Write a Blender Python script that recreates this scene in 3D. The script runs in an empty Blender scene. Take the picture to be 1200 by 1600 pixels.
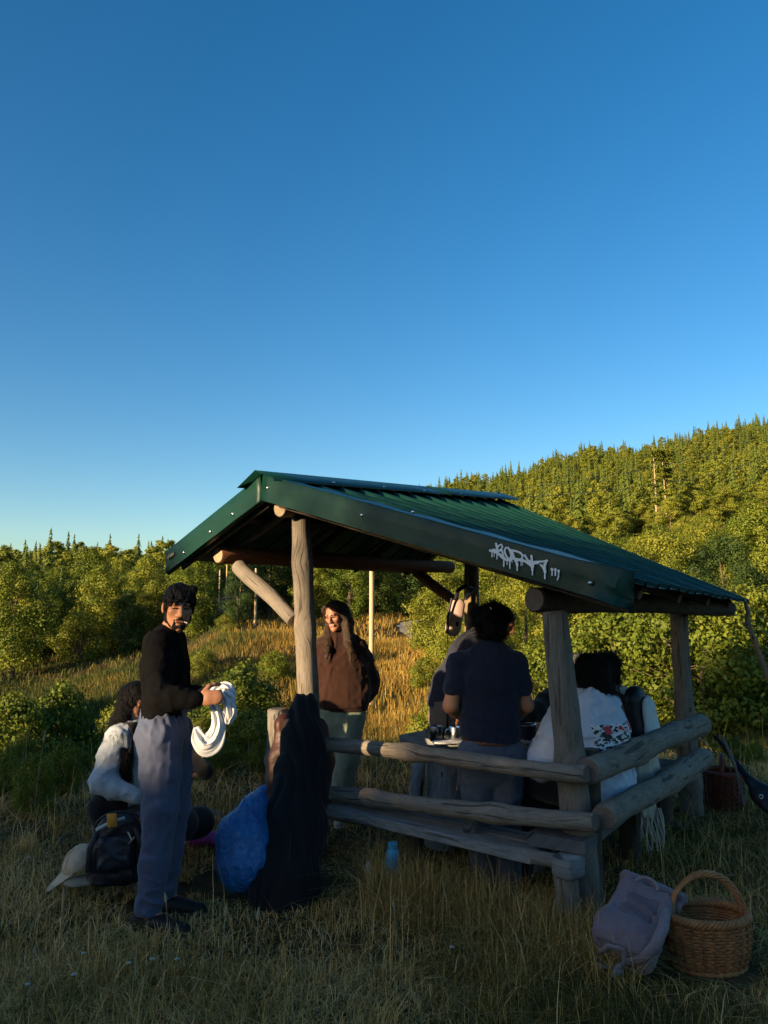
import bpy, math, random
import numpy as np
from mathutils import Vector, Matrix

# ------------------------------------------------------------------ camera, sky, sun, exposure
SC = bpy.context.scene
COL = SC.collection
F = 1156.0                               # focal length in photo pixels (1200 x 1600)
CAMZ = 1.6
TH = math.atan(156.0 / F)                # camera pitched up, horizon at photo row 956
cd = bpy.data.cameras.new('camera'); cam = bpy.data.objects.new('camera', cd); COL.objects.link(cam)
cd.sensor_fit = 'VERTICAL'; cd.sensor_height = 36.0; cd.lens = 36.0 * F / 1600.0
cd.clip_start = 0.05; cd.clip_end = 6000
cam.location = (0, 0, CAMZ); cam.rotation_euler = (math.pi / 2 + TH, 0, 0)
SC.camera = cam

SUN_EL = math.radians(9.0); SUN_AZ = math.radians(50.0)      # light travels towards +x +y (50 deg right of view axis)
DX, DY = math.sin(SUN_AZ), math.cos(SUN_AZ)
W = bpy.data.worlds.new('World'); SC.world = W; W.use_nodes = True
nt = W.node_tree; nt.nodes.clear()
sky = nt.nodes.new('ShaderNodeTexSky'); sky.sky_type = 'NISHITA'; sky.sun_disc = False
sky.sun_elevation = SUN_EL; sky.sun_rotation = math.atan2(-DX, -DY)
sky.air_density = 1.0; sky.dust_density = 1.9; sky.ozone_density = 1.6; sky.altitude = 900
hs = nt.nodes.new('ShaderNodeHueSaturation'); hs.inputs['Saturation'].default_value = 1.42; hs.inputs['Hue'].default_value = .503
bg = nt.nodes.new('ShaderNodeBackground'); bg.inputs['Strength'].default_value = 0.098
wo = nt.nodes.new('ShaderNodeOutputWorld')
nt.links.new(sky.outputs[0], hs.inputs['Color']); nt.links.new(hs.outputs[0], bg.inputs[0]); nt.links.new(bg.outputs[0], wo.inputs[0])
ld = bpy.data.lights.new('sun', 'SUN'); ld.energy = 5.0; ld.angle = math.radians(0.6); ld.color = (1.0, 0.73, 0.42)
sun = bpy.data.objects.new('sun', ld); COL.objects.link(sun)
sun.rotation_euler = Vector((DX * math.cos(SUN_EL), DY * math.cos(SUN_EL), -math.sin(SUN_EL))).to_track_quat('-Z', 'Y').to_euler()
sun.location = (-20, -20, 12)
SC.view_settings.view_transform = 'Standard'; SC.view_settings.look = 'None'
SC.view_settings.exposure = 1.32; SC.view_settings.gamma = 1.0; SC.view_settings.use_curve_mapping = False
SC.render.film_transparent = False

# ------------------------------------------------------------------ helpers
def P(px, py, y):
    """photo pixel + distance along the view axis (world y) -> world point"""
    a = (px - 600.0) / F; v = (800.0 - py) / F
    dx, dy, dz = a, math.cos(TH) - v * math.sin(TH), math.sin(TH) + v * math.cos(TH)
    t = y / dy
    return Vector((dx * t, y, CAMZ + dz * t))

def G(px, py, z=0.0):
    """photo pixel -> point on the horizontal plane z"""
    a = (px - 600.0) / F; v = (800.0 - py) / F
    dx, dy, dz = a, math.cos(TH) - v * math.sin(TH), math.sin(TH) + v * math.cos(TH)
    t = (z - CAMZ) / dz
    return Vector((dx * t, dy * t, z))

def mesh(name, V, faces, mats=(), smooth=False, uv=None, col=None, mi=None):
    """faces: list of sequences, or an (n,3|4) array; uv per vertex; col per vertex (rgb)"""
    V = np.asarray(V, dtype=np.float32).reshape(-1, 3)
    me = bpy.data.meshes.new(name)
    if isinstance(faces, np.ndarray):
        ln = np.full(len(faces), faces.shape[1], dtype=np.int32); li = faces.astype(np.int32).ravel()
    else:
        ln = np.array([len(f) for f in faces], dtype=np.int32)
        li = np.array([i for f in faces for i in f], dtype=np.int32)
    st = np.zeros(len(ln), dtype=np.int32); st[1:] = np.cumsum(ln)[:-1]
    me.vertices.add(len(V)); me.vertices.foreach_set('co', V.ravel())
    me.loops.add(len(li)); me.loops.foreach_set('vertex_index', li)
    me.polygons.add(len(ln)); me.polygons.foreach_set('loop_start', st); me.polygons.foreach_set('loop_total', ln)
    if mi is not None: me.polygons.foreach_set('material_index', np.asarray(mi, dtype=np.int32))
    if smooth: me.polygons.foreach_set('use_smooth', np.ones(len(ln), dtype=bool))
    if uv is not None:
        l = me.uv_layers.new(name='UVMap'); l.data.foreach_set('uv', np.asarray(uv, dtype=np.float32)[li].ravel())
    if col is not None:
        c = np.ones((len(V), 4), dtype=np.float32); c[:, :3] = col
        a = me.color_attributes.new('tone', 'FLOAT_COLOR', 'POINT'); a.data.foreach_set('color', c.ravel())
    me.update(calc_edges=True); me.validate()
    for m in (mats if isinstance(mats, (list, tuple)) else [mats]): me.materials.append(m)
    return me

def link(name, me, parent=None):
    o = bpy.data.objects.new(name, me); COL.objects.link(o)
    if parent is not None: o.parent = parent
    return o

def tag(o, label=None, cat=None, group=None, kind=None):
    if label: o['label'] = label
    if cat: o['category'] = cat
    if group: o['group'] = group
    if kind: o['kind'] = kind
    return o

def thing(name, label, cat, loc=(0, 0, 0), group=None, rz=0.0):
    o = bpy.data.objects.new(name, None); COL.objects.link(o); o.location = loc; o.rotation_euler[2] = rz
    o.empty_display_size = 0.1
    return tag(o, label, cat, group)

def part(name, me, parent):
    """child whose mesh was built in world coordinates"""
    o = link(name, me, parent)
    o.matrix_parent_inverse = Matrix.Translation(-parent.location)
    return o

class MB:
    """mesh builder: collects pieces, keeps uv and material slots"""
    def __init__(s): s.V = []; s.Fc = []; s.U = []; s.M = []; s.n = 0
    def add(s, V, Fs, uv=None, m=0):
        V = [tuple(v) for v in V]
        s.V += V; s.Fc += [tuple(i + s.n for i in f) for f in Fs]
        s.U += list(uv) if uv is not None else [(v[0], v[2]) for v in V]
        s.M += [m] * len(Fs) if isinstance(m, int) else list(m)
        s.n += len(V); return s
    def box(s, c, sx, sy, sz, R=None, m=0, bev=0.0):
        c = Vector(c); R = R or Matrix.Identity(3)
        hx, hy, hz = sx / 2, sy / 2, sz / 2
        b = min(bev, hx * .9, hy * .9, hz * .9)
        if b <= 0:
            V = [c + R @ Vector((i * hx, j * hy, k * hz)) for i in (-1, 1) for j in (-1, 1) for k in (-1, 1)]
            Fs = [(0, 1, 3, 2), (4, 6, 7, 5), (0, 4, 5, 1), (2, 3, 7, 6), (0, 2, 6, 4), (1, 5, 7, 3)]
            return s.add(V, Fs, None, m)
        # chamfered box: rings along z
        V = []; Fs = []
        def ring(z, ins):
            x, y = hx - ins, hy - ins
            pts = [(-x + b, -y), (x - b, -y), (x, -y + b), (x, y - b), (x - b, y), (-x + b, y), (-x, y - b), (-x, -y + b)]
            return [c + R @ Vector((p[0], p[1], z)) for p in pts]
        for z, ins in ((-hz, b * .7), (-hz + b, 0), (hz - b, 0), (hz, b * .7)): V += ring(z, ins)
        for r in range(3):
            for i in range(8):
                j = (i + 1) % 8; Fs.append((r * 8 + i, r * 8 + j, (r + 1) * 8 + j, (r + 1) * 8 + i))
        Fs.append(tuple(range(7, -1, -1))); Fs.append(tuple(range(24, 32)))
        return s.add(V, Fs, None, m)
    def tube(s, pts, rad, seg=10, caps=True, noise=0.0, m=0, capm=None, flat=None, seed=0, closed=False):
        """tube through pts (Vectors), radius list or number; flat=(dir, factor) squashes"""
        pts = [Vector(p) for p in pts]; n = len(pts)
        rad = [rad] * n if isinstance(rad, (int, float)) else list(rad)
        rr = random.Random(seed)
        ph = [rr.uniform(0, 6.28) for _ in range(6)]
        up = None; V = []; U = []; L = 0.0
        for i, p in enumerate(pts):
            if closed: t = (pts[(i + 1) % n] - pts[(i - 1) % n]).normalized()
            else: t = (pts[min(i + 1, n - 1)] - pts[max(i - 1, 0)]).normalized()
            if up is None:
                up = Vector((0, 0, 1)) if abs(t.z) < .9 else Vector((1, 0, 0))
            up = (up - t * up.dot(t)).normalized(); sd = t.cross(up)
            if i: L += (p - pts[i - 1]).length
            for j in range(seg):
                a = 2 * math.pi * j / seg
                k = 1.0
                if noise: k += noise * (math.sin(2 * a + ph[0] + L * 3.1) * .5 + math.sin(3 * a + ph[1] - L * 5.3) * .35 + math.sin(5 * a + ph[2] + L * 11) * .25 + math.sin(L * 7.7 + ph[3]) * .4 + math.sin(8 * a + ph[4] + 2 * math.sin(L * 17 + ph[1])) * .22 + math.sin(L * 31 + 3 * a + ph[5]) * .16)
                o = (up * math.cos(a) + sd * math.sin(a)) * rad[i] * k
                if flat: o = o - flat[0] * (o.dot(flat[0]) * (1 - flat[1]))
                V.append(p + o); U.append((L, j / seg * 2 * math.pi * max(rad[i], 1e-4)))
        Fs = []
        for i in range(n if closed else n - 1):
            for j in range(seg):
                k = (j + 1) % seg; i2 = (i + 1) % n
                Fs.append((i * seg + j, i * seg + k, i2 * seg + k, i2 * seg + j))
        ms = [m] * len(Fs)
        if caps and not closed:
            for (i, fl) in ((0, True), (n - 1, False)):
                base = len(V); ring = [V[i * seg + j] for j in range(seg)]
                V += ring + [pts[i]]; U += [(math.cos(6.2832 * j / seg) * rad[i], math.sin(6.2832 * j / seg) * rad[i]) for j in range(seg)] + [(0, 0)]
                for j in range(seg):
                    k = (j + 1) % seg
                    Fs.append((base + k, base + j, base + seg) if fl else (base + j, base + k, base + seg)); ms.append(m if capm is None else capm)
        return s.add(V, Fs, U, ms)
    def lathe(s, c, prof, seg=20, axis=None, m=0):
        """prof: list of (r, h) along axis from c"""
        ax = Vector(axis or (0, 0, 1)).normalized(); q = Vector((0, 0, 1)).rotation_difference(ax).to_matrix()
        V = []; U = []
        for r, h in prof:
            for j in range(seg):
                a = 2 * math.pi * j / seg
                V.append(Vector(c) + q @ Vector((r * math.cos(a), r * math.sin(a), h))); U.append((h, a * max(r, .001)))
        Fs = []
        for i in range(len(prof) - 1):
            for j in range(seg):
                k = (j + 1) % seg; Fs.append((i * seg + j, i * seg + k, (i + 1) * seg + k, (i + 1) * seg + j))
        return s.add(V, Fs, U, m)
    def build(s, name, mats, parent=None, smooth=True, world=True):
        me = mesh(name, s.V, s.Fc, mats, smooth, s.U, None, s.M)
        if parent is None: return link(name, me)
        return part(name, me, parent) if world else link(name, me, parent)

def auto_smooth(o, deg=40):
    me = o.data
    try: me.set_sharp_from_angle(angle=math.radians(deg))
    except Exception: pass
    return o

# ------------------------------------------------------------------ value noise
_rs = np.random.RandomState(7); _LAT = _rs.rand(64, 64, 64).astype(np.float32)
def vnoise(X, Y, Z):
    xi = np.floor(X).astype(int); yi = np.floor(Y).astype(int); zi = np.floor(Z).astype(int)
    fx, fy, fz = X - xi, Y - yi, Z - zi
    fx = fx * fx * (3 - 2 * fx); fy = fy * fy * (3 - 2 * fy); fz = fz * fz * (3 - 2 * fz)
    def g(a, b, c): return _LAT[(xi + a) & 63, (yi + b) & 63, (zi + c) & 63]
    x00 = g(0, 0, 0) * (1 - fx) + g(1, 0, 0) * fx; x10 = g(0, 1, 0) * (1 - fx) + g(1, 1, 0) * fx
    x01 = g(0, 0, 1) * (1 - fx) + g(1, 0, 1) * fx; x11 = g(0, 1, 1) * (1 - fx) + g(1, 1, 1) * fx
    y0 = x00 * (1 - fy) + x10 * fy; y1 = x01 * (1 - fy) + x11 * fy
    return (y0 * (1 - fz) + y1 * fz) * 2 - 1

# ------------------------------------------------------------------ materials
MATS = {}
def nodes_of(name):
    m = bpy.data.materials.new(name); m.use_nodes = True
    t = m.node_tree; b = t.nodes['Principled BSDF']
    return m, t, b

def N(t, kind, **kw):
    n = t.nodes.new(kind)
    for k, v in kw.items():
        if k in n.inputs.keys(): n.inputs[k].default_value = v
        else: setattr(n, k, v)
    return n

def ramp(t, fac, stops):
    r = t.nodes.new('ShaderNodeValToRGB'); e = r.color_ramp.elements
    e[0].position, e[0].color = stops[0][0], (*stops[0][1], 1)
    e[1].position, e[1].color = stops[-1][0], (*stops[-1][1], 1)
    for p, c in stops[1:-1]:
        x = e.new(p); x.color = (*c, 1)
    t.links.new(fac, r.inputs[0]); return r.outputs[0]

def mat(name, c1, c2=None, rough=.8, scale=8.0, bump=0.0, bscale=None, metal=0.0, spec=.3, coord='Object', stretch=None, detail=4, trans=0.0, sheen=0.0):
    """noise-mixed two-colour material with optional bump"""
    if name in MATS: return MATS[name]
    m, t, b = nodes_of(name)
    b.inputs['Roughness'].default_value = rough; b.inputs['Metallic'].default_value = metal
    b.inputs['Specular IOR Level'].default_value = spec
    if sheen: b.inputs['Sheen Weight'].default_value = sheen
    tc = N(t, 'ShaderNodeTexCoord'); vec = tc.outputs[coord]
    if stretch:
        mp = N(t, 'ShaderNodeMapping'); mp.inputs['Scale'].default_value = stretch
        t.links.new(vec, mp.inputs[0]); vec = mp.outputs[0]
    nz = N(t, 'ShaderNodeTexNoise', Scale=scale, Detail=detail, Roughness=.6); t.links.new(vec, nz.inputs['Vector'])
    c2 = c2 or tuple(x * .75 for x in c1)
    t.links.new(ramp(t, nz.outputs[0], [(.3, c2), (.7, c1)]), b.inputs['Base Color'])
    if bump:
        n2 = N(t, 'ShaderNodeTexNoise', Scale=bscale or scale * 4, Detail=5, Roughness=.65); t.links.new(vec, n2.inputs['Vector'])
        bp = N(t, 'ShaderNodeBump', Strength=bump, Distance=.02); t.links.new(n2.outputs[0], bp.inputs['Height']); t.links.new(bp.outputs[0], b.inputs['Normal'])
    MATS[name] = m; return m

def wood(name, c_light, c_dark, grain=1.0, crack=.5, rough=.85, speck=None):
    """weathered log: uv.x runs along the log in metres, uv.y round it"""
    if name in MATS: return MATS[name]
    m, t, b = nodes_of(name); b.inputs['Roughness'].default_value = rough; b.inputs['Specular IOR Level'].default_value = .2
    uv = N(t, 'ShaderNodeTexCoord'); inf = N(t, 'ShaderNodeObjectInfo')
    add = N(t, 'ShaderNodeVectorMath', operation='ADD'); t.links.new(uv.outputs['UV'], add.inputs[0]); t.links.new(inf.outputs['Random'], add.inputs[1])
    mp = N(t, 'ShaderNodeMapping'); mp.inputs['Scale'].default_value = (9.0, 150 * grain, 1); t.links.new(add.outputs[0], mp.inputs[0])
    g = N(t, 'ShaderNodeTexNoise', Scale=1.0, Detail=6, Roughness=.75, Distortion=.15); t.links.new(mp.outputs[0], g.inputs['Vector'])
    mp2 = N(t, 'ShaderNodeMapping'); mp2.inputs['Scale'].default_value = (7, 14, 1); t.links.new(add.outputs[0], mp2.inputs[0])
    bl = N(t, 'ShaderNodeTexNoise', Scale=1.0, Detail=5, Roughness=.7); t.links.new(mp2.outputs[0], bl.inputs['Vector'])
    mix = N(t, 'ShaderNodeMath', operation='MULTIPLY_ADD'); t.links.new(g.outputs[0], mix.inputs[0]); mix.inputs[1].default_value = .6
    m2 = N(t, 'ShaderNodeMath', operation='MULTIPLY'); t.links.new(bl.outputs[0], m2.inputs[0]); m2.inputs[1].default_value = .4
    t.links.new(m2.outputs[0], mix.inputs[2])
    mid = tuple((a + c) / 2 for a, c in zip(c_light, c_dark))
    colr = ramp(t, mix.outputs[0], [(.30, tuple(x * .45 for x in c_dark)), (.41, c_dark), (.5, mid), (.64, c_light)])
    # short drying cracks along the grain
    mp3 = N(t, 'ShaderNodeMapping'); mp3.inputs['Scale'].default_value = (2.2, 34 * grain, 1); t.links.new(add.outputs[0], mp3.inputs[0])
    cr = N(t, 'ShaderNodeTexNoise', Scale=1.0, Detail=2, Roughness=.5); t.links.new(mp3.outputs[0], cr.inputs['Vector'])
    crm = ramp(t, cr.outputs[0], [(.34, (1 - crack,) * 3), (.385, (1, 1, 1))])
    # knots
    mp4 = N(t, 'ShaderNodeMapping'); mp4.inputs['Scale'].default_value = (3.4, 9, 1); t.links.new(add.outputs[0], mp4.inputs[0])
    kn = N(t, 'ShaderNodeTexVoronoi', Scale=1.0, feature='F1'); t.links.new(mp4.outputs[0], kn.inputs['Vector'])
    knm = ramp(t, kn.outputs['Distance'], [(.05, (.3,) * 3), (.10, (1, 1, 1))])
    mk = N(t, 'ShaderNodeMix', data_type='RGBA', blend_type='MULTIPLY'); mk.inputs[0].default_value = 1
    t.links.new(crm, mk.inputs[6]); t.links.new(knm, mk.inputs[7]); crm = mk.outputs[2]
    mul = N(t, 'ShaderNodeMix', data_type='RGBA', blend_type='MULTIPLY'); mul.inputs[0].default_value = 1
    t.links.new(colr, mul.inputs[6]); t.links.new(crm, mul.inputs[7])
    t.links.new(mul.outputs[2], b.inputs['Base Color'])
    hmul = N(t, 'ShaderNodeMath', operation='MULTIPLY'); t.links.new(mix.outputs[0], hmul.inputs[0]); t.links.new(crm, hmul.inputs[1])
    bp = N(t, 'ShaderNodeBump', Strength=1.0, Distance=.018); t.links.new(hmul.outputs[0], bp.inputs['Height']); t.links.new(bp.outputs[0], b.inputs['Normal'])
    MATS[name] = m; return m

def endgrain(name, c1, c2):
    if name in MATS: return MATS[name]
    m, t, b = nodes_of(name); b.inputs['Roughness'].default_value = .9
    uv = N(t, 'ShaderNodeTexCoord')
    w = N(t, 'ShaderNodeTexWave', wave_type='RINGS', rings_direction='Z', Scale=28, Distortion=2.0, Detail=3); t.links.new(uv.outputs['UV'], w.inputs['Vector'])
    nz = N(t, 'ShaderNodeTexNoise', Scale=25, Detail=4); t.links.new(uv.outputs['UV'], nz.inputs['Vector'])
    mx = N(t, 'ShaderNodeMath', operation='MULTIPLY_ADD'); mx.inputs[1].default_value = .45; t.links.new(w.outputs['Fac'], mx.inputs[0])
    m2 = N(t, 'ShaderNodeMath', operation='MULTIPLY'); m2.inputs[1].default_value = .6; t.links.new(nz.outputs[0], m2.inputs[0]); t.links.new(m2.outputs[0], mx.inputs[2])
    t.links.new(ramp(t, mx.outputs[0], [(.25, c2), (.7, c1)]), b.inputs['Base Color'])
    bp = N(t, 'ShaderNodeBump', Strength=.4, Distance=.005); t.links.new(mx.outputs[0], bp.inputs['Height']); t.links.new(bp.outputs[0], b.inputs['Normal'])
    MATS[name] = m; return m

def foliage(name, c1, c2, c3=None, transl=.25, rough=.6):
    """leaf material: colour from the per-leaf tone attribute and per-object random"""
    if name in MATS: return MATS[name]
    m, t, b = nodes_of(name); b.inputs['Roughness'].default_value = rough; b.inputs['Specular IOR Level'].default_value = .25
    at = N(t, 'ShaderNodeAttribute', attribute_name='tone'); inf = N(t, 'ShaderNodeObjectInfo')
    sep = N(t, 'ShaderNodeSeparateColor'); t.links.new(at.outputs['Color'], sep.inputs[0])
    ad = N(t, 'ShaderNodeMath', operation='MULTIPLY_ADD'); ad.inputs[1].default_value = .45; t.links.new(inf.outputs['Random'], ad.inputs[0])
    m2 = N(t, 'ShaderNodeMath', operation='MULTIPLY'); m2.inputs[1].default_value = .6; t.links.new(sep.outputs[0], m2.inputs[0]); t.links.new(m2.outputs[0], ad.inputs[2])
    st = [(.1, c1), (.8, c2)] if c3 is None else [(.1, c1), (.55, c2), (.95, c3)]
    cl = ramp(t, ad.outputs[0], st)
    t.links.new(cl, b.inputs['Base Color'])
    tr = N(t, 'ShaderNodeBsdfTranslucent'); t.links.new(cl, tr.inputs[0])
    ms = N(t, 'ShaderNodeMixShader'); ms.inputs[0].default_value = transl
    t.links.new(b.outputs[0], ms.inputs[1]); t.links.new(tr.outputs[0], ms.inputs[2])
    t.links.new(ms.outputs[0], t.nodes['Material Output'].inputs[0])
    MATS[name] = m; return m

def tonemat(name, stops, transl=.2, rough=.7):
    """blade material: the tone attribute's red channel runs through a colour ramp"""
    if name in MATS: return MATS[name]
    m, t, b = nodes_of(name); b.inputs['Roughness'].default_value = rough; b.inputs['Specular IOR Level'].default_value = .2
    at = N(t, 'ShaderNodeAttribute', attribute_name='tone'); sep = N(t, 'ShaderNodeSeparateColor'); t.links.new(at.outputs['Color'], sep.inputs[0])
    cl = ramp(t, sep.outputs[0], stops); t.links.new(cl, b.inputs['Base Color'])
    tr = N(t, 'ShaderNodeBsdfTranslucent'); t.links.new(cl, tr.inputs[0])
    ms = N(t, 'ShaderNodeMixShader'); ms.inputs[0].default_value = transl
    t.links.new(b.outputs[0], ms.inputs[1]); t.links.new(tr.outputs[0], ms.inputs[2])
    t.links.new(ms.outputs[0], t.nodes['Material Output'].inputs[0])
    MATS[name] = m; return m
# ------------------------------------------------------------------ terrain
TU = np.array([-1.0, -.5, -.31, -.2, 0.0, .12, .3, .55, 1.0])
TY = np.array([0, 8, 11, 14, 20, 30, 45, 60, 100, 150, 250, 450, 700, 1500])
TZ = np.array([
    [0, -.35, -1.5, -2.4, -3.2, -3.4, -3.0, -2.0, .5, 4, 12, 17, 16, 10],
    [0, -.25, -1.5, -2.4, -3.2, -3.4, -3.0, -2.0, .5, 4, 12, 17, 16, 10],
    [0, -.05, -1.1, -2.0, -2.8, -2.9, -2.3, -1.2, .8, 4, 12, 17, 16, 10],
    [0, 0., -.7, -1.5, -2.1, -1.7, .1, .6, 2.0, 5, 12, 17, 18, 10],
    [0, 0., -.5, -1.1, -1.8, -1.9, -.5, .6, 3, 8, 24, 58, 50, 25],
    [0, 0., -.5, -1.0, -1.3, -1.2, -.3, .8, 4, 10, 29, 73, 65, 30],
    [0, -.03, -.5, -.8, -.8, -.4, .6, 2, 7, 15, 39, 90, 80, 40],
    [0, -.03, -.5, -.75, -.6, 0, 1.6, 4, 11, 22, 49, 108, 95, 45],
    [0, -.03, -.4, -.6, -.4, .6, 3, 6, 16, 30, 60, 130, 110, 50]], dtype=float)
def smooth1(t): return t * t * (3 - 2 * t)
def zt(x, y):
    x = np.asarray(x, dtype=float); y = np.asarray(y, dtype=float)
    yy = np.clip(y, 0, 1499); u = np.clip(x / np.maximum(yy, 8.0), -.999, .999)
    iu = np.clip(np.searchsorted(TU, u, side='right') - 1, 0, len(TU) - 2)
    iy = np.clip(np.searchsorted(TY, yy, side='right') - 1, 0, len(TY) - 2)
    fu = (u - TU[iu]) / (TU[iu + 1] - TU[iu]); fy = (yy - TY[iy]) / (TY[iy + 1] - TY[iy])
    fu = smooth1(fu)
    # finite-difference hermite in y for rounded slopes
    def row(k):
        z0 = TZ[k, iy]; z1 = TZ[k, iy + 1]; h = TY[iy + 1] - TY[iy]
        im = np.maximum(iy - 1, 0); ip = np.minimum(iy + 2, len(TY) - 1)
        m0 = (TZ[k, iy + 1] - TZ[k, im]) / (TY[iy + 1] - TY[im]); m1 = (TZ[k, ip] - TZ[k, iy]) / (TY[ip] - TY[iy])
        t = fy; t2 = t * t; t3 = t2 * t
        return (2 * t3 - 3 * t2 + 1) * z0 + (t3 - 2 * t2 + t) * h * m0 + (-2 * t3 + 3 * t2) * z1 + (t3 - t2) * h * m1
    z = row(iu) * (1 - fu) + row(iu + 1) * fu
    z = np.where(yy < 8, np.minimum(z, .0) * 0 + row(iu) * (1 - fu) * 0 + np.where(yy < 7, 0, z * (yy - 7)), z)
    # unseen bank towards the sun, its crest and dips shaped to cast shade
    e = x * DY - y * DX; s = x * DX + y * DY
    bank = smooth1(np.clip((-s - 12) / 14, 0, 1)) * (5.3 - .5 * smooth1(np.clip((-e - 6.3) / 2.0, 0, 1)) * smooth1(np.clip((e + 28) / 4, 0, 1)) - .6 * smooth1(np.clip((-e - 10.2) / 1.2, 0, 1)) * smooth1(np.clip((e + 19) / 3, 0, 1)))
    z = z + np.where(y < 12, bank, 0) * smooth1(np.clip((14 - y) / 10, 0, 1))
    r = np.sqrt(x * x + y * y)
    amp = np.clip((r - 6) / 40, 0, 1) * .35 + .03
    z = z + amp * vnoise(x / 5.3 + 11, y / 5.3 + 3, x * 0) + .02 * vnoise(x / .8, y / .8, x * 0 + 5)
    return z
def gz(x, y): return float(zt(np.array([x]), np.array([y]))[0])

def grid_axis(lims, steps):
    a = [lims[0]]
    for hi, st in zip(lims[1:], steps):
        while a[-1] < hi - 1e-6: a.append(min(hi, a[-1] + st))
    return np.array(a)
yy = grid_axis([-1500, -120, -40, 0, 12, 60, 160, 520, 1600], [200, 12, 2, .35, .8, 3, 12, 90])
half = grid_axis([0, 8, 40, 120, 420, 1600], [.35, 1.2, 4, 14, 100])
xx = np.concatenate([-half[:0:-1], half])
XX, YY = np.meshgrid(xx, yy); ZZ = zt(XX, YY)
nx_, ny_ = len(xx), len(yy)
idx = np.arange(nx_ * ny_).reshape(ny_, nx_)
quads = np.stack([idx[:-1, :-1], idx[:-1, 1:], idx[1:, 1:], idx[1:, :-1]], -1).reshape(-1, 4)

def ground_mat():
    m, t, b = nodes_of('meadow_ground'); b.inputs['Roughness'].default_value = .95; b.inputs['Specular IOR Level'].default_value = .1
    tc = N(t, 'ShaderNodeTexCoord')
    n1 = N(t, 'ShaderNodeTexNoise', Scale=.35, Detail=6, Roughness=.65); t.links.new(tc.outputs['Object'], n1.inputs['Vector'])
    n2 = N(t, 'ShaderNodeTexNoise', Scale=9, Detail=6, Roughness=.7); t.links.new(tc.outputs['Object'], n2.inputs['Vector'])
    a = N(t, 'ShaderNodeMath', operation='MULTIPLY_ADD'); a.inputs[1].default_value = .5; t.links.new(n1.outputs[0], a.inputs[0])
    h = N(t, 'ShaderNodeMath', operation='MULTIPLY'); h.inputs[1].default_value = .5; t.links.new(n2.outputs[0], h.inputs[0]); t.links.new(h.outputs[0], a.inputs[2])
    c = ramp(t, a.outputs[0], [(.36, (.022, .020, .008)), (.47, (.05, .038, .016)), (.56, (.10, .07, .03)), (.66, (.2, .14, .06))])
    t.links.new(c, b.inputs['Base Color'])
    bp = N(t, 'ShaderNodeBump', Strength=.8, Distance=.05); t.links.new(n2.outputs[0], bp.inputs['Height']); t.links.new(bp.outputs[0], b.inputs['Normal'])
    return m
gm = ground_mat()
ground = link('ground', mesh('ground', np.stack([XX, YY, ZZ], -1).reshape(-1, 3), quads, [gm], True)); tag(ground, kind='structure')

# dirt road that comes out of the trees on the far side of the meadow
road_c = [(21, 64), (14, 62), (8.5, 61), (5.0, 60.0), (3.2, 57.5), (2.5, 54), (3.0, 50), (4.6, 46), (7.5, 42)]
def catmull(pts, n):
    pts = [np.array(p, float) for p in pts]; out = []
    for i in range(len(pts) - 1):
        p0, p1, p2, p3 = pts[max(i - 1, 0)], pts[i], pts[i + 1], pts[min(i + 2, len(pts) - 1)]
        for k in range(n):
            t = k / n
            out.append(.5 * ((2 * p1) + (-p0 + p2) * t + (2 * p0 - 5 * p1 + 4 * p2 - p3) * t * t + (-p0 + 3 * p1 - 3 * p2 + p3) * t ** 3))
    out.append(pts[-1]); return np.array(out)
rc = catmull(road_c, 8); V = []; Fc = []
for i in range(len(rc)):
    d = rc[min(i + 1, len(rc) - 1)] - rc[max(i - 1, 0)]; d /= np.linalg.norm(d); nrm = np.array([-d[1], d[0]])
    zc = gz(*rc[i]) + .16
    for k in range(7):
        q = rc[i] + nrm * (k - 3) * .5 * (1 + .08 * math.sin(i * 1.3 + k))
        V.append((q[0], q[1], max(gz(*q) + .05, zc - .06 * abs(k - 3)) + (.03 if k in (1, 5) else 0)))
    if i:
        for k in range(6): Fc.append(((i - 1) * 7 + k, (i - 1) * 7 + k + 1, i * 7 + k + 1, i * 7 + k))
road = link('road', mesh('road', V, Fc, [mat('road_dirt', (.36, .31, .25), (.24, .2, .15), rough=.95, scale=2.5, bump=.4)], True)); tag(road, kind='structure')
def road_dist(x, y):
    d = np.full(np.shape(x), 1e9)
    for p in rc: d = np.minimum(d, (x - p[0]) ** 2 + (y - p[1]) ** 2)
    return np.sqrt(d)
# ------------------------------------------------------------------ vegetation prototypes
M_LEAF = foliage('leaf_green', (.055, .090, .010), (.13, .17, .016), (.23, .24, .028))
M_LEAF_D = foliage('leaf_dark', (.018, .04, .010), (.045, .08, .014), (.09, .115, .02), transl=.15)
M_LEAF_Y = foliage('leaf_olive', (.088, .110, .012), (.17, .195, .02), (.26, .265, .034))
M_LEAF_G = foliage('leaf_golden', (.22, .13, .014), (.36, .21, .02), (.46, .28, .03))
M_NEEDLE = foliage('needle', (.045, .072, .013), (.095, .13, .02), (.15, .175, .027), transl=.1)
M_BARK = mat('bark', (.16, .12, .085), (.07, .052, .038), rough=.95, scale=3, bump=.7, bscale=14, stretch=(6, 6, 1))
M_PALEBARK = mat('pale_bark', (.42, .33, .22), (.25, .19, .13), rough=.9, scale=3, bump=.4, bscale=14, stretch=(6, 6, 1))

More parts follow.
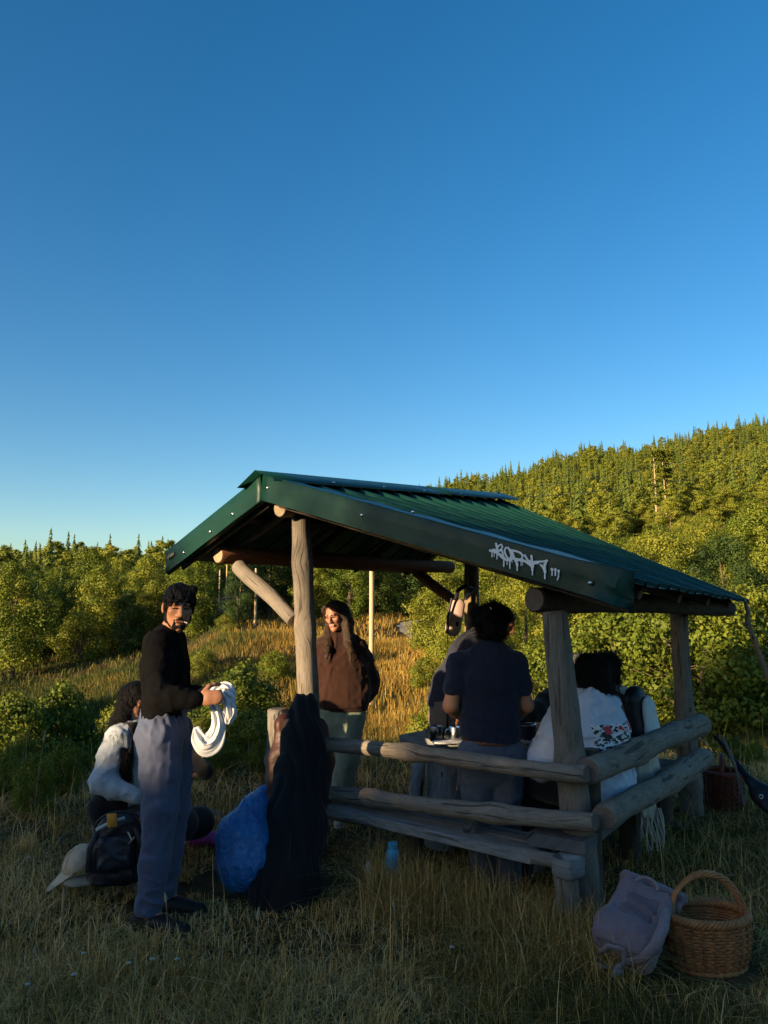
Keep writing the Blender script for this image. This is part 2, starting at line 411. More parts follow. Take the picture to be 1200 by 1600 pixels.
def leaf_quads(C, Nrm, size, rs, asp=.55, droop=0.0):
    """diamond leaves at C facing about Nrm; size array"""
    n = len(C)
    r = rs.normal(size=(n, 3)); t = np.cross(Nrm, r); t /= (np.linalg.norm(t, axis=1, keepdims=True) + 1e-9)
    b = np.cross(Nrm, t)
    t[:, 2] -= droop; sz = size[:, None]
    fold = Nrm * sz * .18
    v = np.stack([C - t * sz * .5, C + b * sz * asp * .5 + fold, C + t * sz * .5, C - b * sz * asp * .5 + fold], 1)
    return v.reshape(-1, 3)

def unit(a): return a / (np.linalg.norm(a, axis=-1, keepdims=True) + 1e-9)

def crown_mesh(name, seed, clumps, leaf, per, m, asp=.6, flat=.75, out=1.1):
    """clumps: (x,y,z,r) array; leaves lie on lumpy shells of every clump"""
    rs = np.random.RandomState(seed); Vs = []; T = []
    for (x, y, z, r) in clumps:
        k = max(8, int(per * (r ** 1.6)))
        d = unit(rs.normal(size=(k, 3))); rad = r * (rs.rand(k) ** .35) * (1 + .18 * rs.normal(size=k))
        C = np.array([x, y, z]) + d * rad[:, None] * np.array([1, 1, flat])
        nr = unit(d * out + rs.normal(size=(k, 3)) * .38 + np.array([0, 0, .25]))
        s = leaf * (.6 + .8 * rs.rand(k))
        Vs.append(leaf_quads(C, nr, s, rs, asp)); tone = np.clip(rs.rand() * .72 + rs.rand(k) * .28, 0, 1)
        T.append(np.repeat(tone, 4))
    V = np.concatenate(Vs); T = np.concatenate(T)
    return mesh(name, V, np.arange(len(V)).reshape(-1, 4), [m], False, None, np.stack([T, T, T], 1))

def broadleaf(seed, h=9.0, w=6.0, base=.18, m=None, leaf=.24, per=150, nc=46, stem=1, bark=None, layered=False):
    """returns (trunk mesh, crown mesh); tree stands at the origin"""
    rs = np.random.RandomState(seed); rr = random.Random(seed); mb = MB(); cl = []
    for sidx in range(stem):
        ang = rr.uniform(0, 6.28); lean = (0.0 if stem == 1 else .16) + rr.uniform(0, .05)
        ox, oy = (0, 0) if stem == 1 else (.12 * math.cos(ang), .12 * math.sin(ang))
        pts = [Vector((ox + math.cos(ang) * lean * t * h * t + rr.uniform(-.08, .08) * (t > 0), oy + math.sin(ang) * lean * t * h * t + rr.uniform(-.08, .08) * (t > 0), t * h * .82)) for t in (0, .15, .3, .5, .7, 1)]
        r0 = h * .020 / math.sqrt(stem) + .02
        mb.tube(pts, [r0 * 1.5, r0 * 1.1, r0, r0 * .75, r0 * .5, r0 * .15], 7, noise=.1, seed=seed)
        for k in range(9):
            t = .25 + .65 * k / 9; p = pts[0].lerp(pts[-1], t)
            for i in range(len(pts) - 1):
                if pts[i].z <= t * h * .82 <= pts[i + 1].z: p = pts[i].lerp(pts[i + 1], (t * h * .82 - pts[i].z) / (pts[i + 1].z - pts[i].z))
            a = k * 2.4 + rr.uniform(-.4, .4); L = w * .42 * (1 - .55 * t) * rr.uniform(.7, 1.1)
            q = p + Vector((math.cos(a) * L, math.sin(a) * L, L * rr.uniform(.15, .7)))
            mid = p.lerp(q, .5) + Vector((0, 0, -.06 * L))
            mb.tube([p, mid, q], [r0 * .42 * (1.1 - t), r0 * .28 * (1.1 - t), .012], 5)
    me_t = mesh('trunk', mb.V, mb.Fc, [bark or M_BARK], True, mb.U)
    for k in range(nc):
        t = base + (1 - base) * (k + .5) / nc
        prof = math.sin(math.pi * min(1, (t - base) / (1 - base) * .86 + .13)) ** .7
        a = rr.uniform(0, 6.28); rad = w * .5 * prof * rr.uniform(.25, 1.0) ** .6 * .82
        cl.append((math.cos(a) * rad, math.sin(a) * rad, h * t * .97, w * rr.uniform(.11, .19) * (.6 + .5 * prof)))
    return me_t, crown_mesh('crown', seed + 500, cl, leaf, per, m or M_LEAF, flat=.38 if layered else .75)

def spruce(seed, h=11.0, w=3.4, base=.06, m=None, dens=1.0):
    """whorls of drooping jagged skirts with needle sprays"""
    rs = np.random.RandomState(seed); mb = MB()
    mb.tube([(0, 0, 0), (0, 0, h * .5), (0, 0, h)], [h * .014 + .02, h * .009 + .01, .01], 6)
    me_t = mesh('trunk', mb.V, mb.Fc, [M_BARK], True, mb.U)
    V = []; T = []; Fc = []; nl = int(15 * dens) + 5
    for l in range(nl):
        t = base + (1 - base) * (l / nl) ** .95; L = w * .5 * (1 - t) ** .9 * (1 + .10 * rs.normal()) + .10; z = h * t
        sp = max(6, int((7 + 8 * (1 - t)) * (.6 + .4 * dens))); a0 = rs.rand() * 6.28
        for k in range(sp):
            a = a0 + 6.283 * k / sp + rs.normal() * .15; Lb = L * (.65 + .45 * rs.rand()); wd = 6.283 / sp * .62
            rise = h / nl * .9; zz = z + rs.normal() * h / nl * .25; tone = np.clip(.25 + .6 * rs.rand(), 0, 1)
            b = len(V)
            V += [(math.cos(a) * .03, math.sin(a) * .03, zz + rise), (math.cos(a - wd) * Lb * .62, math.sin(a - wd) * Lb * .62, zz + rise * .1 - Lb * .06), (math.cos(a) * Lb, math.sin(a) * Lb, zz - Lb * .22), (math.cos(a + wd) * Lb * .62, math.sin(a + wd) * Lb * .62, zz + rise * .1 - Lb * .06),
                  (math.cos(a) * Lb * .6, math.sin(a) * Lb * .6, zz + rise * .35)]
            Fc += [(b, b + 1, b + 4), (b + 1, b + 2, b + 4), (b + 2, b + 3, b + 4), (b + 3, b, b + 4)]; T += [tone] * 5
            for q in range(int(3 * dens)):
                f = .45 + .5 * rs.rand(); aa = a + rs.normal() * wd * .5; c = np.array([math.cos(aa) * Lb * f, math.sin(aa) * Lb * f, zz + rise * .2 * (1 - f) - Lb * .12 * f]); sz = Lb * .2 + .05
                d1 = np.array([math.cos(aa), math.sin(aa), -.5]) * sz + rs.normal(size=3) * sz * .3; d2 = rs.normal(size=3) * sz * .35; b = len(V)
                V += [tuple(c), tuple(c + d1 * .5 + d2), tuple(c + d1 * 1.1), tuple(c + d1 * .5 - d2)]; Fc.append((b, b + 1, b + 2, b + 3)); T += [min(1, tone + .15)] * 4
    T = np.array(T)
    return me_t, mesh('crown', V, Fc, [m or M_NEEDLE], False, None, np.stack([T] * 3, 1))

def tall_pine(seed, h=18.0, m=None):
    """tall tree with bare pale stems below a layered open crown"""
    rr = random.Random(seed); mb = MB(); cl = []
    for s_ in range(3):
        ox = rr.uniform(-1.4, 1.4); oy = rr.uniform(-1, 1); lx = rr.uniform(-.8, .8)
        pts = [Vector((ox + lx * t + rr.uniform(-.12, .12), oy, h * t * rr.uniform(.93, 1))) for t in (0, .3, .6, .85, 1)]
        mb.tube(pts, [.20, .17, .13, .08, .02], 6, noise=.08, seed=s_)
        for k in range(22):
            t = .12 + .86 * k / 22; i = min(3, int(t * 4)); p = pts[i].lerp(pts[i + 1], t * 4 - i if t < 1 else 1)
            a = rr.uniform(0, 6.28); L = rr.uniform(1.0, 2.6) * (1.15 - t * .7)
            q = p + Vector((math.cos(a) * L, math.sin(a) * L, rr.uniform(-.3, .5)))
            mb.tube([p, q], [.075, .02], 4)
            if t > .12 + .2 * rr.random():
                for u in (.55, .8, 1.0):
                    w_ = p.lerp(q, u); cl.append((w_.x, w_.y, w_.z, rr.uniform(.45, .85)))
    me_t = mesh('trunk', mb.V, mb.Fc, [M_PALEBARK], True, mb.U)
    return me_t, crown_mesh('crown', seed + 900, cl, .34, 110, m or M_LEAF_Y, flat=.4, out=.5)

PROTO = {
    'broad_a': broadleaf(11, 8.5, 6.2, .10, M_LEAF, .165, 400, 50),
    'broad_b': broadleaf(12, 9.0, 5.2, .08, M_LEAF, .16, 420, 48),
    'broad_c': broadleaf(13, 7.5, 6.8, .08, M_LEAF_Y, .165, 400, 50),
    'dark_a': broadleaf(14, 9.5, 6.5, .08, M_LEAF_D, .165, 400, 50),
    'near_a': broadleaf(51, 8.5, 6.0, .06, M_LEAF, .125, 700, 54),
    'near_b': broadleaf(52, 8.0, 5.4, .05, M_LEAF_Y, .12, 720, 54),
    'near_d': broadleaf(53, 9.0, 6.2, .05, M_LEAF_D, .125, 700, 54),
    'bush_a': broadleaf(15, 3.4, 4.0, .04, M_LEAF, .11, 560, 44, stem=3),
    'bush_b': broadleaf(16, 3.0, 3.6, .04, M_LEAF_Y, .10, 600, 40, stem=3),
    'small_a': broadleaf(61, 1.7, 1.9, .05, M_LEAF, .062, 1500, 60, stem=4),
    'small_b': broadleaf(62, 1.4, 1.8, .05, M_LEAF_Y, .055, 1600, 55, stem=4),
    'beech': broadleaf(17, 13, 8.0, .12, M_LEAF_Y, .24, 300, 70, layered=True),
    'gold': broadleaf(18, 3.6, 2.4, .05, M_LEAF_G, .12, 500, 36, stem=2),
    'spruce_a': spruce(21, 12, 4.2, dens=1.2),
    'spruce_b': spruce(22, 10, 3.0, dens=1.2),
    'pine': tall_pine(31, 18),
}
# coarse far versions for the wooded hills
FAR = [broadleaf(41, 12, 7.6, .05, M_LEAF_Y, .42, 110, 28, layered=True), broadleaf(42, 10, 7.0, .05, M_LEAF, .42, 110, 26),
       spruce(43, 15, 5.0, .03, None, .9), spruce(44, 12.5, 3.8, .03, None, .9), broadleaf(45, 11, 7.6, .05, M_LEAF_Y, .42, 110, 26)]

def put_tree(kind, name, x, y, sc, label, group=None, rz=None, cat='tree', sz=None, sink=.1, rnd=random.Random(3)):
    t = thing(name, label, cat, (x, y, gz(x, y) - sink), group, rnd.uniform(0, 6.28) if rz is None else rz)
    t.scale = (sc, sc, sc * (sz or 1))
    tr, cr = PROTO[kind]
    link('trunk', tr, t); link('crown' if cat != 'shrub' else 'foliage', cr, t)
    return t

RT = random.Random(5)
ADJ = {'broad_a': 'broad green', 'broad_b': 'slim green', 'broad_c': 'olive', 'dark_a': 'dark', 'near_a': 'green', 'near_b': 'olive', 'near_d': 'dark', 'bush_a': 'green', 'bush_b': 'olive', 'beech': 'layered', 'spruce_a': 'broad', 'spruce_b': 'narrow'}
def inframe(x, y): return y > 3 and abs(x / y) < .62
taken = []
def free(x, y, d):
    for (a, b) in taken:
        if (a - x) ** 2 + (b - y) ** 2 < d * d: return False
    return True

# landmark trees and shrubs (pixel column, distance, kind, scale, label)
def at(px, y): return (px - 600) / F * y / 1.012
LM = [
    ('dark_a', 'broadleaf_tree', 632, 66, .92, 'big broad dark leafy tree beside the start of the dirt road', 'tree'),
    ('broad_b', 'broadleaf_tree', 545, 62, .8, 'green leafy tree behind the lit utility pole, at the top of the golden meadow', 'tree'),
    ('broad_a', 'broadleaf_tree', 585, 72, .95, 'rounded green leafy tree between the utility pole and the big dark tree', 'tree'),
    ('near_d', 'broadleaf_tree', 1135, 24, .52, 'dark dense leafy tree rising just past the roof corner with the crooked stick', 'tree'),
    ('near_a', 'broadleaf_tree', 1195, 31, .72, 'bright green leafy tree behind the dark tree past the roof corner', 'tree'),
    ('pine', 'pine_tree', 1040, 120, 1.0, 'tall tree with bare pale trunks and thin layered branches on the wooded hillside', 'tree'),
    ('gold', 'yellow_shrub', 957, 22, .62, 'golden orange leafy shrub behind the seated group', 'shrub'),
    ('broad_b', 'broadleaf_tree', 230, 62, .85, 'tall bright green leafy tree behind the head of the man in black', 'tree'),
    ('broad_a', 'broadleaf_tree', 298, 66, .8, 'bright green leafy tree beside the pole clearing', 'tree'),
    ('spruce_b', 'spruce_tree', 92, 80, .75, 'pale grey green young spruce standing clear of the dark trees in the hollow wood', 'tree'),
    ('spruce_b', 'spruce_tree', 112, 78, .6, 'smaller pale young spruce paired with the spruce in the hollow wood', 'tree'),
    ('dark_a', 'slim_dark_tree', 371, 52, .42, 'slim dark small tree on the edge of the golden meadow by the pole line', 'tree'),
    ('broad_a', 'broadleaf_tree', 22, 50, .9, 'bright green round tree at the near edge of the hollow wood', 'tree'),
    ('bush_b', 'shrub', 125, 54, 1.2, 'bright rounded shrub at the foot of the hollow wood', 'shrub'),
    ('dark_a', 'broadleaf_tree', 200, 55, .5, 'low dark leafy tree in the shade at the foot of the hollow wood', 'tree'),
]
for k, nm, px, y, sc, lb, ct in LM:
    x = at(px, y); taken.append((x, y))
    put_tree(k, nm, x, y, sc, lb, None, None, ct)

# near shrubs in and round the hollow
NEAR = [
    ('small_a', 22, 11.4, .92, 1.3, 'sunlit green shrub at the edge of the dark hollow'),
    ('small_a', 110, 12.2, .82, 1.6, 'taller sunlit green shrub in the dark hollow'),
    ('small_a', 380, 9.3, .72, 1.0, 'bright green leafy shrub behind the hanging white cloth'),
    ('small_b', 340, 8.5, .52, .85, 'low yellow green shrub under the hanging white cloth'),
    ('small_b', 396, 8.3, .5, .9, 'small yellow green shrub beside the blue rubbish bag'),
    ('small_b', 190, 16, 1.0, 1.5, 'tall dry yellowish shrub rising behind the crouching person'),
    ('bush_a', 262, 34, .45, .9, 'green shrub on the far side of the hollow below the golden meadow'),
    ('small_b', 322, 36, 1.0, .9, 'low olive shrub at the lower edge of the golden meadow'),
    ('small_a', 432, 33, .9, .9, 'low green shrub in the golden meadow beside the front post'),
    ('bush_b', 352, 50, .5, .8, 'olive shrub on the top edge of the golden meadow by the poles'),
    ('bush_a', 470, 54, .5, .8, 'green shrub on the top edge of the golden meadow'),
    ('small_b', 668, 30, 1.0, 1.0, 'sunlit yellow green shrub in the meadow below the dirt road'),
    ('bush_b', 690, 40, .55, .9, 'yellow green shrub between the meadow and the road'),
    ('small_a', 690, 13, .7, .9, 'low dark green shrub in the meadow beside the bending person'),
]
for k, px, y, sc, sz, lb in NEAR:
    put_tree(k, 'shrub', at(px, y), y, sc, lb, None, None, 'shrub', sz)

for i, (px, y) in enumerate(((8, 6.6), (30, 7.2), (52, 6.2), (75, 7.4), (98, 6.8), (18, 8.0), (120, 7.6), (62, 8.3), (290, 7.8), (318, 7.2), (345, 7.6), (410, 7.4), (1150, 8.5), (1185, 8.0), (1120, 9.0))):
    put_tree('small_b', 'weed', at(px, y) / 1.03, y, RT.uniform(.13, .24), 'low leafy weed in the grass ' + ('at the rim of the dark hollow' if px < 200 else 'below the hanging white cloth' if px < 500 else 'past the rear post'), 'weeds ' + ('at the hollow rim' if px < 200 else 'below the white cloth' if px < 500 else 'past the rear post'), None, 'weed', RT.uniform(1.0, 1.7), .02)
def scatter(n, ulo, uhi, ylo, yhi, kinds, name, label, group, d, sc=(.7, 1.1), cat='tree', avoid=None):
    c = 0; tries = 0
    while c < n and tries < n * 60:
        tries += 1
        y = math.sqrt(RT.uniform(ylo ** 2, yhi ** 2)); x = RT.uniform(ulo, uhi) * y
        if avoid and avoid(x, y): continue
        if road_dist(np.array([x]), np.array([y]))[0] < 3.2: continue
        if not free(x, y, d): continue
        taken.append((x, y)); k = RT.choice(kinds)
        lb = label.replace('leafy', ADJ[k] + ' leafy').replace('spruce', ADJ[k] + ' spruce', 1).replace('dense shrub', ADJ[k] + ' dense shrub').replace('layered', ADJ[k])
        put_tree(k, name, x, y, RT.uniform(*sc), lb, group if lb == label else group + ', ' + ADJ[k], None, cat); c += 1
    return c

def in_clear(x, y):       # power-line clearing that climbs through the wood
    u = x / y
    return -.255 < u < -.15 and y < 150
# left wood beyond the hollow
scatter(34, -.64, -.24, 53, 66, ['broad_a', 'broad_b', 'broad_c', 'dark_a'], 'broadleaf_tree', 'leafy tree in the front row of the wood beyond the hollow', 'leafy trees at the front of the hollow wood', 3.2, (.55, 1.0), avoid=in_clear)
scatter(58, -.64, -.05, 66, 112, ['broad_a', 'broad_b', 'broad_c', 'dark_a'], 'broadleaf_tree', 'leafy tree deeper in the wood beyond the hollow', 'leafy trees deeper in the hollow wood', 4.0, (.6, .95), avoid=in_clear)
scatter(14, -.64, -.25, 64, 112, ['spruce_a', 'spruce_b'], 'spruce_tree', 'spruce in the wood beyond the hollow', 'spruces in the hollow wood', 3.4, (.55, .9), avoid=in_clear)
scatter(16, -.16, .02, 64, 100, ['broad_a', 'broad_b', 'dark_a'], 'broadleaf_tree', 'leafy tree behind the woman in brown, beyond the golden meadow', 'leafy trees at the top of the golden meadow', 3.4, (.8, 1.1))
# right of the road and behind the shelter
scatter(18, .075, .2, 38, 62, ['broad_a', 'broad_b', 'broad_c'], 'broadleaf_tree', 'sunlit leafy tree lining the meadow beside the road', 'sunlit trees beside the road', 2.4, (.5, .8))
scatter(14, .0, .14, 66, 110, ['broad_a', 'broad_b', 'broad_c'], 'broadleaf_tree', 'leafy tree beyond the dirt road', 'leafy trees beyond the dirt road', 3.4, (.6, .8))
scatter(24, .10, .40, 21, 38, ['near_a', 'near_b', 'near_b'], 'broadleaf_tree', 'sunlit leafy tree behind the shelter at the foot of the hill', 'sunlit trees behind the shelter', 2.1, (.36, .58))
scatter(18, .16, .62, 14.5, 22, ['bush_a', 'bush_b'], 'shrub', 'dense shrub at the wood edge behind the shelter', 'shrubs at the wood edge behind the shelter', 1.5, (.55, .9), 'shrub')
scatter(16, .38, .66, 17, 32, ['near_d', 'near_a', 'near_b'], 'broadleaf_tree', 'leafy tree in the dark thicket beside the rear post', 'thicket trees beside the rear post', 2.3, (.36, .55))
scatter(52, .12, .66, 38, 78, ['broad_a', 'broad_b', 'broad_c', 'broad_c'], 'broadleaf_tree', 'leafy tree on the lower slope of the wooded hill', 'leafy trees on the lower hill slope', 3.4, (.55, .8))
scatter(46, .20, .68, 78, 130, ['beech', 'broad_c', 'beech'], 'beech_tree', 'layered tree on the middle slope of the wooded hill', 'beeches on the middle hill slope', 4.6, (.6, .85))
# trees behind the photographer, whose shade lies over the foreground
for i in range(20):
    e = -1.15 + (i // 2) * 2.5 + (i % 2) * 1.1; s = -24 - 4.5 * (i % 2)
    x = e * DY + s * DX; y = -e * DX + s * DY
    put_tree(['broad_a', 'dark_a'][i % 2], 'broadleaf_tree', x, y, .95, 'tall leafy tree on the bank behind the viewer', 'trees on the bank behind the viewer', sz=1.15, sink=3.0)
for e, s in ((-1.6, -22.5), (-1.45, -26), (-.6, -22), (.8, -22.5), (-.8, -20.5)):  # unseen shrubs added to close gaps in the trees' shade
    x = e * DY + s * DX; y = -e * DX + s * DY
    put_tree('bush_a', 'shrub', x, y, 1.0, 'unseen dense shrub added on the bank behind the viewer for shade', 'added shrubs on the bank', cat='shrub', sink=1.0, sz=1.1)
for e, s in ((-6.1, -25), (-6.9, -24)):  # unseen shrubs added to shade the ground beyond the shelter
    x = e * DY + s * DX; y = -e * DX + s * DY
    put_tree('bush_a', 'shrub', x, y, .62, 'unseen rounded shrub added on the bank crest behind the viewer for shade', 'added shrubs on the bank crest', cat='shrub', sink=.3, sz=1.0)
for e, sc, sk in ((-31, .7, 1.5), (-33, .6, 1.8), (-43.5, .55, 1.5), (-46, .6, 1.5), (-49, .6, 1.5), (-52, .65, 1.5), (-55.5, .6, 1.5), (-59, .65, 1.5), (-63, .6, 1.5), (-67, .65, 1.5)):  # unseen trees added to shade the meadow and hollow
    x = e * DY - 25 * DX; y = -e * DX - 25 * DY
    put_tree('broad_a', 'broadleaf_tree', x, y, sc, 'unseen leafy tree added on the bank to shade the meadow', 'trees added on the bank for shade', sink=sk)
for i in range(14):  # unseen low shrubs added to make the bank's shadow edge ragged
    e = -6.5 - i * 3.3 + RT.uniform(-.8, .8); s = -25 + RT.uniform(-2, 2)
    x = e * DY + s * DX; y = -e * DX + s * DY
    put_tree(RT.choice(['bush_a', 'bush_b']), 'shrub', x, y, RT.uniform(.1, .3), 'unseen low shrub added on the bank to break up its shadow edge', 'added low shrubs on the bank', cat='shrub', sink=.2)

# ------------------------------------------------------------------ far wooded hills: one mass, geometry-node instances
pc = bpy.data.collections.new('forest_prototypes')
for i, (tr, cr) in enumerate(FAR):
    Vt = np.zeros(len(tr.vertices) * 3, dtype=np.float32); tr.vertices.foreach_get('co', Vt)
    o = bpy.data.objects.new('forest_tree', cr); pc.objects.link(o)
def forest_points(n, regions, d, seed):
    rs = np.random.RandomState(seed); out = []; cells = {}
    for (ulo, uhi, ylo, yhi, cnt) in regions:
        y = np.sqrt(rs.uniform(ylo ** 2, yhi ** 2, cnt)); u = rs.uniform(ulo, uhi, cnt)
        for X_, Y_ in zip(u * y, y):
            key = (int(X_ // d), int(Y_ // d)); ok = True
            for i in (-1, 0, 1):
                for j in (-1, 0, 1):
                    for (a, b) in cells.get((key[0] + i, key[1] + j), ()):
                        if (a - X_) ** 2 + (b - Y_) ** 2 < d * d: ok = False
            if ok: cells.setdefault(key, []).append((X_, Y_)); out.append((X_, Y_))
    return np.array(out)
def forest(name, pts, pick, scl, label, cat, con=.45):
    rs = np.random.RandomState(9); n = len(pts)
    far_ = np.clip((np.hypot(pts[:, 0], pts[:, 1]) - 200) / 160, 0, 1)
    z = zt(pts[:, 0], pts[:, 1]) - .3
    me = bpy.data.meshes.new(name); me.vertices.add(n); me.vertices.foreach_set('co', np.column_stack([pts, z]).astype(np.float32).ravel())
    a = me.attributes.new('pick', 'INT', 'POINT'); a.data.foreach_set('value', np.where(rs.rand(n) < far_ * con, rs.choice([2, 3], n), rs.choice(len(pick), n, p=np.array(pick) / sum(pick))).astype(np.int32))
    a = me.attributes.new('scl', 'FLOAT', 'POINT'); a.data.foreach_set('value', (scl[0] + (scl[1] - scl[0]) * rs.rand(n) ** 1.6).astype(np.float32))
    a = me.attributes.new('rot', 'FLOAT', 'POINT'); a.data.foreach_set('value', rs.uniform(0, 6.28, n).astype(np.float32))
    o = link(name, me)
    g = bpy.data.node_groups.new(name, 'GeometryNodeTree')
    g.interface.new_socket('Geometry', in_out='INPUT', socket_type='NodeSocketGeometry'); g.interface.new_socket('Geometry', in_out='OUTPUT', socket_type='NodeSocketGeometry')
    gi = g.nodes.new('NodeGroupInput'); go = g.nodes.new('NodeGroupOutput')
    ci = g.nodes.new('GeometryNodeCollectionInfo'); ci.inputs['Collection'].default_value = pc; ci.inputs['Separate Children'].default_value = True; ci.inputs['Reset Children'].default_value = True
    ip = g.nodes.new('GeometryNodeInstanceOnPoints'); ip.inputs['Pick Instance'].default_value = True
    def na(nm, dt):
        q = g.nodes.new('GeometryNodeInputNamedAttribute'); q.data_type = dt; q.inputs['Name'].default_value = nm; return q.outputs[0]
    cx = g.nodes.new('ShaderNodeCombineXYZ'); g.links.new(na('rot', 'FLOAT'), cx.inputs[2])
    g.links.new(gi.outputs[0], ip.inputs['Points']); g.links.new(ci.outputs[0], ip.inputs['Instance'])
    g.links.new(na('pick', 'INT'), ip.inputs['Instance Index']); g.links.new(cx.outputs[0], ip.inputs['Rotation']); g.links.new(na('scl', 'FLOAT'), ip.inputs['Scale'])
    g.links.new(ip.outputs[0], go.inputs[0])
    md = o.modifiers.new('forest', 'NODES'); md.node_group = g
    tag(o, label, cat, kind='stuff'); return o
hill_pts = forest_points(0, [(-.02, .72, 122, 250, 3000), (-.06, .72, 240, 490, 9500), (.70, 1.25, 30, 490, 9000)], 3.7, 1)
forest('hill_forest', hill_pts, [.34, .1, .24, .2, .12], (.45, 1.02), 'dense mixed forest covering the tall hill behind the shelter', 'forest')
left_pts = forest_points(0, [(-.72, -.06, 112, 330, 3500), (-1.25, -.70, 52, 330, 4500)], 4.2, 2)
left_pts = left_pts[~((left_pts[:, 0] / left_pts[:, 1] > -.25) & (left_pts[:, 0] / left_pts[:, 1] < -.17) & (left_pts[:, 1] < 170))]
forest('far_forest', left_pts, [.3, .4, .06, .04, .2], (.7, 1.05), 'far dark green forest along the low ridge beyond the hollow', 'forest', .08)

# ------------------------------------------------------------------ grass
BLOCK = [(G(930, 1450), .15), (G(1085, 1275), .12), (G(240, 1418), .16), (G(268, 1395), .14), (G(445, 1385), .28), (G(370, 1380), .28), (G(1112, 1520), .2), (G(1000, 1490), .3), (G(170, 1340), .2)]
def blades(x, y, h, w, tone, rs, lean=.5, segs=2):
    n = len(x); z = zt(x, y)
    a = rs.uniform(0, 2 * math.pi, n); ln = h * lean * np.abs(rs.normal(size=n)) * .6
    ta = a + rs.normal(size=n) * .9
    wx, wy = np.cos(ta + math.pi / 2) * w * .5, np.sin(ta + math.pi / 2) * w * .5
    V = []
    for k, (t, ww) in enumerate(((0, 1), (.45, .85), (.8, .5))):
        cx = x + np.cos(a) * ln * t ** 2; cy = y + np.sin(a) * ln * t ** 2; cz = z + h * t - ln * .35 * t ** 3
        V.append(np.stack([cx - wx * ww, cy - wy * ww, cz], 1)); V.append(np.stack([cx + wx * ww, cy + wy * ww, cz], 1))
    V.append(np.stack([x + np.cos(a) * ln, y + np.sin(a) * ln, z + h - ln * .35], 1))
    V = np.stack(V, 1).reshape(-1, 3); b = (np.arange(n) * 7)[:, None]
    q = np.concatenate([b + np.array([0, 1, 3, 2]), b + np.array([2, 3, 5, 4])], 0)
    t3 = b + np.array([4, 5, 6])
    return V, q, t3, np.repeat(tone, 7)
def grass(name, sets, m, label):
    Vs, Q, T3, T = [], [], [], []; off = 0
    for V, q, t3, tn in sets:
        Vs.append(V); Q.append(q + off); T3.append(t3 + off); T.append(tn); off += len(V)
    V = np.concatenate(Vs); Q = np.concatenate(Q); T3 = np.concatenate(T3); T = np.concatenate(T)
    li = np.concatenate([Q.ravel(), T3.ravel()]).astype(np.int32); ln = np.concatenate([np.full(len(Q), 4), np.full(len(T3), 3)]).astype(np.int32)
    st = np.zeros(len(ln), dtype=np.int32); st[1:] = np.cumsum(ln)[:-1]
    me = bpy.data.meshes.new(name); me.vertices.add(len(V)); me.vertices.foreach_set('co', V.astype(np.float32).ravel())
    me.loops.add(len(li)); me.loops.foreach_set('vertex_index', li); me.polygons.add(len(ln)); me.polygons.foreach_set('loop_start', st); me.polygons.foreach_set('loop_total', ln)
    a = me.color_attributes.new('tone', 'FLOAT_COLOR', 'POINT'); c = np.ones((len(V), 4), dtype=np.float32); c[:, :3] = T[:, None]; a.data.foreach_set('color', c.ravel())
    me.update(calc_edges=True); me.materials.append(m)
    return tag(link(name, me), label, 'grass', kind='stuff')
GRS = np.random.RandomState(77)
def trample(x, y):
    k = np.ones(len(x))
    for c, r in BLOCK: k = np.minimum(k, .35 + .65 * np.clip((np.sqrt((x - c.x) ** 2 + (y - c.y) ** 2) - r) / .45, 0, 1))
    return k
def gsample(n, y0, y1, um=.58, pad=.9):
    y = np.sqrt(GRS.uniform(y0 ** 2, y1 ** 2, n)); x = GRS.uniform(-1, 1, n) * (um * y + pad); return x, y
def clear_of(x, y):
    k = np.ones(len(x), bool)
    for c, r in BLOCK: k &= (x - c.x) ** 2 + (y - c.y) ** 2 > r * r
    return k
M_GRASS = tonemat('grass_blade', [(.0, (.04, .045, .008)), (.3, (.13, .10, .018)), (.5, (.31, .19, .046)), (.72, (.64, .385, .115)), (1.0, (.86, .58, .25))])
sets = []
# near turf, short: 1.5 - 11 m
for (n, y0, y1, h0, h1, w) in ((86000, 1.4, 3.6, .03, .13, .0026), (88000, 3.4, 6.5, .04, .15, .0040), (56000, 6, 11.5, .06, .2, .008)):
    x, y = gsample(n, y0, y1); k = clear_of(x, y); x, y = x[k], y[k]
    pat = vnoise(x * .9 + 4, y * .9, x * 0 + 2) * .5 + vnoise(x * 3.1, y * 3.1, x * 0 + 7) * .3
    bare = vnoise(x * .55 + 9, y * .55 + 2, x * 0 + 4); tone = np.clip(.53 + pat * .6 + GRS.normal(size=len(x)) * .27, 0, 1)
    hh = .82 * trample(x, y) * GRS.uniform(h0, h1, len(x)) * (1 + .6 * vnoise(x * 1.6, y * 1.6, x * 0)) * np.where((np.abs(x - .9) < 1.6) & (y > 4.2) & (y < 6.8), .6, 1)
    k = (bare < .25) | (GRS.rand(len(x)) < .35); x, y, hh, tone, bare = x[k], y[k], hh[k], tone[k], bare[k]; hh = hh * np.clip(1.15 - .8 * np.clip(bare, 0, 1), .3, 1.2)
    sets.append(blades(x, y, hh, w * GRS.uniform(.6, 1.4, len(x)), tone, GRS, 2.4))
# long thin dry stems, bent over
x, y = gsample(12000, 1.5, 9.5); k = clear_of(x, y); tuft = vnoise(x * 1.3, y * 1.3, x * 0 + 9); k &= tuft > -.05; x, y = x[k], y[k]
sets.append(blades(x, y, GRS.uniform(.08, .25, len(x)) * trample(x, y), .0022 + .0004 * y, np.clip(.72 + GRS.normal(size=len(x)) * .16, 0, 1), GRS, 2.6))
x, y = gsample(700, 1.6, 9.5); k = clear_of(x, y); x, y = x[k], y[k]
sets.append(blades(x, y, GRS.uniform(.25, .5, len(x)), .0025 + .0004 * y, np.clip(.8 + GRS.normal(size=len(x)) * .12, 0, 1), GRS, .8))
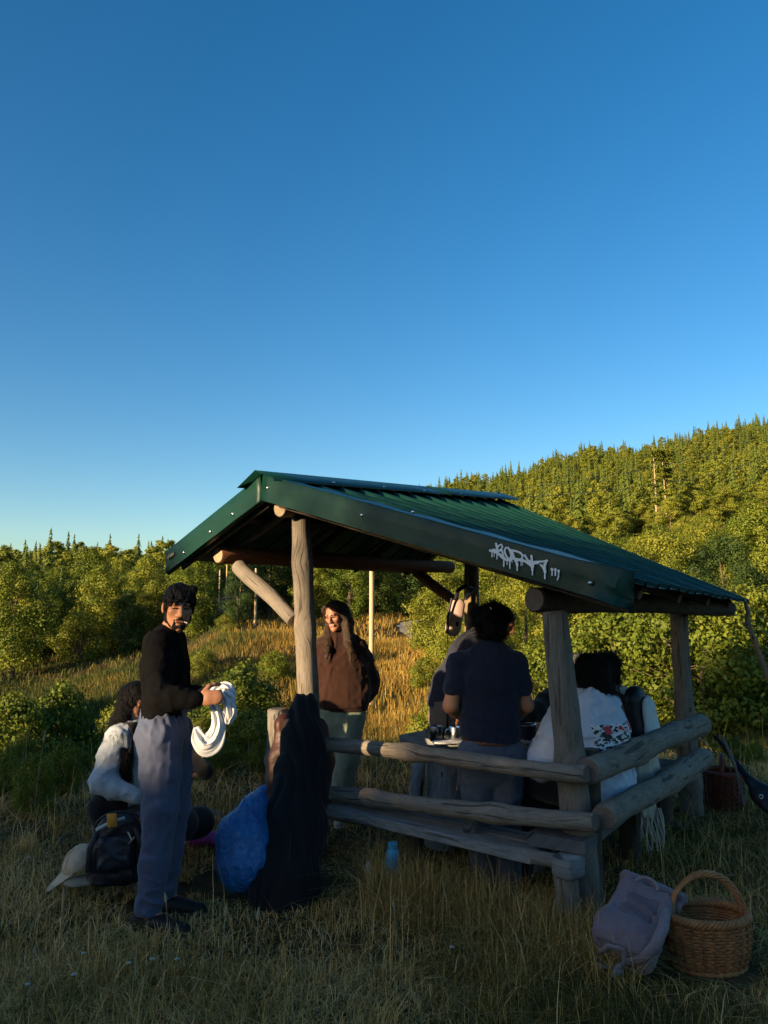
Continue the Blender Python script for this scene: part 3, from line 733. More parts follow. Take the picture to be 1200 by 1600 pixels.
# tussocks: blades fan out from clump centres
cx_, cy_ = gsample(330, 1.7, 9.5); cx_, cy_ = np.repeat(cx_, 70), np.repeat(cy_, 70); ct = np.repeat(GRS.uniform(.1, .95, 330), 70); chh = np.repeat(GRS.uniform(.5, 1.25, 330), 70)
x = cx_ + GRS.normal(size=len(cx_)) * .045; y = cy_ + GRS.normal(size=len(cx_)) * .045; k = clear_of(x, y); x, y, ct, chh = x[k], y[k], ct[k], chh[k]
sets.append(blades(x, y, GRS.uniform(.05, .16, len(x)) * chh * trample(x, y), .0022 + .0005 * y, np.clip(ct + GRS.normal(size=len(x)) * .14, 0, 1), GRS, 1.5))
# flattened straw lying on the ground
x, y = gsample(15000, 1.5, 8.5); k = clear_of(x, y) & (vnoise(x * .55 + 9, y * .55 + 2, x * 0 + 4) > -.25); x, y = x[k], y[k]
sets.append(blades(x, y, GRS.uniform(.012, .03, len(x)), .0024 + .0005 * y, np.clip(.82 + GRS.normal(size=len(x)) * .14, 0, 1), GRS, 9.0))
# the tuft under the bench
x = GRS.uniform(-.1, 1.05, 6000); y = 4.35 - .72 * x + GRS.normal(size=6000) * .16; k = (y > 3.2); x, y = x[k], y[k]
sets.append(blades(x, y, GRS.uniform(.08, .34, len(x)), .0035 + 0 * x, np.clip(.6 + GRS.normal(size=len(x)) * .2, 0, 1), GRS, 2.0))
grass('near_grass', sets, M_GRASS, 'dry mixed grass round the shelter')
# meadow: 11 - 75 m
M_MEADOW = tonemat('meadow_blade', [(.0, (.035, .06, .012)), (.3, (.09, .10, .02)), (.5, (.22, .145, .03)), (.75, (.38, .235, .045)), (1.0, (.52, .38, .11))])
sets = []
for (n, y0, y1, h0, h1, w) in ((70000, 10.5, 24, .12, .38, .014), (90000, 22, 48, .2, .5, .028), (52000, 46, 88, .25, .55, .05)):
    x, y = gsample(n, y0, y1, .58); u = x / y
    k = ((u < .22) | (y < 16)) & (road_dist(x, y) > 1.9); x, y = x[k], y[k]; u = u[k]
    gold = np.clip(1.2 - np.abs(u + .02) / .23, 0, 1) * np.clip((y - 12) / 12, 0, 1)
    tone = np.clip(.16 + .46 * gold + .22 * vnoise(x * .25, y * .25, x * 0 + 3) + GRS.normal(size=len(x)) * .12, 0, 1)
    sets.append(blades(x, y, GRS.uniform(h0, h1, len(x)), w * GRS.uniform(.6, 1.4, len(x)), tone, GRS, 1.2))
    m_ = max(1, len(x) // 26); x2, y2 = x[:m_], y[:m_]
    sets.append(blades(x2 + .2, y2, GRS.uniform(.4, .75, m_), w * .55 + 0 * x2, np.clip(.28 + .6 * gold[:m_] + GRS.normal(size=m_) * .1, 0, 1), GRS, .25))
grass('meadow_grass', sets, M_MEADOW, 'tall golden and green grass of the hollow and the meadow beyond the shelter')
# ------------------------------------------------------------------ shelter
GREY_WOOD = wood('weathered_wood', (.29, .25, .205), (.155, .132, .108))
RAIL_WOOD = wood('rail_wood', (.34, .29, .23), (.165, .14, .11), crack=.65)
WARM_WOOD = wood('warm_wood', (.34, .25, .16), (.19, .13, .08))
SUN_RED_WOOD = wood('sunlit_red_wood', (.26, .10, .035), (.13, .045, .018), crack=.35, rough=.55)  # orange-red of the low sun put into the wood colour
DARK_WOOD = wood('dark_wood', (.13, .10, .075), (.06, .048, .036))
BENCH_WOOD = wood('bench_wood', (.30, .30, .29), (.16, .16, .155), grain=.7)
BARKY = wood('bark_wood', (.25, .23, .20), (.09, .075, .06), grain=.5, crack=.8)
END = endgrain('end_grain', (.42, .33, .22), (.2, .15, .1)); END_D = endgrain('end_grain_dark', (.17, .13, .10), (.07, .055, .045))

shelter = thing('picnic_shelter', 'open log picnic shelter with green corrugated metal roof and graffiti on the fascia', 'shelter', (.9, 5.4, 0))
def log(name, a, b, ra, rb, m=GREY_WOOD, end=END, bend=.02, noise=.05, seed=1, n=14, seg=14, knots=0, parent=None):
    a, b = Vector(a), Vector(b); d = b - a; L = d.length
    rr = random.Random(seed); s1 = d.cross(Vector((.3, .5, .8))).normalized(); s2 = d.cross(s1).normalized()
    ph = rr.uniform(0, 6.28); pts = []; rad = []
    kn = [(rr.uniform(.15, .9), rr.uniform(.12, .25)) for _ in range(knots)]
    for i in range(n):
        t = i / (n - 1)
        o = s1 * math.sin(t * 3.14 + ph * .2) * bend + s2 * math.sin(t * 6.28 + ph) * bend * .6
        pts.append(a + d * t + o * (1 if 0 < i < n - 1 else .5)); r = ra + (rb - ra) * t
        for kt, ks in kn: r *= 1 + ks * math.exp(-((t - kt) / .035) ** 2)
        rad.append(r)
    # slightly chamfered ends
    e = .012
    pts = [pts[0]] + [pts[0].lerp(pts[1], min(.4, e / max((pts[1] - pts[0]).length, 1e-4)))] + pts[1:-1] + [pts[-1].lerp(pts[-2], min(.4, e / max((pts[-1] - pts[-2]).length, 1e-4)))] + [pts[-1]]
    rad = [rad[0] * .88, rad[0]] + rad[1:-1] + [rad[-1], rad[-1] * .88]
    mb = MB().tube(pts, rad, seg, True, noise, 0, 1, seed=seed)
    return auto_smooth(mb.build(name, [m, end], parent or shelter), 50)

# roof corner points from the photograph's edges; depths follow from posts and rails on the ground
RF, AF, LF = P(988, 911, 3.42), P(418, 752, 5.0), P(274, 866, 5.74)
RB, AB = P(1166, 940, 6.2), P(782, 781, 7.8)
LB = LF + (AB - AF); LB.z = LF.z + .02
# posts
fr_b, fr_t = G(928, 1452), P(866, 955, 3.86)
log('post', fr_b - Vector((0, 0, .15)), fr_t, .092, .066, GREY_WOOD, END, .010, .05, 3, 44, 22, 1)
rr_b, rr_t = G(1086, 1278), P(1060, 958, 5.95)
log('post', rr_b - Vector((0, 0, .15)), rr_t, .085, .066, GREY_WOOD, END, .015, .06, 4, 40, 20, 2)
fl_b, fl_t = G(496, 1319), P(470, 808, 5.12)
log('post', fl_b - Vector((0, 0, .15)), fl_t, .088, .062, GREY_WOOD, END, .012, .055, 8, 48, 22, 3)
rl_t = P(736, 862, 7.05); rl_b = Vector((rl_t.x + .01, 7.05, -.1))
log('post', rl_b, rl_t, .075, .068, WARM_WOOD, END, .012, .05, 9, 20, 14, 1)
# ridge log, left eave log, right eave log
log('ridge_log', P(436, 795, 4.98), P(770, 806, 7.7), .058, .055, WARM_WOOD, END, .01, .03, 11)
pl_a, pl_b = P(340, 867, 5.55), P(705, 886, 7.75)
log('eave_log', pl_a, pl_b, .066, .062, SUN_RED_WOOD, END, .008, .02, 12)
pr_a, pr_b = P(834, 936, 3.86), P(1140, 951, 6.25)
log('eave_log', pr_a, pr_b, .066, .06, DARK_WOOD, END_D, .01, .05, 13)
# braces
log('brace', P(372, 884, 5.52), P(458, 968, 5.2), .058, .05, GREY_WOOD, END, .01, .05, 14)
log('brace', P(650, 893, 7.5), P(722, 950, 7.1), .055, .05, SUN_RED_WOOD, END, .01, .05, 15)
# rails
fu_a, fu_b = P(446, 1158, 5.25), P(917, 1208, 3.74)
log('rail', fu_a, fu_b, .047, .042, RAIL_WOOD, END_D, .014, .07, 16, 40, 20, 2)
lo_a, lo_b = P(440, 1236, 5.25), P(930, 1284, 3.72)
log('rail', lo_a, lo_b, .049, .044, RAIL_WOOD, END_D, .014, .07, 17, 40, 20, 2)
log('rail', P(918, 1203, 3.78), P(1096, 1131, 5.72), .062, .078, RAIL_WOOD, END_D, .014, .07, 18, 40, 20, 2)
log('rail', P(942, 1278, 3.76), P(1100, 1185, 5.70), .062, .076, RAIL_WOOD, END_D, .014, .07, 19, 40, 20, 2)
# inner short posts that carry the rails and benches
s1 = P(922, 1205, 3.98); log('short_post', Vector((s1.x, s1.y, -.1)), P(921, 1170, 3.98), .05, .048, DARK_WOOD, END_D, .004, .05, 20)
s2 = P(434, 1107, 5.3); log('short_post', Vector((s2.x + .03, s2.y, -.1)), s2, .085, .075, BARKY, END_D, .01, .12, 21, 16, 16, 2)
# rafters (poles) under the sheets and eave battens
def slope_pt(u, v, right=True, dz=0.0):
    a = AF.lerp(AB, u); b = (RF.lerp(RB, u) if right else LF.lerp(LB, u))
    p = a.lerp(b, v); p.z += dz; return p
for i, u in enumerate((.12, .38, .64, .9)):
    log('rafter', slope_pt(u, .02, True, -.075), slope_pt(u, .97, True, -.06), .038, .034, DARK_WOOD, END_D, .008, .04, 30 + i, 8, 8)
    log('rafter', slope_pt(u, .02, False, -.075), slope_pt(u, .97, False, -.06), .034, .03, DARK_WOOD if i else GREY_WOOD, END_D, .006, .04, 40 + i, 8, 8)
def plank(name, a, b, wdir, w, th, m, parent=shelter, bev=.006, warp=0.0, seed=0, nseg=8):
    """plank from a to b, width along wdir, thickness along the normal"""
    a, b, wd = Vector(a), Vector(b), Vector(wdir).normalized(); d = (b - a); nrm = d.cross(wd).normalized(); wd = nrm.cross(d).normalized()
    rr = random.Random(seed); V = []; U = []; Fs = []; L = d.length
    prof = [(-.5, -.5 + bev / th), (-.5 + bev / w, -.5), (.5 - bev / w, -.5), (.5, -.5 + bev / th), (.5, .5 - bev / th), (.5 - bev / w, .5), (-.5 + bev / w, .5), (-.5, .5 - bev / th)]
    k = len(prof)
    for i in range(nseg):
        t = i / (nseg - 1); c = a + d * t + nrm * math.sin(t * 3.1 + seed) * warp
        for (x, y) in prof:
            V.append(c + wd * x * w * (1 + rr.uniform(-.012, .012)) + nrm * y * th * (1 + rr.uniform(-.02, .02))); U.append((L * t, (x * w + y * th)))
    for i in range(nseg - 1):
        for j in range(k): Fs.append((i * k + j, i * k + (j + 1) % k, (i + 1) * k + (j + 1) % k, (i + 1) * k + j))
    Fs.append(tuple(range(k - 1, -1, -1))); Fs.append(tuple((nseg - 1) * k + j for j in range(k)))
    mb = MB().add(V, Fs, U)
    return auto_smooth(mb.build(name, [m], parent), 35)
for v in (.3, .62, .95):
    plank('batten', slope_pt(.0, v, True, -.022), slope_pt(1, v, True, -.022), (RF - AF), .08, .022, DARK_WOOD)
plank('batten', slope_pt(-.02, .97, False, -.03), slope_pt(1, .97, False, -.03), (LF - AF), .09, .024, GREY_WOOD)
plank('batten', slope_pt(0, .45, False, -.022), slope_pt(1, .45, False, -.022), (LF - AF), .08, .022, DARK_WOOD)
# soffit boards behind the gable trim
plank('gable_board', slope_pt(.012, .04, True, -.1), slope_pt(.012, .99, True, -.085), (0, 0, 1), .12, .024, DARK_WOOD, nseg=10)
plank('gable_board', slope_pt(.012, .04, False, -.1), slope_pt(.012, .97, False, -.08), (0, 0, 1), .12, .024, DARK_WOOD)

# corrugated sheets
def roof_mat():
    m, t, b = nodes_of('green_metal'); b.inputs['Roughness'].default_value = .32; b.inputs['Specular IOR Level'].default_value = .2
    tc = N(t, 'ShaderNodeTexCoord'); n1 = N(t, 'ShaderNodeTexNoise', Scale=2.2, Detail=6, Roughness=.7); t.links.new(tc.outputs['Object'], n1.inputs['Vector'])
    t.links.new(ramp(t, n1.outputs[0], [(.3, (.0035, .028, .020)), (.7, (.005, .039, .028))]), b.inputs['Base Color'])
    n2 = N(t, 'ShaderNodeTexNoise', Scale=14, Detail=5, Roughness=.7); t.links.new(tc.outputs['Object'], n2.inputs['Vector'])
    rg = ramp(t, n2.outputs[0], [(.35, (.34,) * 3), (.7, (.46,) * 3)]); t.links.new(rg, b.inputs['Roughness'])
    bp = N(t, 'ShaderNodeBump', Strength=.16, Distance=.03); t.links.new(n1.outputs[0], bp.inputs['Height']); t.links.new(bp.outputs[0], b.inputs['Normal'])
    return m
GREEN = roof_mat()
PER = .25
def sheet(name, right, u0, u1, lift, seed):
    a0, a1 = AF.lerp(AB, u0), AF.lerp(AB, u1)
    L = (AB - AF).length * (u1 - u0); nrib = max(1, round(L / PER)); prof = [(0, 0), (.20, .06), (.40, 0), (.43, .6), (.46, .95), (.50, 1.05), (.54, .95), (.57, .6), (.60, 0), (.8, .06)]
    us = []
    for r in range(nrib):
        us += [((r + x) / nrib, h) for x, h in prof]
    us.append((1.0, 0)); nv = 14; rr = random.Random(seed)
    e1 = (AB - AF).normalized(); e2 = ((RF if right else LF) - AF).normalized(); nr = e1.cross(e2)
    if nr.z < 0: nr = -nr
    V = []; U = []; Fs = []
    for j in range(nv):
        v = .015 + (1.0 + .012 - .015) * j / (nv - 1)
        for (x, h) in us:
            u = u0 + (u1 - u0) * x
            p = AF.lerp(AB, u).lerp((RF if right else LF).lerp((RB if right else LB), u), v)
            w = .004 * math.sin(u * 23 + v * 9 + seed) * v
            V.append(p + nr * (h * .024 + lift + w)); U.append((u * 3, v * 2))
    k = len(us)
    for j in range(nv - 1):
        for i in range(k - 1): Fs.append((j * k + i, j * k + i + 1, (j + 1) * k + i + 1, (j + 1) * k + i))
    o = MB().add(V, Fs, U).build(name, [GREEN], shelter, smooth=True); auto_smooth(o, 50)
    md = o.modifiers.new('thickness', 'SOLIDIFY'); md.thickness = .0016; md.offset = -1
    return o, nr
for i, (u0, u1) in enumerate(((0, .336), (.331, .668), (.663, 1.0))):
    o, NR_R = sheet('roof_sheet', True, u0, u1, .002 * (i % 2), i)
    o, NR_L = sheet('roof_sheet', False, u0, u1, .002 * (i % 2), i + 5)

# folded metal trim along the gable edge: a hanging face and a flange on the sheet
GDR = (RF - AF).normalized(); GDL = (LF - AF).normalized(); RID = (AB - AF).normalized()
FN = GDR.cross(Vector((0, 0, 1))).normalized()
if FN.y > 0: FN = -FN
def trim(name, A, B, nr, n, w0, w1, crumple=0.0, seed=1, tout=.05):
    d = (B - A); V = []; U = []; Fs = []; rr = random.Random(seed)
    for i in range(n):
        t = i / (n - 1); p = A + d * t
        out = FN * tout
        cr = crumple * max(0, (t - .88) / .12)
        wob = .002 * math.sin(t * 19 + seed) + cr * .05 * math.sin(t * 60)
        w = w0 + (w1 - w0) * t
        prof = [p + nr * .034 + RID * .13 + Vector((0, 0, .004 * math.sin(t * 40))), p + nr * (.040 + .02 * cr) + out * .9, p + out + nr * (.030 + .02 * cr),
                p + out + FN * wob + Vector((0, 0, -w * .33)), p + out + FN * wob * .6 + Vector((0, 0, -w * .66)), p + out - Vector((0, 0, w)) + FN * (wob + cr * .03), p + out * .3 - Vector((0, 0, w + .012))]
        V += prof; U += [(t * 3, k * .1) for k in range(7)]
    for i in range(n - 1):
        for k in range(6): Fs.append((i * 7 + k, (i + 1) * 7 + k, (i + 1) * 7 + k + 1, i * 7 + k + 1))
    o = MB().add(V, Fs, U).build(name, [GREEN], shelter, smooth=True); auto_smooth(o, 30)
    md = o.modifiers.new('thickness', 'SOLIDIFY'); md.thickness = .0015; md.offset = -1
    return o
trim('gable_trim', AF - GDR * .0, RF + GDR * .02, NR_R, 40, .135, .115, 1.0, 2)
trim('gable_trim', AF - GDL * .0, LF + GDL * .05, NR_L, 20, .135, .13, 0.0, 3, .053)
# ridge cap in two lengths
def ridge_cap(u0, u1, lift):
    V = []; U = []; Fs = []; n = 8
    for i in range(n):
        u = u0 + (u1 - u0) * i / (n - 1); p = AF.lerp(AB, u); z = Vector((0, 0, .048 + lift))
        V += [p + GDL * .20 + z + NR_L * .012 - Vector((0, 0, .016)), p + GDL * .19 + z, p + z + Vector((0, 0, .02)), p + GDR * .19 + z, p + GDR * .20 + z - Vector((0, 0, .016))]
        U += [(u * 3, k * .1) for k in range(5)]
    for i in range(n - 1):
        for k in range(4): Fs.append((i * 5 + k, (i + 1) * 5 + k, (i + 1) * 5 + k + 1, i * 5 + k + 1))
    o = MB().add(V, Fs, U).build('ridge_cap', [GREEN], shelter, smooth=False)
    md = o.modifiers.new('thickness', 'SOLIDIFY'); md.thickness = .0016
ridge_cap(-.035, .60, 0.0); ridge_cap(.585, 1.02, .003)
# screw heads
STEEL = mat('steel', (.62, .62, .62), (.5, .5, .5), rough=.3, metal=1.0, scale=30)
def screw(p, nrm):
    p = Vector(p); mb = MB().lathe(p, [(.0, .007), (.006, .006), (.011, .003), (.012, 0)], 8, nrm); mb.build('screw', [STEEL], shelter)
def fascia_hit(px, py, off=.0):
    """where the ray through a photo pixel meets the hanging face of the right gable trim"""
    o = Vector((0, 0, CAMZ)); d = (P(px, py, 1.0) - o); q = AF + FN * (.05 + off)
    return o + d * ((q - o).dot(FN) / d.dot(FN))
for px, py in ((565, 805), (645, 800), (922, 911), (418, 762)): screw(fascia_hit(px, py, .004), FN)
FNL = FN
for t in (.28, .52, .82): screw(AF.lerp(LF, t) + FN * .057 - Vector((0, 0, .08)), FN)
for u in (.15, .33, .5, .68, .85):
    screw(AF.lerp(AB, u) + GDR * .17 + Vector((0, 0, .052)), NR_R)
for u in np.linspace(.03, .97, 12): screw(slope_pt(float(round(u * 13.2) + .1) / 13.2, .955) + NR_R * .006, NR_R)
for u in np.linspace(.03, .97, 8): screw(slope_pt(float(round(u * 13.2) + .1) / 13.2, .62) + NR_R * .006, NR_R)

# graffiti on the fascia: strokes traced in photo pixels, laid on the trim face
WHITE_PAINT = mat('white_spray_paint', (.84, .85, .86), (.74, .76, .78), rough=.7, scale=40)
STROKES = [  # (zoomed coordinates: photo = 750 + x*140/1200, 830 + y*90/771 ; width px in zoomed units)
    ([(135, 258), (180, 270), (230, 290), (290, 345), (330, 375)], 34), ([(180, 255), (222, 268)], 44),
    ([(215, 165), (222, 205), (232, 250), (238, 285)], 26), ([(225, 235), (248, 195), (285, 178), (302, 205), (285, 240), (245, 262)], 24),
    ([(290, 240), (302, 290), (312, 330)], 24), ([(250, 268), (290, 255)], 20), ([(250, 300), (300, 335), (350, 385)], 30),
    ([(330, 250), (345, 220), (378, 222), (402, 262), (418, 320), (408, 362), (385, 372), (352, 335), (332, 285), (330, 250)], 26),
    ([(400, 250), (440, 258), (495, 270), (545, 292), (572, 325), (560, 368), (515, 385), (470, 395)], 28),
    ([(425, 255), (440, 310), (462, 370), (490, 420)], 30), ([(455, 370), (520, 380), (560, 395)], 34), ([(430, 330), (425, 375), (400, 400)], 26),
    ([(330, 375), (400, 395), (425, 365)], 30),
    ([(560, 385), (610, 405), (660, 440), (700, 475)], 34), ([(600, 322), (625, 365), (655, 410), (680, 450)], 28),
    ([(688, 332), (694, 380), (702, 430), (708, 480)], 30), ([(665, 410), (700, 440)], 52), ([(710, 412), (780, 408), (850, 404), (900, 396)], 26), ([(712, 435), (780, 425)], 26),
    ([(890, 392), (880, 430), (862, 470)], 30), ([(812, 450), (838, 475), (862, 520), (878, 545)], 28), ([(865, 440), (868, 540)], 34),
    ([(695, 470), (702, 520)], 30), ([(702, 510), (702, 585)], 16), ([(870, 530), (868, 635)], 20), ([(490, 410), (498, 455)], 34), ([(498, 450), (498, 525)], 18),
    ([(400, 390), (400, 495)], 18), ([(320, 370), (318, 470)], 18), ([(362, 390), (362, 450)], 12), ([(160, 275), (160, 346)], 14), ([(188, 285), (188, 340)], 10), ([(226, 300), (228, 370)], 16),
    ([(550, 395), (548, 458)], 10), ([(568, 400), (568, 458)], 10), ([(425, 370), (430, 420)], 10), ([(770, 415), (768, 440)], 10),
    ([(962, 508), (966, 515)], 36), ([(966, 515), (964, 590)], 18), ([(1008, 512), (1010, 518)], 36), ([(1010, 520), (1008, 592)], 20), ([(1052, 530), (1054, 536)], 36), ([(1054, 538), (1050, 610), (1036, 648)], 18)]
gb = MB(); kq = 140 / 1200.0
layer = 0
for pts, wd in STROKES:
    layer += 1; off = .010 + .00006 * layer
    pp = [(750 + x * kq, 830 + y * 90 / 771.0) for x, y in pts]; hw = wd * kq * .5
    # resample and make a rounded ribbon
    L = []
    for i in range(len(pp)):
        a = pp[max(i - 1, 0)]; b = pp[min(i + 1, len(pp) - 1)]; dx, dy = b[0] - a[0], b[1] - a[1]; q = math.hypot(dx, dy) or 1
        L.append((pp[i], (-dy / q, dx / q)))
    base = []; Fs = []
    for i, (c, nn) in enumerate(L): base += [fascia_hit(c[0] + nn[0] * hw, c[1] + nn[1] * hw, off), fascia_hit(c[0] - nn[0] * hw, c[1] - nn[1] * hw, off)]
    Fs = [(2 * i, 2 * i + 1, 2 * i + 3, 2 * i + 2) for i in range(len(L) - 1)]
    gb.add(base, Fs)
    for c in (pp[0], pp[-1]) + tuple(pp[1:-1]):
        off += .00002
        ring = [fascia_hit(c[0] + hw * math.cos(k * math.pi / 5), c[1] + hw * math.sin(k * math.pi / 5), off) for k in range(10)]
        gb.add(ring, [tuple(range(10))])
gr = gb.build('graffiti', [WHITE_PAINT], shelter, smooth=False); gr['label'] = 'white dripping spray paint tag with three exclamation drops'

# ------------------------------------------------------------------ benches and table under the roof
bench = thing('bench', 'low grey plank bench along the front rail of the shelter', 'bench', (.35, 4.3, 0))
def bench_p(px, py, y): return P(px, py, y)
gd = (Vector((fu_b.x, fu_b.y, 0)) - Vector((fu_a.x, fu_a.y, 0))).normalized(); ins = Vector((-gd.y, gd.x, 0))
ba, bb = bench_p(462, 1276, 5.12), bench_p(842, 1299, 3.98); bb.z = ba.z = (ba.z + bb.z) / 2
plank('seat_plank', ba - ins * .02, bb - ins * .02, ins, .15, .055, BENCH_WOOD, bench, seed=2, nseg=10)
plank('seat_plank', ba + ins * .15, bb + ins * .16, ins, .16, .05, BENCH_WOOD, bench, seed=3, nseg=10)
log('bench_beam', ba + ins * .03 - Vector((0, 0, .065)), bench_p(880, 1346, 3.82), .028, .034, GREY_WOOD, END_D, .012, .08, 51, parent=bench)
blk = bench_p(888, 1352, 3.82); MB().box(blk, .13, .12, .10, Matrix.Rotation(.65, 3, 'Z'), 0, .012).build('block', [BENCH_WOOD], bench, smooth=False)
lg = bench_p(893, 1400, 3.86); log('leg', (lg.x, lg.y, -.12), (lg.x - .03, lg.y, blk.z - .04), .062, .058, GREY_WOOD, END_D, .004, .08, 52, parent=bench)
lg2 = ba.lerp(bb, .5) + ins * .12; log('leg', (lg2.x, lg2.y, -.1), (lg2.x, lg2.y, ba.z - .02), .05, .05, DARK_WOOD, END_D, .004, .08, 53, parent=bench)
lg3 = ba.lerp(bb, .06) + ins * .1; log('leg', (lg3.x, lg3.y, -.1), (lg3.x, lg3.y, ba.z - .02), .05, .05, DARK_WOOD, END_D, .004, .08, 54, parent=bench)

sb = thing('side_bench', 'wide dark plank bench along the side rail where two people sit', 'bench', (1.6, 4.9, 0))
sd = (Vector((rr_b.x, rr_b.y, 0)) - Vector((fr_b.x, fr_b.y, 0))).normalized(); sin_ = Vector((-sd.y, sd.x, 0))
q0 = P(868, 1318, 3.86); q1 = q0 + sd * 2.35; q1.z = q0.z
plank('seat_plank', q0, q1, sin_, .30, .06, wood('dark_bench_wood', (.17, .17, .17), (.09, .09, .09), grain=.7), sb, seed=5, nseg=10)
for t in (.18, .55, .92):
    c = q0.lerp(q1, t); log('leg', (c.x, c.y, -.1), (c.x, c.y, q0.z - .02), .07, .065, DARK_WOOD, END_D, .004, .08, 60 + int(t * 10), parent=sb)

table = thing('picnic_table', 'rough grey plank table on pale split trunk legs under the roof', 'table', (.85, 5.35, 0))
TZ0 = .74
tc = Vector((.62, 5.2, TZ0)); tl = gd
for i in range(4):
    o = ins * (i - 1.5) * .165
    plank('tabletop_plank', tc - tl * .40 + o, tc + tl * .60 + o, ins, .155, .05, BENCH_WOOD, table, seed=10 + i, nseg=8)
PALE_TRUNK = wood('pale_trunk', (.46, .45, .43), (.22, .21, .2), grain=.35, crack=.75)
for i, sgn in enumerate((-.24, .40)):
    c = tc + tl * sgn
    log('leg', (c.x, c.y, -.1), (c.x, c.y, TZ0 - .03), .16, .14, PALE_TRUNK, END, .006, .10, 70 + i, 10, 16, 1, parent=table)
log('leg', P(648, 1290, 5.3), P(655, 1190, 5.3), .055, .045, PALE_TRUNK, END, .012, .12, 75, parent=table)
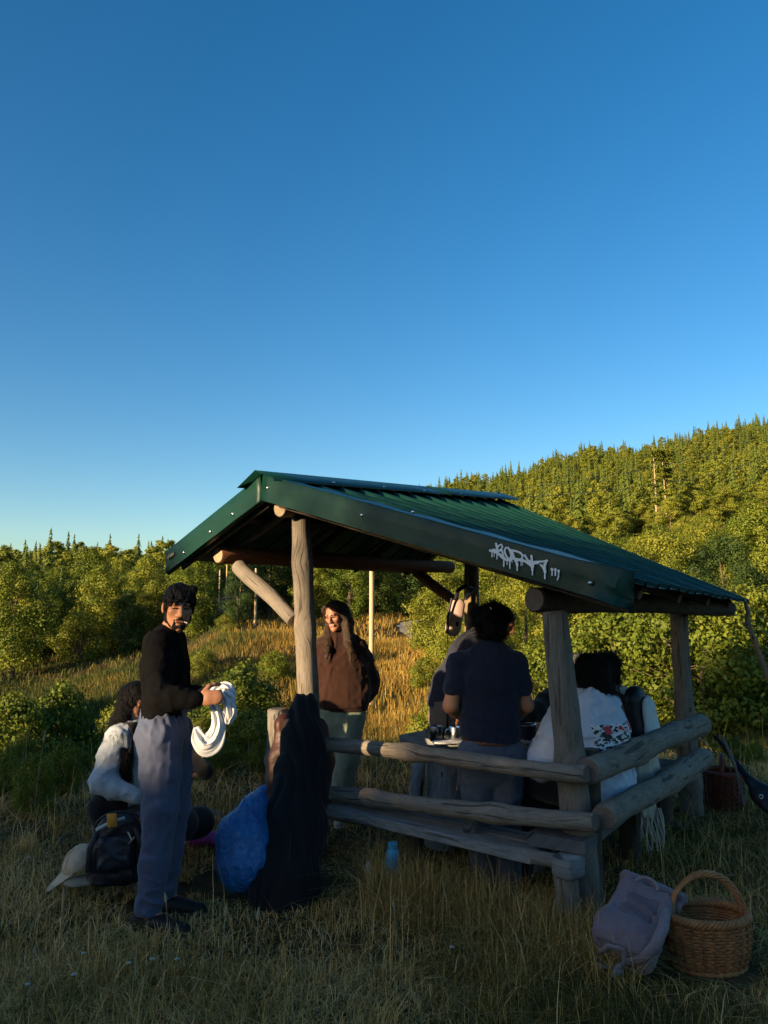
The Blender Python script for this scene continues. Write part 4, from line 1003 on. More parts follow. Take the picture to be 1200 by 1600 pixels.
# ------------------------------------------------------------------ signed-distance modelling (bodies, cloth, bags)
class SDF:
    """smooth union of flattened round cones and ellipsoids, meshed with surface nets"""
    def __init__(s, k=.03): s.p = []; s.k = k; s.cut = []
    def cone(s, a, b, ra, rb=None, side=None, flat=1.0, k=None, sub=False, cap=False):
        s.p.append(('c', np.array(a, float), np.array(b, float), ra, ra if rb is None else rb, None if side is None else np.array(side, float), flat, s.k if k is None else k, sub, cap)); return s
    def ball(s, c, r, k=None, sub=False):
        c = np.array(c, float); return s.cone(c, c + np.array([0, 0, 1e-4]), r, r, k=k, sub=sub)
    def ell(s, c, r, R=None, k=None, sub=False):
        s.p.append(('e', np.array(c, float), np.array(r, float), np.eye(3) if R is None else np.array(R, float), None, None, None, s.k if k is None else k, sub, False)); return s
    def box(s, c, half, R=None, r=.02, k=None, sub=False):
        s.p.append(('b', np.array(c, float), np.array(half, float), np.eye(3) if R is None else np.array(R, float), r, None, None, s.k if k is None else k, sub, False)); return s
    def chain(s, pts, rad, **kw):
        for i in range(len(pts) - 1): s.cone(pts[i], pts[i + 1], rad[i], rad[i + 1], **kw)
        return s
    def plane(s, p, n): s.cut.append((np.array(p, float), np.array(n, float) / np.linalg.norm(n))); return s
    def bounds(s):
        lo = np.full(3, 1e9); hi = -lo
        for q in s.p:
            if q[8]: continue
            if q[0] == 'c':
                r = max(q[3], q[4]); pts = [q[1], q[2]]
            else: r = q[2].max() * (1.75 if q[0] == 'b' else 1); pts = [q[1]]
            for x in pts: lo = np.minimum(lo, x - r); hi = np.maximum(hi, x + r)
        return lo, hi
    def grid(s, h, pad=.03, disp=None):
        lo, hi = s.bounds(); lo -= pad; hi += pad
        for p, n in s.cut:           # trim axis-aligned cuts
            for ax in range(3):
                if n[ax] > .999: hi[ax] = min(hi[ax], p[ax] + 3 * h)
                if n[ax] < -.999: lo[ax] = max(lo[ax], p[ax] - 3 * h)
        n = np.maximum(np.ceil((hi - lo) / h).astype(int) + 1, 4)
        ax = [lo[i] + h * np.arange(n[i]) for i in range(3)]
        Fv = np.full(n, .5, dtype=np.float32)
        for q in s.p:
            if q[0] == 'c': r = max(q[3], q[4]); l = np.minimum(q[1], q[2]) - r; u = np.maximum(q[1], q[2]) + r
            else: r = q[2].max() * (1.75 if q[0] == 'b' else 1); l = q[1] - r; u = q[1] + r
            m = q[7] * 1.2 + 3 * h + pad
            i0 = np.clip(np.floor((l - m - lo) / h).astype(int), 0, n - 1); i1 = np.clip(np.ceil((u + m - lo) / h).astype(int) + 1, 1, n)
            if (i1 <= i0).any(): continue
            X = (ax[0][i0[0]:i1[0]][:, None, None]).astype(np.float32); Y = (ax[1][i0[1]:i1[1]][None, :, None]).astype(np.float32); Z = (ax[2][i0[2]:i1[2]][None, None, :]).astype(np.float32)
            if q[0] == 'c':
                a, b = q[1], q[2]; d = b - a; L = np.linalg.norm(d) + 1e-9; t = d / L
                px, py, pz = X - a[0], Y - a[1], Z - a[2]
                pt = px * t[0] + py * t[1] + pz * t[2]; hh = np.clip(pt / L, 0, 1); ex = pt - hh * L
                if q[5] is None: rad2 = px * px + py * py + pz * pz - pt * pt; sc = 1.0
                else:
                    w = q[5] - t * q[5].dot(t); w = w / (np.linalg.norm(w) + 1e-9); v = np.cross(t, w)
                    ps = px * w[0] + py * w[1] + pz * w[2]; pd = (px * v[0] + py * v[1] + pz * v[2]) / q[6]
                    rad2 = ps * ps + pd * pd; sc = .5 + .5 * q[6]
                dd = (np.sqrt(np.maximum(rad2 + ex * ex, 0)) - (q[3] + (q[4] - q[3]) * hh)) * sc
                if q[9]: dd = np.maximum(dd, np.abs(pt - L * .5) - L * .5)
            elif q[0] == 'b':
                R = q[3]; px, py, pz = X - q[1][0], Y - q[1][1], Z - q[1][2]; u_ = [np.abs(px * R[0, i] + py * R[1, i] + pz * R[2, i]) - q[2][i] + q[4] for i in range(3)]
                dd = np.sqrt(np.maximum(u_[0], 0) ** 2 + np.maximum(u_[1], 0) ** 2 + np.maximum(u_[2], 0) ** 2) + np.minimum(np.maximum(np.maximum(u_[0], u_[1]), u_[2]), 0) - q[4]
            else:
                R = q[3]; px, py, pz = X - q[1][0], Y - q[1][1], Z - q[1][2]
                u0 = (px * R[0, 0] + py * R[1, 0] + pz * R[2, 0]) / q[2][0]; u1 = (px * R[0, 1] + py * R[1, 1] + pz * R[2, 1]) / q[2][1]; u2 = (px * R[0, 2] + py * R[1, 2] + pz * R[2, 2]) / q[2][2]
                rr = np.sqrt(u0 * u0 + u1 * u1 + u2 * u2); g = np.sqrt((u0 / q[2][0]) ** 2 + (u1 / q[2][1]) ** 2 + (u2 / q[2][2]) ** 2) + 1e-6
                dd = rr * (rr - 1) / g
            sl = (slice(i0[0], i1[0]), slice(i0[1], i1[1]), slice(i0[2], i1[2])); cur = Fv[sl]; k = q[7] + 1e-6
            if q[8]:
                hh = np.clip(.5 - .5 * (cur + dd) / k, 0, 1); Fv[sl] = cur * (1 - hh) - dd * hh + k * hh * (1 - hh)
            else:
                hh = np.clip(.5 + .5 * (dd - cur) / k, 0, 1); Fv[sl] = dd * (1 - hh) + cur * hh - k * hh * (1 - hh)
        if disp is not None:
            X, Y, Z = np.meshgrid(ax[0], ax[1], ax[2], indexing='ij'); near = np.abs(Fv) < .06
            Fv[near] += disp(X[near], Y[near], Z[near]).astype(np.float32)
        for p, nn in s.cut:
            dd = (ax[0][:, None, None] - p[0]) * nn[0] + (ax[1][None, :, None] - p[1]) * nn[1] + (ax[2][None, None, :] - p[2]) * nn[2]
            Fv = np.maximum(Fv, dd.astype(np.float32))
        for e in (0, -1): Fv[e] = .5; Fv[:, e] = .5; Fv[:, :, e] = .5
        return Fv, lo, h
    def mesh(s, h=.01, disp=None, off=0.0, pad=.03):
        Fv, lo, h = s.grid(h, pad, disp); return nets(Fv - off, lo, h)

def nets(Fv, lo, h):
    S = Fv < 0; n = np.array(Fv.shape) - 1
    c = np.zeros(n, dtype=np.int8)
    for i in (0, 1):
        for j in (0, 1):
            for k in (0, 1): c += S[i:i + n[0], j:j + n[1], k:k + n[2]]
    I = np.argwhere((c > 0) & (c < 8)); m = len(I)
    if m == 0: return np.zeros((0, 3)), np.zeros((0, 4), int)
    idx = np.full(n, -1, dtype=np.int32); idx[I[:, 0], I[:, 1], I[:, 2]] = np.arange(m)
    acc = np.zeros((m, 3)); cnt = np.zeros(m)
    for axd in range(3):
        o1, o2 = [a for a in range(3) if a != axd]
        for b in (0, 1):
            for d in (0, 1):
                p0 = I.copy(); p0[:, o1] += b; p0[:, o2] += d; p1 = p0.copy(); p1[:, axd] += 1
                v0 = Fv[p0[:, 0], p0[:, 1], p0[:, 2]]; v1 = Fv[p1[:, 0], p1[:, 1], p1[:, 2]]
                cr = (v0 < 0) != (v1 < 0); t = np.where(cr, v0 / (v0 - v1 + 1e-12), 0)
                off = np.zeros((m, 3)); off[:, o1] = b; off[:, o2] = d; off[:, axd] = t
                acc[cr] += off[cr]; cnt[cr] += 1
    V = (I + acc / cnt[:, None]) * h + lo
    Q = []
    for axd in range(3):
        o1, o2 = [(1, 2), (2, 0), (0, 1)][axd]
        A = np.moveaxis(S, (axd, o1, o2), (0, 1, 2)); B = np.moveaxis(idx, (axd, o1, o2), (0, 1, 2))
        e0 = A[:-1, 1:-1, 1:-1]; e1 = A[1:, 1:-1, 1:-1]
        ch = np.argwhere(e0 != e1); 
        if len(ch) == 0: continue
        i, j, k = ch[:, 0], ch[:, 1] + 1, ch[:, 2] + 1
        q = np.stack([B[i, j - 1, k - 1], B[i, j, k - 1], B[i, j, k], B[i, j - 1, k]], 1)
        fl = ~e0[ch[:, 0], ch[:, 1], ch[:, 2]]; q[fl] = q[fl][:, ::-1]
        Q.append(q)
    Q = np.concatenate(Q); Q = Q[(Q >= 0).all(1)]
    return V, Q

def sdf_part(name, sd, m, parent, h=.01, disp=None, off=0.0, pad=.03):
    V, Q = sd.mesh(h, disp, off, pad)
    return part(name, mesh(name, V, Q, [m], True), parent)

def folds(amp=.006, f=(9, 9, 4), f2=(26, 26, 12), a2=.35, seed=0):
    def d(x, y, z):
        return amp * (vnoise(x * f[0] + seed, y * f[1] + seed * 2, z * f[2]) + a2 * vnoise(x * f2[0] + seed, y * f2[1], z * f2[2] + seed))
    return d
def cloth(amp=.008, f=(10, 10, 7), seed=0, fine=.3, warp=.5):
    """sharp creases: ridged, domain-warped noise (raised ridges, soft valleys)"""
    def d(x, y, z):
        wx = vnoise(x * f[0] * .5 + seed, y * f[1] * .5, z * f[2] * .5) * warp; wz = vnoise(x * f[0] * .5, y * f[1] * .5 + seed, z * f[2] * .5 + 5) * warp
        r = 1 - np.abs(vnoise(x * f[0] + wx * 2 + seed, y * f[1] + seed, z * f[2] + wz * 2)); r2 = 1 - np.abs(vnoise(x * f[0] * 2.1 + seed * 3 + wz, y * f[1] * 2.1, z * f[2] * 2.4 + wx * 2))
        return -amp * (r ** 4 - .35) - amp * .45 * (r2 ** 4 - .35) + amp * fine * vnoise(x * 40, y * 40, z * 30 + seed)
    return d
def vfolds(amp, freq, seed=0, wob=.12):
    """drapery: ridges that run down"""
    def d(x, y, z):
        u = (x * .9 + y * .45) * freq + vnoise(x * 5 + seed, y * 5, z * 1.7) * wob * freq
        return amp * (np.sin(u) * .6 + .4 * np.sin(u * 1.9 + 1.3)) + amp * .4 * vnoise(x * 18, y * 18, z * 6 + seed)
    return d

# ------------------------------------------------------------------ people
def npv(v): return np.array(v, float)
def frame(fwd, up=(0, 0, 1)):
    """columns: person's left-to-right x, forward y, up z"""
    f = npv(fwd); f /= np.linalg.norm(f); u = npv(up); r = np.cross(f, u); r /= np.linalg.norm(r); u = np.cross(r, f)
    return np.stack([r, f, u], 1)
def hl(c, R, x, y, z, s=1.0): return npv(c) + R @ npv((x, y, z)) * s

def add_head(sd, c, R, s=1.0, ears=True, jaw=1.0):
    k = .012
    sd.ell(hl(c, R, 0, -.012, .03, s), npv((.073, .093, .086)) * s, R, k=k)
    sd.ell(hl(c, R, 0, .026, -.035, s), npv((.056 * jaw, .062, .078)) * s, R, k=.02)
    sd.cone(hl(c, R, .046 * jaw, .0, -.055, s), hl(c, R, .012, .058, -.094, s), .022 * s, .020 * s, k=.02)
    sd.cone(hl(c, R, -.046 * jaw, .0, -.055, s), hl(c, R, -.012, .058, -.094, s), .022 * s, .020 * s, k=.02)
    for g in (-1, 1):
        sd.ball(hl(c, R, g * .040, .056, -.016, s), .022 * s, k=.015)
        sd.ball(hl(c, R, g * .031, .101, .004, s), .017 * s, k=.008, sub=True)
        if ears: sd.ell(hl(c, R, g * .076, -.008, -.006, s), npv((.011, .019, .032)) * s, R, k=.008)
        sd.ball(hl(c, R, g * .011, .096, -.034, s), .0095 * s, k=.006)
    sd.cone(hl(c, R, -.036, .078, .024, s), hl(c, R, .036, .078, .024, s), .010 * s, k=.010)
    sd.cone(hl(c, R, 0, .086, .012, s), hl(c, R, 0, .107, -.028, s), .009 * s, .0125 * s, k=.008)
    sd.cone(hl(c, R, -.018, .086, -.063, s), hl(c, R, .018, .086, -.063, s), .0085 * s, k=.008)
    sd.ball(hl(c, R, 0, .068, -.098, s), .019 * s, k=.015)

def face_parts(t, c, R, s, brow_m, lip_m, eye_m, closed=True):
    b = SDF(.004)
    for g in (-1, 1): b.cone(hl(c, R, g * .016, .090, .0225, s), hl(c, R, g * .046, .078, .026, s), .0045 * s, .003 * s)
    sdf_part('eyebrow', b, brow_m, t, .0028, pad=.012)
    for g in (-1, 1):
        e = SDF(.003); e.cone(hl(c, R, g * .019, .0865, .003, s), hl(c, R, g * .043, .0785, .003, s), .0042 * s, .0036 * s)
        sdf_part('eye', e, eye_m, t, .0025, pad=.01)
    l = SDF(.004); l.cone(hl(c, R, -.021, .0885, -.058, s), hl(c, R, .021, .0885, -.058, s), .0050 * s, side=R[:, 2], flat=1.0); l.cone(hl(c, R, -.016, .0885, -.067, s), hl(c, R, .016, .0885, -.067, s), .0058 * s)
    sdf_part('lips', l, lip_m, t, .003, pad=.012)

def add_hand(sd, w, fd, pn, curl=.6, s=1.0, thumb=1, spread=.0, tcurl=.4):
    """w wrist, fd finger direction, pn palm normal; fingers bend towards pn; thumb=+1/-1 picks the side"""
    w, fd, pn = npv(w), npv(fd) / np.linalg.norm(fd), npv(pn); pn = pn - fd * pn.dot(fd); pn /= np.linalg.norm(pn); sdv = np.cross(fd, pn) * thumb
    kn = w + fd * .088 * s
    sd.cone(w, w + fd * .045 * s, .026 * s, .034 * s, side=sdv, flat=.55, k=.012); sd.cone(w + fd * .045 * s, kn, .036 * s, .036 * s, side=sdv, flat=.42, k=.012)
    for i, (o, L) in enumerate(((.028, .072), (.0095, .080), (-.0095, .074), (-.027, .058))):
        b = kn + sdv * o * s - fd * .006; d = fd + sdv * spread * (1.5 - i); d /= np.linalg.norm(d); a = 0.0; pr = .0088 * s
        for j, f in enumerate((.45, .32, .23)):
            a += curl * (1.15 if j else .8) + (.04 * i); dd = d * math.cos(a) + pn * math.sin(a); e = b + dd * L * f * s
            r2 = pr * .92; sd.cone(b, e, pr, r2, k=.004); b, pr = e, r2
    b = w + fd * .022 * s + sdv * .028 * s; dd = fd * .62 + sdv * .72 + pn * .25
    for j, (L, r) in enumerate(((.042, .0125), (.032, .0105), (.026, .009))):
        dd = dd / np.linalg.norm(dd); e = b + dd * L * s; sd.cone(b, e, r * s * 1.05, r * s, k=.006); b = e; dd = dd * (1 - .35 * tcurl) + (fd * .5 + pn * .6 - sdv * .55 * tcurl) * .55

def limb(sd, a, b, c, r, k=.02):
    """two-bone limb with a slight muscle swell; r = four radii"""
    a, b, c = npv(a), npv(b), npv(c)
    sd.cone(a, a * .6 + b * .4, r[0], r[0] * .98, k=k); sd.cone(a * .6 + b * .4, b, r[0] * .98, r[1], k=k)
    sd.cone(b, b * .65 + c * .35, r[1], r[2], k=k); sd.cone(b * .65 + c * .35, c, r[2], r[3], k=k)

def torso(sd, J, grow=0.0, wid=1.0, k=.04, flat=.62, belly=0.0):
    sv = npv(J['shR']) - npv(J['shL']); hv = npv(J['hipR']) - npv(J['hipL']); sv /= np.linalg.norm(sv); hv /= np.linalg.norm(hv)
    pe, wa, ch, nk = npv(J['pelvis']), npv(J['waist']), npv(J['chest']), npv(J['neck'])
    sd.cone(pe, wa, (.155 + grow) * wid, (.135 + grow + belly) * wid, side=hv, flat=flat + .08, k=k)
    sd.cone(wa, ch, (.135 + grow + belly) * wid, (.162 + grow) * wid, side=sv, flat=flat, k=k)
    sd.cone(ch, ch * .35 + nk * .65, (.162 + grow) * wid, (.10 + grow) * wid, side=sv, flat=flat, k=k)
    sd.cone(npv(J['shL']), npv(J['shR']), .050 + grow * .5, k=k * 1.2)

SKIN = lambda nm, c: mat(nm, c, tuple(x * .82 for x in c), rough=.5, scale=14, bump=.05, spec=.4)
EYE = mat('eye_dark', (.02, .014, .01), (.015, .01, .008), rough=.25, scale=20)

def merge(parts_):
    Vs, Qs, n = [], [], 0
    for V, Q in parts_: Vs.append(V); Qs.append(Q + n); n += len(V)
    return np.concatenate(Vs), np.concatenate(Qs)

def build_body(t, J, skin, headR, hs=1.0, h=.0085, arm=(.05, .042, .044, .028), leg=(.085, .06, .058, .04), hands=(), jaw=1.0, ears=True, name='body', hh=.006):
    """one body mesh; head and hands are meshed on a finer grid and overlap the neck and wrists"""
    sd = SDF(.02); torso(sd, J, -.02)
    neck_t = hl(J['head'], headR, 0, -.022, -.06, hs); sd.cone(J['neck'], neck_t, .056 * hs, .050 * hs, k=.02)
    for g in 'LR':
        limb(sd, J['sh' + g], J['el' + g], J['wr' + g], arm); limb(sd, J['hip' + g], J['knee' + g], J['ank' + g], leg)
        if 'toe' + g in J: sd.cone(J['ank' + g], J['toe' + g], .035, .03)
    out = [sd.mesh(h)]
    hd = SDF(.02); add_head(hd, J['head'], headR, hs, ears, jaw); hd.cone(npv(J['neck']) * .5 + neck_t * .5, neck_t, .053 * hs, .050 * hs, k=.02); out.append(hd.mesh(hh, pad=.02))
    for (w, fd, pn, curl, th, tc) in hands:
        hn = SDF(.01); add_hand(hn, w, fd, pn, curl, 1.0, th, tcurl=tc); out.append(hn.mesh(.0042, pad=.02))
    V, Q = merge(out)
    return part(name, mesh(name, V, Q, [skin], True), t)

def hair_part(name, sd, m, t, h=.006, disp=None, n=1400, L=.05, curl=.25, lift=.12, w=.0022, pad=.03, seed=1, down=1.0):
    """hair mass plus loose strands that leave its surface"""
    V, Q = sd.mesh(h, disp, 0.0, pad); rs = np.random.RandomState(seed)
    fn = np.cross(V[Q[:, 2]] - V[Q[:, 0]], V[Q[:, 3]] - V[Q[:, 1]]); nr = np.zeros_like(V)
    for i in range(4): np.add.at(nr, Q[:, i], fn)
    nr = unit(nr); k = rs.choice(len(V), min(n, len(V)), replace=False); p = V[k] - nr[k] * .002; nn = nr[k]
    g = np.tile(np.array([0, 0, -down]), (len(k), 1)) + rs.normal(size=(len(k), 3)) * curl; g = g - nn * (g * nn).sum(1, keepdims=True); g = unit(g)
    Ls = L * rs.uniform(.5, 1.2, len(k))[:, None]; sd_ = np.cross(g, nn) * w * .5
    d2 = unit(g + nn * lift + rs.normal(size=g.shape) * curl * .5); d3 = unit(d2 + np.array([0, 0, -.5 * down]) + rs.normal(size=g.shape) * curl)
    p1 = p + unit(g + nn * lift) * Ls * .35; p2 = p1 + d2 * Ls * .35; p3 = p2 + d3 * Ls * .3
    S = np.stack([p - sd_, p + sd_, p1 - sd_, p1 + sd_, p2 - sd_ * .7, p2 + sd_ * .7, p3 - sd_ * .2, p3 + sd_ * .2], 1).reshape(-1, 3)
    b = (np.arange(len(k)) * 8)[:, None] + len(V)
    q2 = np.concatenate([b + np.array([0, 1, 3, 2]), b + np.array([2, 3, 5, 4]), b + np.array([4, 5, 7, 6])], 0)
    return part(name, mesh(name, np.concatenate([V, S]), np.concatenate([Q, q2]), [m], True), t)

def shoe(t, ank, toe, m, m2, s=1.0, name='shoe'):
    a, b = npv(ank), npv(toe); d = b - a; d[2] = 0; d /= np.linalg.norm(d); gzv = min(a[2], b[2])
    heel = npv((a[0], a[1], 0)) - d * .055 * s; tip = npv((a[0], a[1], 0)) + d * .19 * s; sv = np.cross(d, (0, 0, 1)); z0 = gz(a[0], a[1])
    u = SDF(.025); Z = lambda z: npv((0, 0, z0 + z))
    u.cone(heel + Z(.045), tip * .45 + heel * .55 + Z(.05), .038 * s, .044 * s, side=sv, flat=.9); u.cone(tip * .45 + heel * .55 + Z(.05), tip + Z(.035), .044 * s, .034 * s, side=sv, flat=.8)
    u.cone(heel + Z(.05) + d * .02, heel + Z(.11) + d * .035, .040 * s, .043 * s); u.plane((0, 0, z0 + .018), (0, 0, -1))
    o = sdf_part(name, u, m, t, .007)
    q = SDF(.01); q.cone(heel + Z(.012), tip * .5 + heel * .5 + Z(.012), .042 * s, .050 * s, side=sv, flat=.5); q.cone(tip * .5 + heel * .5 + Z(.012), tip + Z(.014), .050 * s, .040 * s, side=sv, flat=.5); q.plane((0, 0, z0 + .024), (0, 0, 1))
    V, Q = q.mesh(.007); so = part('sole', mesh('sole', V, Q, [m2], True), t); so.parent = o; so.matrix_parent_inverse = Matrix.Identity(4)
    return o

def hair_disp(amp=.006, f=(40, 40, 9), seed=0, lump=.0, lf=18):
    def d(x, y, z): return amp * vnoise(x * f[0] + seed, y * f[1], z * f[2]) + lump * vnoise(x * lf, y * lf + seed, z * lf)
    return d
HAIR_BLACK = mat('black_hair', (.0065, .0055, .005), (.003, .0027, .0025), rough=.55, scale=60, bump=.6, bscale=120, stretch=(1, 1, .25), spec=.14)
HAIR_BROWN = mat('brown_hair', (.050, .027, .015), (.02, .011, .007), rough=.5, scale=70, bump=.6, bscale=120, stretch=(1, 1, .2), spec=.3)

def fabric(nm, c, c2=None, bump=.25, scale=30, rough=.9): return mat(nm, c, c2 or tuple(x * .85 for x in c), rough=rough, scale=scale, bump=bump, bscale=scale * 6, spec=.15, sheen=.15)
PX = lambda px, py, y: npv(P(px, py, y))
def ground_at(px, y, up=0.0):
    """point on the ground at distance y under photo column px"""
    v = math.tan(math.atan(-CAMZ / y) - TH); t = y / (math.cos(TH) - v * math.sin(TH)); x = (px - 600) / F * t
    return npv((x, y, gz(x, y) + up))
# ================================================================== man in black
def man_in_black():
    loc = G(245, 1412)
    t = thing('person', 'standing man in black long sleeves and slate blue trousers, holding a white cloth', 'person', loc)
    J = dict(neck=PX(262, 992, 4.1), chest=PX(258, 1035, 4.1), waist=PX(257, 1100, 4.08), pelvis=PX(256, 1132, 4.08), head=PX(279, 949, 4.06),
             shR=PX(246, 1006, 3.95), elR=PX(252, 1092, 3.84), wrR=PX(311, 1092, 3.82), shL=PX(272, 1004, 4.3), elL=PX(283, 1092, 4.34), wrL=PX(312, 1083, 4.0),
             hipR=PX(250, 1142, 3.99), kneeR=PX(252, 1262, 3.97), ankR=ground_at(231, 3.97, .09), hipL=PX(264, 1142, 4.16), kneeL=PX(272, 1262, 4.2), ankL=ground_at(254, 4.2, .09))
    J['toeR'] = ground_at(266, 3.93, .04); J['toeL'] = ground_at(290, 4.18, .04)
    R = frame((.40, -.90, -.12), (.06, -.02, 1))
    skin = SKIN('skin_tan', (.38, .17, .09))
    build_body(t, J, skin, R, 1.02, .007, hands=[(J['wrR'], (.96, -.05, .10), (.0, .93, -.2), 1.05, 1, .8), (J['wrL'], (.92, -.18, .12), (.1, -.75, -.45), .75, 1, .2)])
    # thumb of the far hand standing up
    face_parts(t, J['head'], R, 1.02, HAIR_BLACK, mat('lips_m', (.25, .085, .06), rough=.5), EYE)
    # sweater
    sw = SDF(.03); torso(sw, J, .012, 1.0, .05, .66)
    for g in 'LR':
        limb(sw, J['sh' + g], J['el' + g], npv(J['wr' + g]) * .96 + npv(J['el' + g]) * .04, (.072, .060, .060, .043), .03)
    sw.cone(J['chest'], npv(J['neck']) + (0, 0, -.02), .11, .066); sw.plane(npv(J['pelvis']) + (0, 0, .01), (0.1, 0, -1))
    BLACK_KNIT = mat('black_knit', (.0042, .0042, .0048), (.003, .003, .0034), rough=.95, scale=30, bump=.25, bscale=180, spec=.08)
    sdf_part('sweater', sw, BLACK_KNIT, t, .008, cloth(.009, (11, 11, 9), 2))
    # trousers
    tr = SDF(.025); sv = npv(J['hipR']) - npv(J['hipL']); pe = npv(J['pelvis'])
    wb = npv(J['waist']) * .75 + pe * .25
    tr.cone(wb, pe + (-.01, 0, -.05), .138, .158, side=sv, flat=.88)
    for g, kk in (('R', .090), ('L', .086)):
        h_, k_, a_ = npv(J['hip' + g]), npv(J['knee' + g]), npv(J['ank' + g])
        tr.cone(h_ + (0, 0, -.02), h_ * .5 + k_ * .5, .124, .104); tr.cone(h_ * .5 + k_ * .5, k_, .104, kk); tr.cone(k_, k_ * .5 + a_ * .5, kk, .078); tr.cone(k_ * .5 + a_ * .5, a_ + (0, 0, .0), .078, .066)
    tr.plane(wb + (0, 0, .03), (.12, 0, 1)); tr.plane((0, 0, .088), (0, 0, -1))
    c1, c2 = cloth(.012, (9, 9, 4), 5), cloth(.013, (10, 10, 13), 9)
    def ft(x, y, z):
        lo_ = np.clip((.45 - z) / .3, 0, 1); return c1(x, y, z) * (1 - lo_) + c2(x, y, z) * lo_ + .003 * np.sin((x + y) * 120) * np.exp(-((z - (wb[2] - .03)) / .05) ** 2)
    sdf_part('trousers', tr, fabric('slate_nylon', (.072, .088, .150), (.058, .070, .122), bump=.12, rough=.6), t, .008, ft)
    bandm = fabric('slate_band', (.068, .082, .14)); wbn = SDF(.01); wbn.cone(wb + (0, 0, -.022), wb + (.0, 0, .016), .139, .136, side=sv, flat=.88, cap=True)
    sdf_part('waistband', wbn, bandm, t, .008, lambda x, y, z: .0025 * np.sin((x * .9 + y) * 160))
    shm, sol = mat('black_shoe', (.010, .010, .011), rough=.6, scale=30), mat('dark_sole', (.03, .03, .03), rough=.8)
    shoe(t, J['ankR'], J['toeR'], shm, sol, 1.08); shoe(t, J['ankL'], J['toeL'], shm, sol, 1.08)
    # hair: full fringe, plus beard and moustache
    c = J['head']; hr = SDF(.010)
    hr.ell(hl(c, R, 0, -.014, .040), (.083, .102, .090), R); hr.ell(hl(c, R, 0, -.052, -.005), (.074, .060, .072), R)
    for i in range(12):
        x = -.070 + .0125 * i; hr.cone(hl(c, R, x * .75 - .015, .050, .112), hl(c, R, x * 1.08 + .012, .098 - 6 * x * x, .046 - .010 * ((i * 5) % 3) * .6), .014, .0045)
    for g in (-1, 1): hr.cone(hl(c, R, g * .078, .03, .05), hl(c, R, g * .077, .026, -.010), .013, .007)
    hr.ell(hl(c, R, 0, .085, -.035), (.057, .06, .066), R, sub=True, k=.006)
    hair_part('hair', hr, HAIR_BLACK, t, .0045, hair_disp(.005, (95, 95, 34), 3, .003, 26), 2600, .022, .35, .2, .0020)
    bd = SDF(.010)
    for g in (-1, 1):
        bd.cone(hl(c, R, g * .068, .006, -.02), hl(c, R, g * .055, .016, -.068), .008, .013); bd.cone(hl(c, R, g * .055, .016, -.068), hl(c, R, g * .016, .064, -.104), .014, .015)
        bd.cone(hl(c, R, g * .003, .099, -.0495), hl(c, R, g * .027, .084, -.060), .0055, .005); bd.cone(hl(c, R, g * .028, .082, -.06), hl(c, R, g * .026, .072, -.094), .004, .010)
    bd.cone(hl(c, R, -.012, .078, -.094), hl(c, R, .012, .076, -.097), .013)
    bd.ell(hl(c, R, 0, .098, -.0635), (.022, .02, .0085), R, sub=True, k=.003)
    hair_part('beard', bd, HAIR_BLACK, t, .004, hair_disp(.003, (90, 90, 40)), 1500, .008, .5, .5, .0014, pad=.02)
    # cigarette between the lips
    p0 = hl(c, R, -.017, .086, -.0625, 1.02); p1 = p0 + R @ npv((-.020, .018, -.006))
    ci = MB().tube([Vector(p0), Vector(p0 * .4 + p1 * .6), Vector(p1)], .0024, 8).build('cigarette', [mat('paper_white', (.75, .73, .70), rough=.8)])
    tag(ci, 'white hand rolled cigarette between the lips of the man in black', 'cigarette')
    # white cloth
    D = 3.93; Q = lambda x, y, dd=0.0: PX(x, y, D + dd)
    cobj = thing('white_cloth', 'crumpled white cotton cloth hanging from the hands of the man in black', 'cloth', Vector(Q(325, 1160)))
    WC = fabric('white_cotton', (.66, .66, .68), (.58, .58, .61), bump=.1)
    def drape(pts, wid, nf, amp, seed):
        """limp strip of cloth: gathers run along it, so the folds follow the fall"""
        pp = catmull([p for p in pts], 7); ws = np.interp(np.linspace(0, 1, len(pp)), np.linspace(0, 1, len(wid)), wid); m_ = 41; rs = np.random.RandomState(seed)
        V = []; ph = rs.uniform(0, 6.28, 4)
        for i, p in enumerate(pp):
            tg = pp[min(i + 1, len(pp) - 1)] - pp[max(i - 1, 0)]; tg = tg / np.linalg.norm(tg); ac = np.cross(tg, (0, 1, 0)); ac /= np.linalg.norm(ac); q = i / (len(pp) - 1)
            for j in range(m_):
                u = j / (m_ - 1) - .5; a_ = amp * min(1, ws[i] / .05)
                dy = a_ * (math.sin(nf * 6.28 * u + ph[0] + 1.2 * math.sin(q * 5 + ph[1])) + .5 * math.sin(nf * 2.3 * 6.28 * u + ph[2] - q * 3)) - .03 * math.cos(u * 3.14) * (ws[i] / .1)
                dx = .006 * math.sin(nf * 9 * u + q * 11 + ph[3])
                V.append(p + ac * (u * ws[i] + dx) + npv((0, dy, 0)))
        n_ = len(pp); Fs = [(i * m_ + j, i * m_ + j + 1, (i + 1) * m_ + j + 1, (i + 1) * m_ + j) for i in range(n_ - 1) for j in range(m_ - 1)]
        o = part('drape', mesh('drape', V, Fs, [WC], True), cobj); md = o.modifiers.new('thickness', 'SOLIDIFY'); md.thickness = .0015
    drape([Q(330, 1092), Q(338, 1112), Q(342, 1136), Q(335, 1156), Q(322, 1163), Q(311, 1153), Q(306, 1136)], [.02, .055, .085, .105, .115, .085, .02], 2.4, .009, 3)
    drape([Q(330, 1100, .03), Q(340, 1124, .03), Q(336, 1150, .04), Q(324, 1160, .04)], [.02, .05, .08, .07], 2.6, .010, 5)
    drape([Q(330, 1082), Q(344, 1074, .02), Q(357, 1078, .02), Q(366, 1088, .02)], [.03, .055, .06, .03], 2.2, .010, 7)
